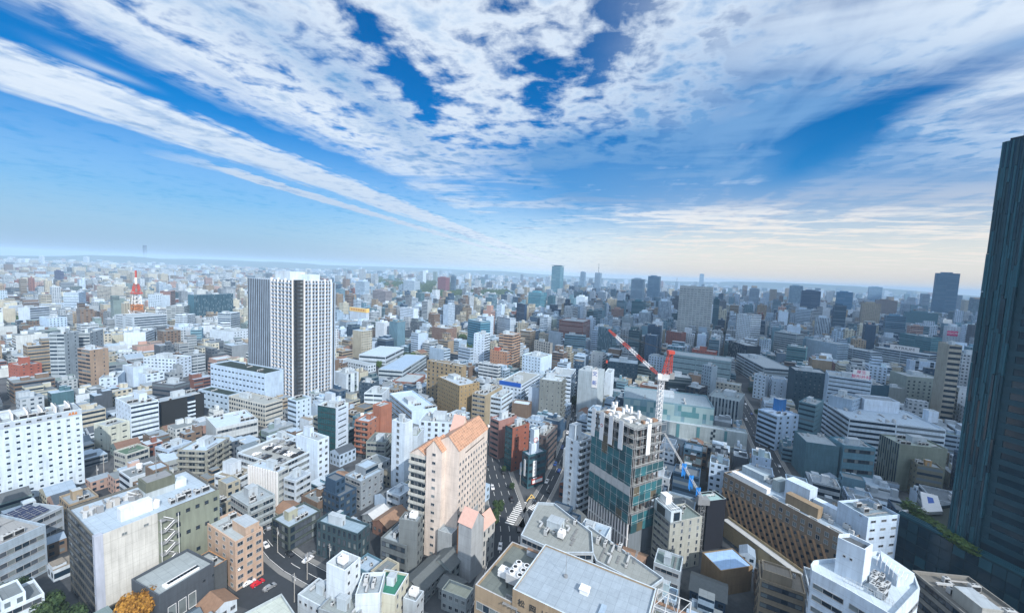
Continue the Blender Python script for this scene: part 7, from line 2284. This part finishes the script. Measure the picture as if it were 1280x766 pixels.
for q, s, k, l in (((285, 728), .55, 'green', 'small green shrub tree between the dark hall and the peach block'), ((283, 722), .4, 'green', 'lower green shrub against the wall of the peach block'),
                   ((330, 548), .8, 'dark', 'round dark green tree beside the sloping white-roofed office'), ((336, 543), .55, 'dark', 'small dark tree next to the orange-banded office car park'),
                   ((452, 566), .7, 'dark', 'dark tree at the foot of the orange-red brick block'), ((444, 560), .6, 'dark', 'small dark tree between half-glass tower and orange-red brick block'),
                   ((420, 492), .9, 'dark', 'olive tree at the foot of the tall apartment tower'), ((444, 488), .9, 'green', 'bare olive tree beside the white cube-like block'), ((414, 486), .8, 'green', 'low olive tree under the striped flank of the tall apartment tower'),
                   ((508, 452), 1.5, 'dark', 'broad dark tree in the school yard'), ((516, 450), 1.3, 'green', 'bright green tree in the school yard'), ((500, 455), 1.2, 'dark', 'dark tree at the corner of the long school'), ((474, 461), 1.2, 'green', 'green tree between two school wings'),
                   ((585, 436), 1.4, 'dark', 'dark tree by the pale blue apartment block'), ((590, 432), 1.3, 'green', 'green tree behind the pale blue apartment block'),
                   ((712, 504), 1.5, 'dark', 'big dark tree below the grey-brown tower'), ((719, 510), 1.4, 'dark', 'dark tree between grey-brown tower and kanji-signed slab'), ((706, 512), 1.1, 'dark', 'small dark tree at the foot of the white striped balcony side'),
                   ((768, 474), 1.6, 'dark', 'dark tree clump standing before the grey-teal tower'),
                   ((640, 612), .5, 'dark', 'clipped dark street tree in the avenue median nearer the crossing'), ((630, 590), .5, 'dark', 'clipped dark street tree in the avenue median farther from the crossing'),
                   ((500, 640), .5, 'dark', 'dark shrub beside the slim white slab car park'), ((918, 450), 1.1, 'dark', 'dark street tree beside the black glass block'), ((946, 520), .8, 'dark', 'dark street tree along the wide street by the barred block'), ((938, 492), .9, 'dark', 'dark street tree at the bend of the wide street'), ((60, 500), 1.3, 'dark', 'dark garden tree among low houses behind the broad white hotel'), ((90, 512), 1.1, 'green', 'green garden tree among low houses behind the broad white hotel'), ((56, 430), 1.4, 'dark', 'dark tree beside the grey apartment tower')):
    tree(l, q, k, s)
# planting on the podium roof
def planting():
    b = MB(); r = random.Random(7)
    a, c = at(1133, 634, 29.5), at(1215, 690, 29.5)
    for i in range(2600):
        f = r.random()
        p = a.lerp(c, f)+Vector((r.uniform(-2.2, 2.2), r.uniform(-2.2, 2.2), r.random()**2*2.2*(1.6 if f < .25 else .8)))
        s = r.uniform(.2, .5); an = r.uniform(0, 6.28)
        u, w = Vector((math.cos(an), math.sin(an), r.uniform(-.4, .4)))*s, Vector((-math.sin(an), math.cos(an), r.uniform(-.4, .4)))*s
        b.face([p-u-w, p+u-w, p+u+w, p-u+w], 0)
    tag(b.build('roof_planting', None, ['leaf_green']), 'strip of low green planting along the dark podium roof', 'planting', kind='stuff')
planting()
# far wood: many small lumpy crowns
def wood():
    b = MB(); r = random.Random(31)
    def clump(p, s):
        n = 7
        for ring in range(3):
            z0, z1 = s*(.15+.38*ring), s*(.15+.38*(ring+1))
            r0, r1 = s*(.55, .62, .45)[ring], s*(.62, .45, .06)[ring]
            a0 = r.uniform(0, 6)
            for i in range(n):
                q0, q1 = a0+6.283*i/n, a0+6.283*(i+1)/n
                j = [r.uniform(.8, 1.2) for _ in range(2)]
                b.face([(p.x+math.cos(q0)*r0*j[0], p.y+math.sin(q0)*r0*j[0], z0), (p.x+math.cos(q1)*r0*j[1], p.y+math.sin(q1)*r0*j[1], z0), (p.x+math.cos(q1)*r1*j[1], p.y+math.sin(q1)*r1*j[1], z1), (p.x+math.cos(q0)*r1*j[0], p.y+math.sin(q0)*r1*j[0], z1)], 0)
    for x0, x1, y0, y1, n, s in ((474, 566, 349, 364, 900, 22), (520, 645, 365.5, 374, 800, 16), (576, 596, 428, 441, 40, 9), (0, 40, 402, 412, 40, 9), (880, 905, 404, 420, 60, 10)):
        for _ in range(n):
            p = at(r.uniform(x0, x1), r.uniform(y0, y1), 0)
            clump(p, s*r.uniform(.6, 1.3))
    tag(b.build('distant_wood', None, ['leaf_dark']), 'dark wooded castle hill and park belt in the middle distance', 'wood', kind='stuff')
wood()
# ---------------------------------------------------------------- cars
M['car_white'] = plain('car_white', (.72,.73,.75), .25, 0, .1, 1, .6)
M['car_silver'] = plain('car_silver', (.38,.40,.42), .25, .5, .1, 1, .6)
M['car_black'] = plain('car_black', (.015,.016,.02), .2, 0, .1, 1, .6)
M['car_red'] = plain('car_red', (.52,.015,.03), .25, 0, .1, 1, .6)
M['car_blue'] = plain('car_blue', (.02,.06,.22), .25, 0, .1, 1, .6)
def car_body(colour, van):
    def mk():
        b = MB()
        L, W = (4.5, 1.75) if not van else (4.9, 1.85)
        prof = [(-L/2, .35), (L/2, .30), (L/2, .72), (L/2-.25, .86), (L*.22, .98), (L*.05, 1.45), (-L*.28, 1.48), (-L*.44, 1.0), (-L/2, .92)]
        if van: prof = [(-L/2, .35), (L/2, .30), (L/2, .80), (L/2-.2, 1.05), (L*.30, 1.75), (L*.22, 1.92), (-L*.46, 1.95), (-L/2, 1.1)]
        n = len(prof)
        def wd(z): return W/2 if z < 1.0 else W/2-.16
        for i in range(n):
            (x0, z0), (x1, z1) = prof[i], prof[(i+1) % n]
            b.face([(x0, -wd(z0), z0), (x0, wd(z0), z0), (x1, wd(z1), z1), (x1, -wd(z1), z1)], 0)
        for s_ in (-1, 1):
            f = [(x, s_*wd(z), z) for x, z in prof]
            b.face(f if s_ < 0 else f[::-1], 0)
        return b.mesh('body', [colour])
    return cached(('car', colour, van), mk)
def car_glass(van):
    def mk():
        b = MB()
        W = 1.75 if not van else 1.85
        zt, zb = (1.42, 1.02) if not van else (1.78, 1.15)
        xf, xr = (1.0, -1.75) if not van else (1.4, -2.2)
        for s_ in (-1, 1):
            y = s_*(W/2-.13)
            f = [(xf, y+s_*.03, zb), (xf-.75, y-s_*.02, zt), (xr+.45, y-s_*.02, zt), (xr, y+s_*.03, zb)]
            b.face(f[::-1] if s_ < 0 else f, 0)
        x0, x1, za, zc = (1.06, .26, 1.0, 1.44) if not van else (2.2, 1.5, 1.1, 1.72)
        b.face([(x0+.02, .7, za+.03), (x0+.02, -.7, za+.03), (x1+.03, -.66, zc), (x1+.03, .66, zc)][::-1], 0)
        return b.mesh('window', ['glass'])
    return cached(('carg', van), mk)
def wheel():
    def mk():
        b = MB()
        n = 12
        for s_ in (-1,):
            b.cyl(0, 0, -.1, .1, .32, n, 0); b.cyl(0, 0, .1, .115, .18, n, 1)
        return b.mesh('wheel', ['tyre', 'lgrey'])
    return cached('wheel', mk)
CARN = {'car_white': 'white', 'car_silver': 'silver', 'car_black': 'black', 'car_red': 'red', 'car_blue': 'dark blue'}
def car(p, rz, colour, label, group, van=False, wheels=True):
    c = empty('parked_van' if van else 'parked_car', p, rz)
    tag(c, label, 'van' if van else 'car', group)
    link('body', car_body(colour, van), c)
    link('window', car_glass(van), c)
    if wheels:
        for sx in (-1.4, 1.4):
            for sy in (-.82, .82):
                w = link('wheel', wheel(), c, (sx, sy, .32)); w.rotation_euler = (math.pi/2*(1 if sy < 0 else -1), 0, 0)
rc = random.Random(17)
g = next(B for B in HEROES if 'cars parked on its roof' in B.root['label'])
x0, y0 = g.pts[0]; gw, gd = g.pts[1].x-x0, g.pts[3].y-y0
for row, yy in enumerate((1.0, )):
    pass
k = 0
for fx, rot in ((.16, math.pi/2*0), (.50, 0), (.62, 0), (.90, 0)):
    n = int((gd-5)/2.75)
    for i in range(n):
        if rc.random() < .28: continue
        p = g.world(x0+gw*fx, y0+3+i*2.75, g.h-.9)
        colr = rc.choices(('car_white', 'car_black', 'car_silver'), (5, 5, 3))[0]
        car(p, g.ang+rc.choice((0, math.pi)), colr, '%s car parked in the rows on the roof of the parking garage' % CARN[colr], 'cars on the garage roof')
pk = [((311, 729), 'car_white', 'white car parked nearest the peach block beside a red car'), ((322, 730), 'car_red', 'red car parked between two white cars beside the peach block'), ((337, 735), 'car_silver', 'silver-white car parked outermost of three beside the peach block')]
for q, colr, l in pk: car(at(*q, .02), rad(60), colr, l, 'cars beside the peach block')
for q, colr, l, v in (((467, 655), 'car_white', 'white van parked nearest the dark teal office behind the charcoal office', True), ((474, 655), 'car_silver', 'silver van parked in the middle of three behind the charcoal office', True), ((481, 656), 'car_white', 'white van parked farthest along behind the charcoal office', True),
                      ((470, 601), 'car_blue', 'blue car parked in the yard before the slim white slab', False), ((479, 600), 'car_white', 'white van parked in the yard before the slim white slab', True), ((472, 607), 'car_black', 'black car parked in the yard before the slim white slab', False),
                      ((341, 533), 'car_white', 'white car parked beside the orange-banded office', False), ((347, 532), 'car_silver', 'silver car parked beside the orange-banded office', False), ((354, 531), 'car_white', 'white car parked farthest along beside the orange-banded office', False), ((337, 538), 'car_silver', 'silver car parked nearest the round dark tree by the orange-banded office', False),
                      ((388, 694), 'car_silver', 'silver car parked under the dark teal office', False), ((385, 700), 'car_white', 'white car waiting at the corner by the dark teal office', False)):
    car(at(*q, .02), rad(60)+(0 if 'van' in l else .1), colr, l, 'parked cars and vans', v)
def traffic(pts, n, side, group, where, off):
    tot = sum((b-a).length for a, b in zip(pts, pts[1:]))
    for i in range(n):
        s = tot*(i+rc.uniform(.2, .8))/n
        for a, b in zip(pts, pts[1:]):
            l = (b-a).length
            if s < l: break
            s -= l
        t = (b-a).normalized(); nn = Vector((-t.y, t.x))
        p = a+t*s+nn*off*(1 if i % 2 else -1)
        x, y = proj((p.x, p.y, 0))
        if not (0 < x < 1280 and 0 < y < 760): continue
        colr = rc.choices(('car_white', 'car_black', 'car_silver', 'car_blue'), (5, 4, 3, 1))[0]
        car(Vector((p.x, p.y, .014)), math.atan2(t.y, t.x)+(math.pi if i % 2 else 0), colr, '%s car driving along %s' % (CARN[colr], where), group)
traffic(avenue, 16, 0, 'cars on the avenue', 'the avenue beside the cream hotel', 4.2)
traffic(side_street, 16, 0, 'cars on the side street', 'the side street by the narrow white tower', 1.9)
traffic(north_street, 22, 0, 'cars on the wide street', 'the wide street by the slanting blue-white block', 3.6)
traffic(front_street, 8, 0, 'cars on the front street', 'the street before the dark teal office', 2.0)
traffic(tower_street, 12, 0, 'cars below the apartment tower', 'the road below the tall apartment tower', 2.6)
# ---------------------------------------------------------------- street poles
def pole(q, label, s=1.0):
    p = at(*q, 0)
    t = empty('utility_pole', p, rad(61))
    tag(t, label, 'pole', 'utility poles')
    k = MB(); k.cyl(0, 0, 0, 11*s, .17, 8, 0, r1=.11); k.build('post', t, ['concrete'])
    k = MB(); k.box(-.06, .06, -1.1, 1.1, 10*s, 10.15*s, 0, bottom=True); k.box(-.06, .06, -.9, .9, 9.2*s, 9.32*s, 0, bottom=True); k.build('crossarm', t, ['mgrey'])
    k = MB(); k.cyl(.35, 0, 7.9*s, 8.9*s, .28, 10, 0); k.build('transformer', t, ['lgrey'])
for q, l in (((347, 690), 'concrete utility pole at the corner by the olive glass block'), ((384, 724), 'concrete utility pole on the street before the dark teal office'), ((412, 712), 'utility pole beside the foot of the dark teal office'), ((130, 592), 'utility pole near the corner of the broad white hotel'), ((122, 606), 'lower utility pole beside the broad white hotel'), ((234, 592), 'utility pole behind the big office roof by the tan apartments'), ((368, 752), 'slim utility pole rising before the white tower with an open top'), ((650, 606), 'street pole on the avenue kerb by the white-crowned corner block'), ((498, 612), 'utility pole beside the slim white slab yard')):
    pole(q, l)
# pedestrian crossing gate: yellow beam frame at the corner
k = MB()
g0 = at(664, 625, 0)
t = empty('yellow_barrier', g0, rad(20)); tag(t, 'yellow steel barrier frame on the pavement by the crosswalk corner', 'barrier')
k.beam((-2.6, 0, 0), (0, 0, 3.2), .18, 0); k.beam((2.6, 0, 0), (0, 0, 3.2), .18, 0); k.beam((-1.5, 0, 1.3), (1.5, 0, 1.3), .14, 0)
k.build('frame', t, ['yellow'])
# ---------------------------------------------------------------- air
def haze():
    m = bpy.data.materials.new('haze')
    m.use_nodes = True
    g_ = NT(m.node_tree)
    out = g_.n('ShaderNodeOutputMaterial'); v = g_.n('ShaderNodeVolumePrincipled')
    v.inputs['Color'].default_value = (.49, .69, .90, 1)
    v.inputs['Density'].default_value = HAZE_DENSITY
    v.inputs['Anisotropy'].default_value = -.15
    g_.link(v.outputs[0], out.inputs['Volume'])
    M['haze'] = m
    b = MB(); b.box(-15500, 15500, -650, 15500, -1.0, 196.0, 0, bottom=True)
    o = b.build('haze', None, ['haze'])
    o['kind'] = 'stuff'
haze()

# ---------------------------------------------------------------- unseen cloud added outside the view to shade the city's right
def shade_cloud():
    m, g, b_ = mat('shade_cloud')
    b_.inputs['Base Color'].default_value = (.85, .87, .9, 1)
    b_.inputs['Roughness'].default_value = 1.0
    M['shade_cloud'] = m
    r = random.Random(44)
    b = MB()
    Z = 1500.0
    sx, sy = Z/math.tan(SUN_EL)*math.sin(SUN_AZ), Z/math.tan(SUN_EL)*math.cos(SUN_AZ)
    def lump(c, R_, hz):
        n, rings = 14, 5
        def pt(i, j):
            th, ph = 2*math.pi*i/n, math.pi*j/rings
            q = 1+.22*math.sin(3*th+c.x*.01)*math.sin(2*ph+c.y*.01)
            return (c.x+R_*q*math.cos(th)*math.sin(ph), c.y+R_*q*math.sin(th)*math.sin(ph), Z+hz*math.cos(ph)*(1 if ph < 1.57 else .35))
        for j in range(rings):
            for i in range(n):
                b.face([pt(i, j+1), pt(i+1, j+1), pt(i+1, j), pt(i, j)], 0)
    # ground points to shade, carried back along the sunbeams to the cloud's height
    for gx in range(40, 2400, 105):
        for gy in range(-200, 2700, 105):
            edge = 95+.10*gy+60*math.sin(gy*.006)
            if gx < edge: continue
            if r.random() < .10: continue
            c = Vector((gx+sx+r.uniform(-30, 30), gy+sy+r.uniform(-30, 30)))
            if math.degrees(math.atan2(c.x, max(c.y, 1))) < 57: continue
            lump(c, r.uniform(75, 105), r.uniform(50, 110))
    o = b.build('shade_cloud', None, ['shade_cloud'])
    tag(o, kind='structure')
shade_cloud()
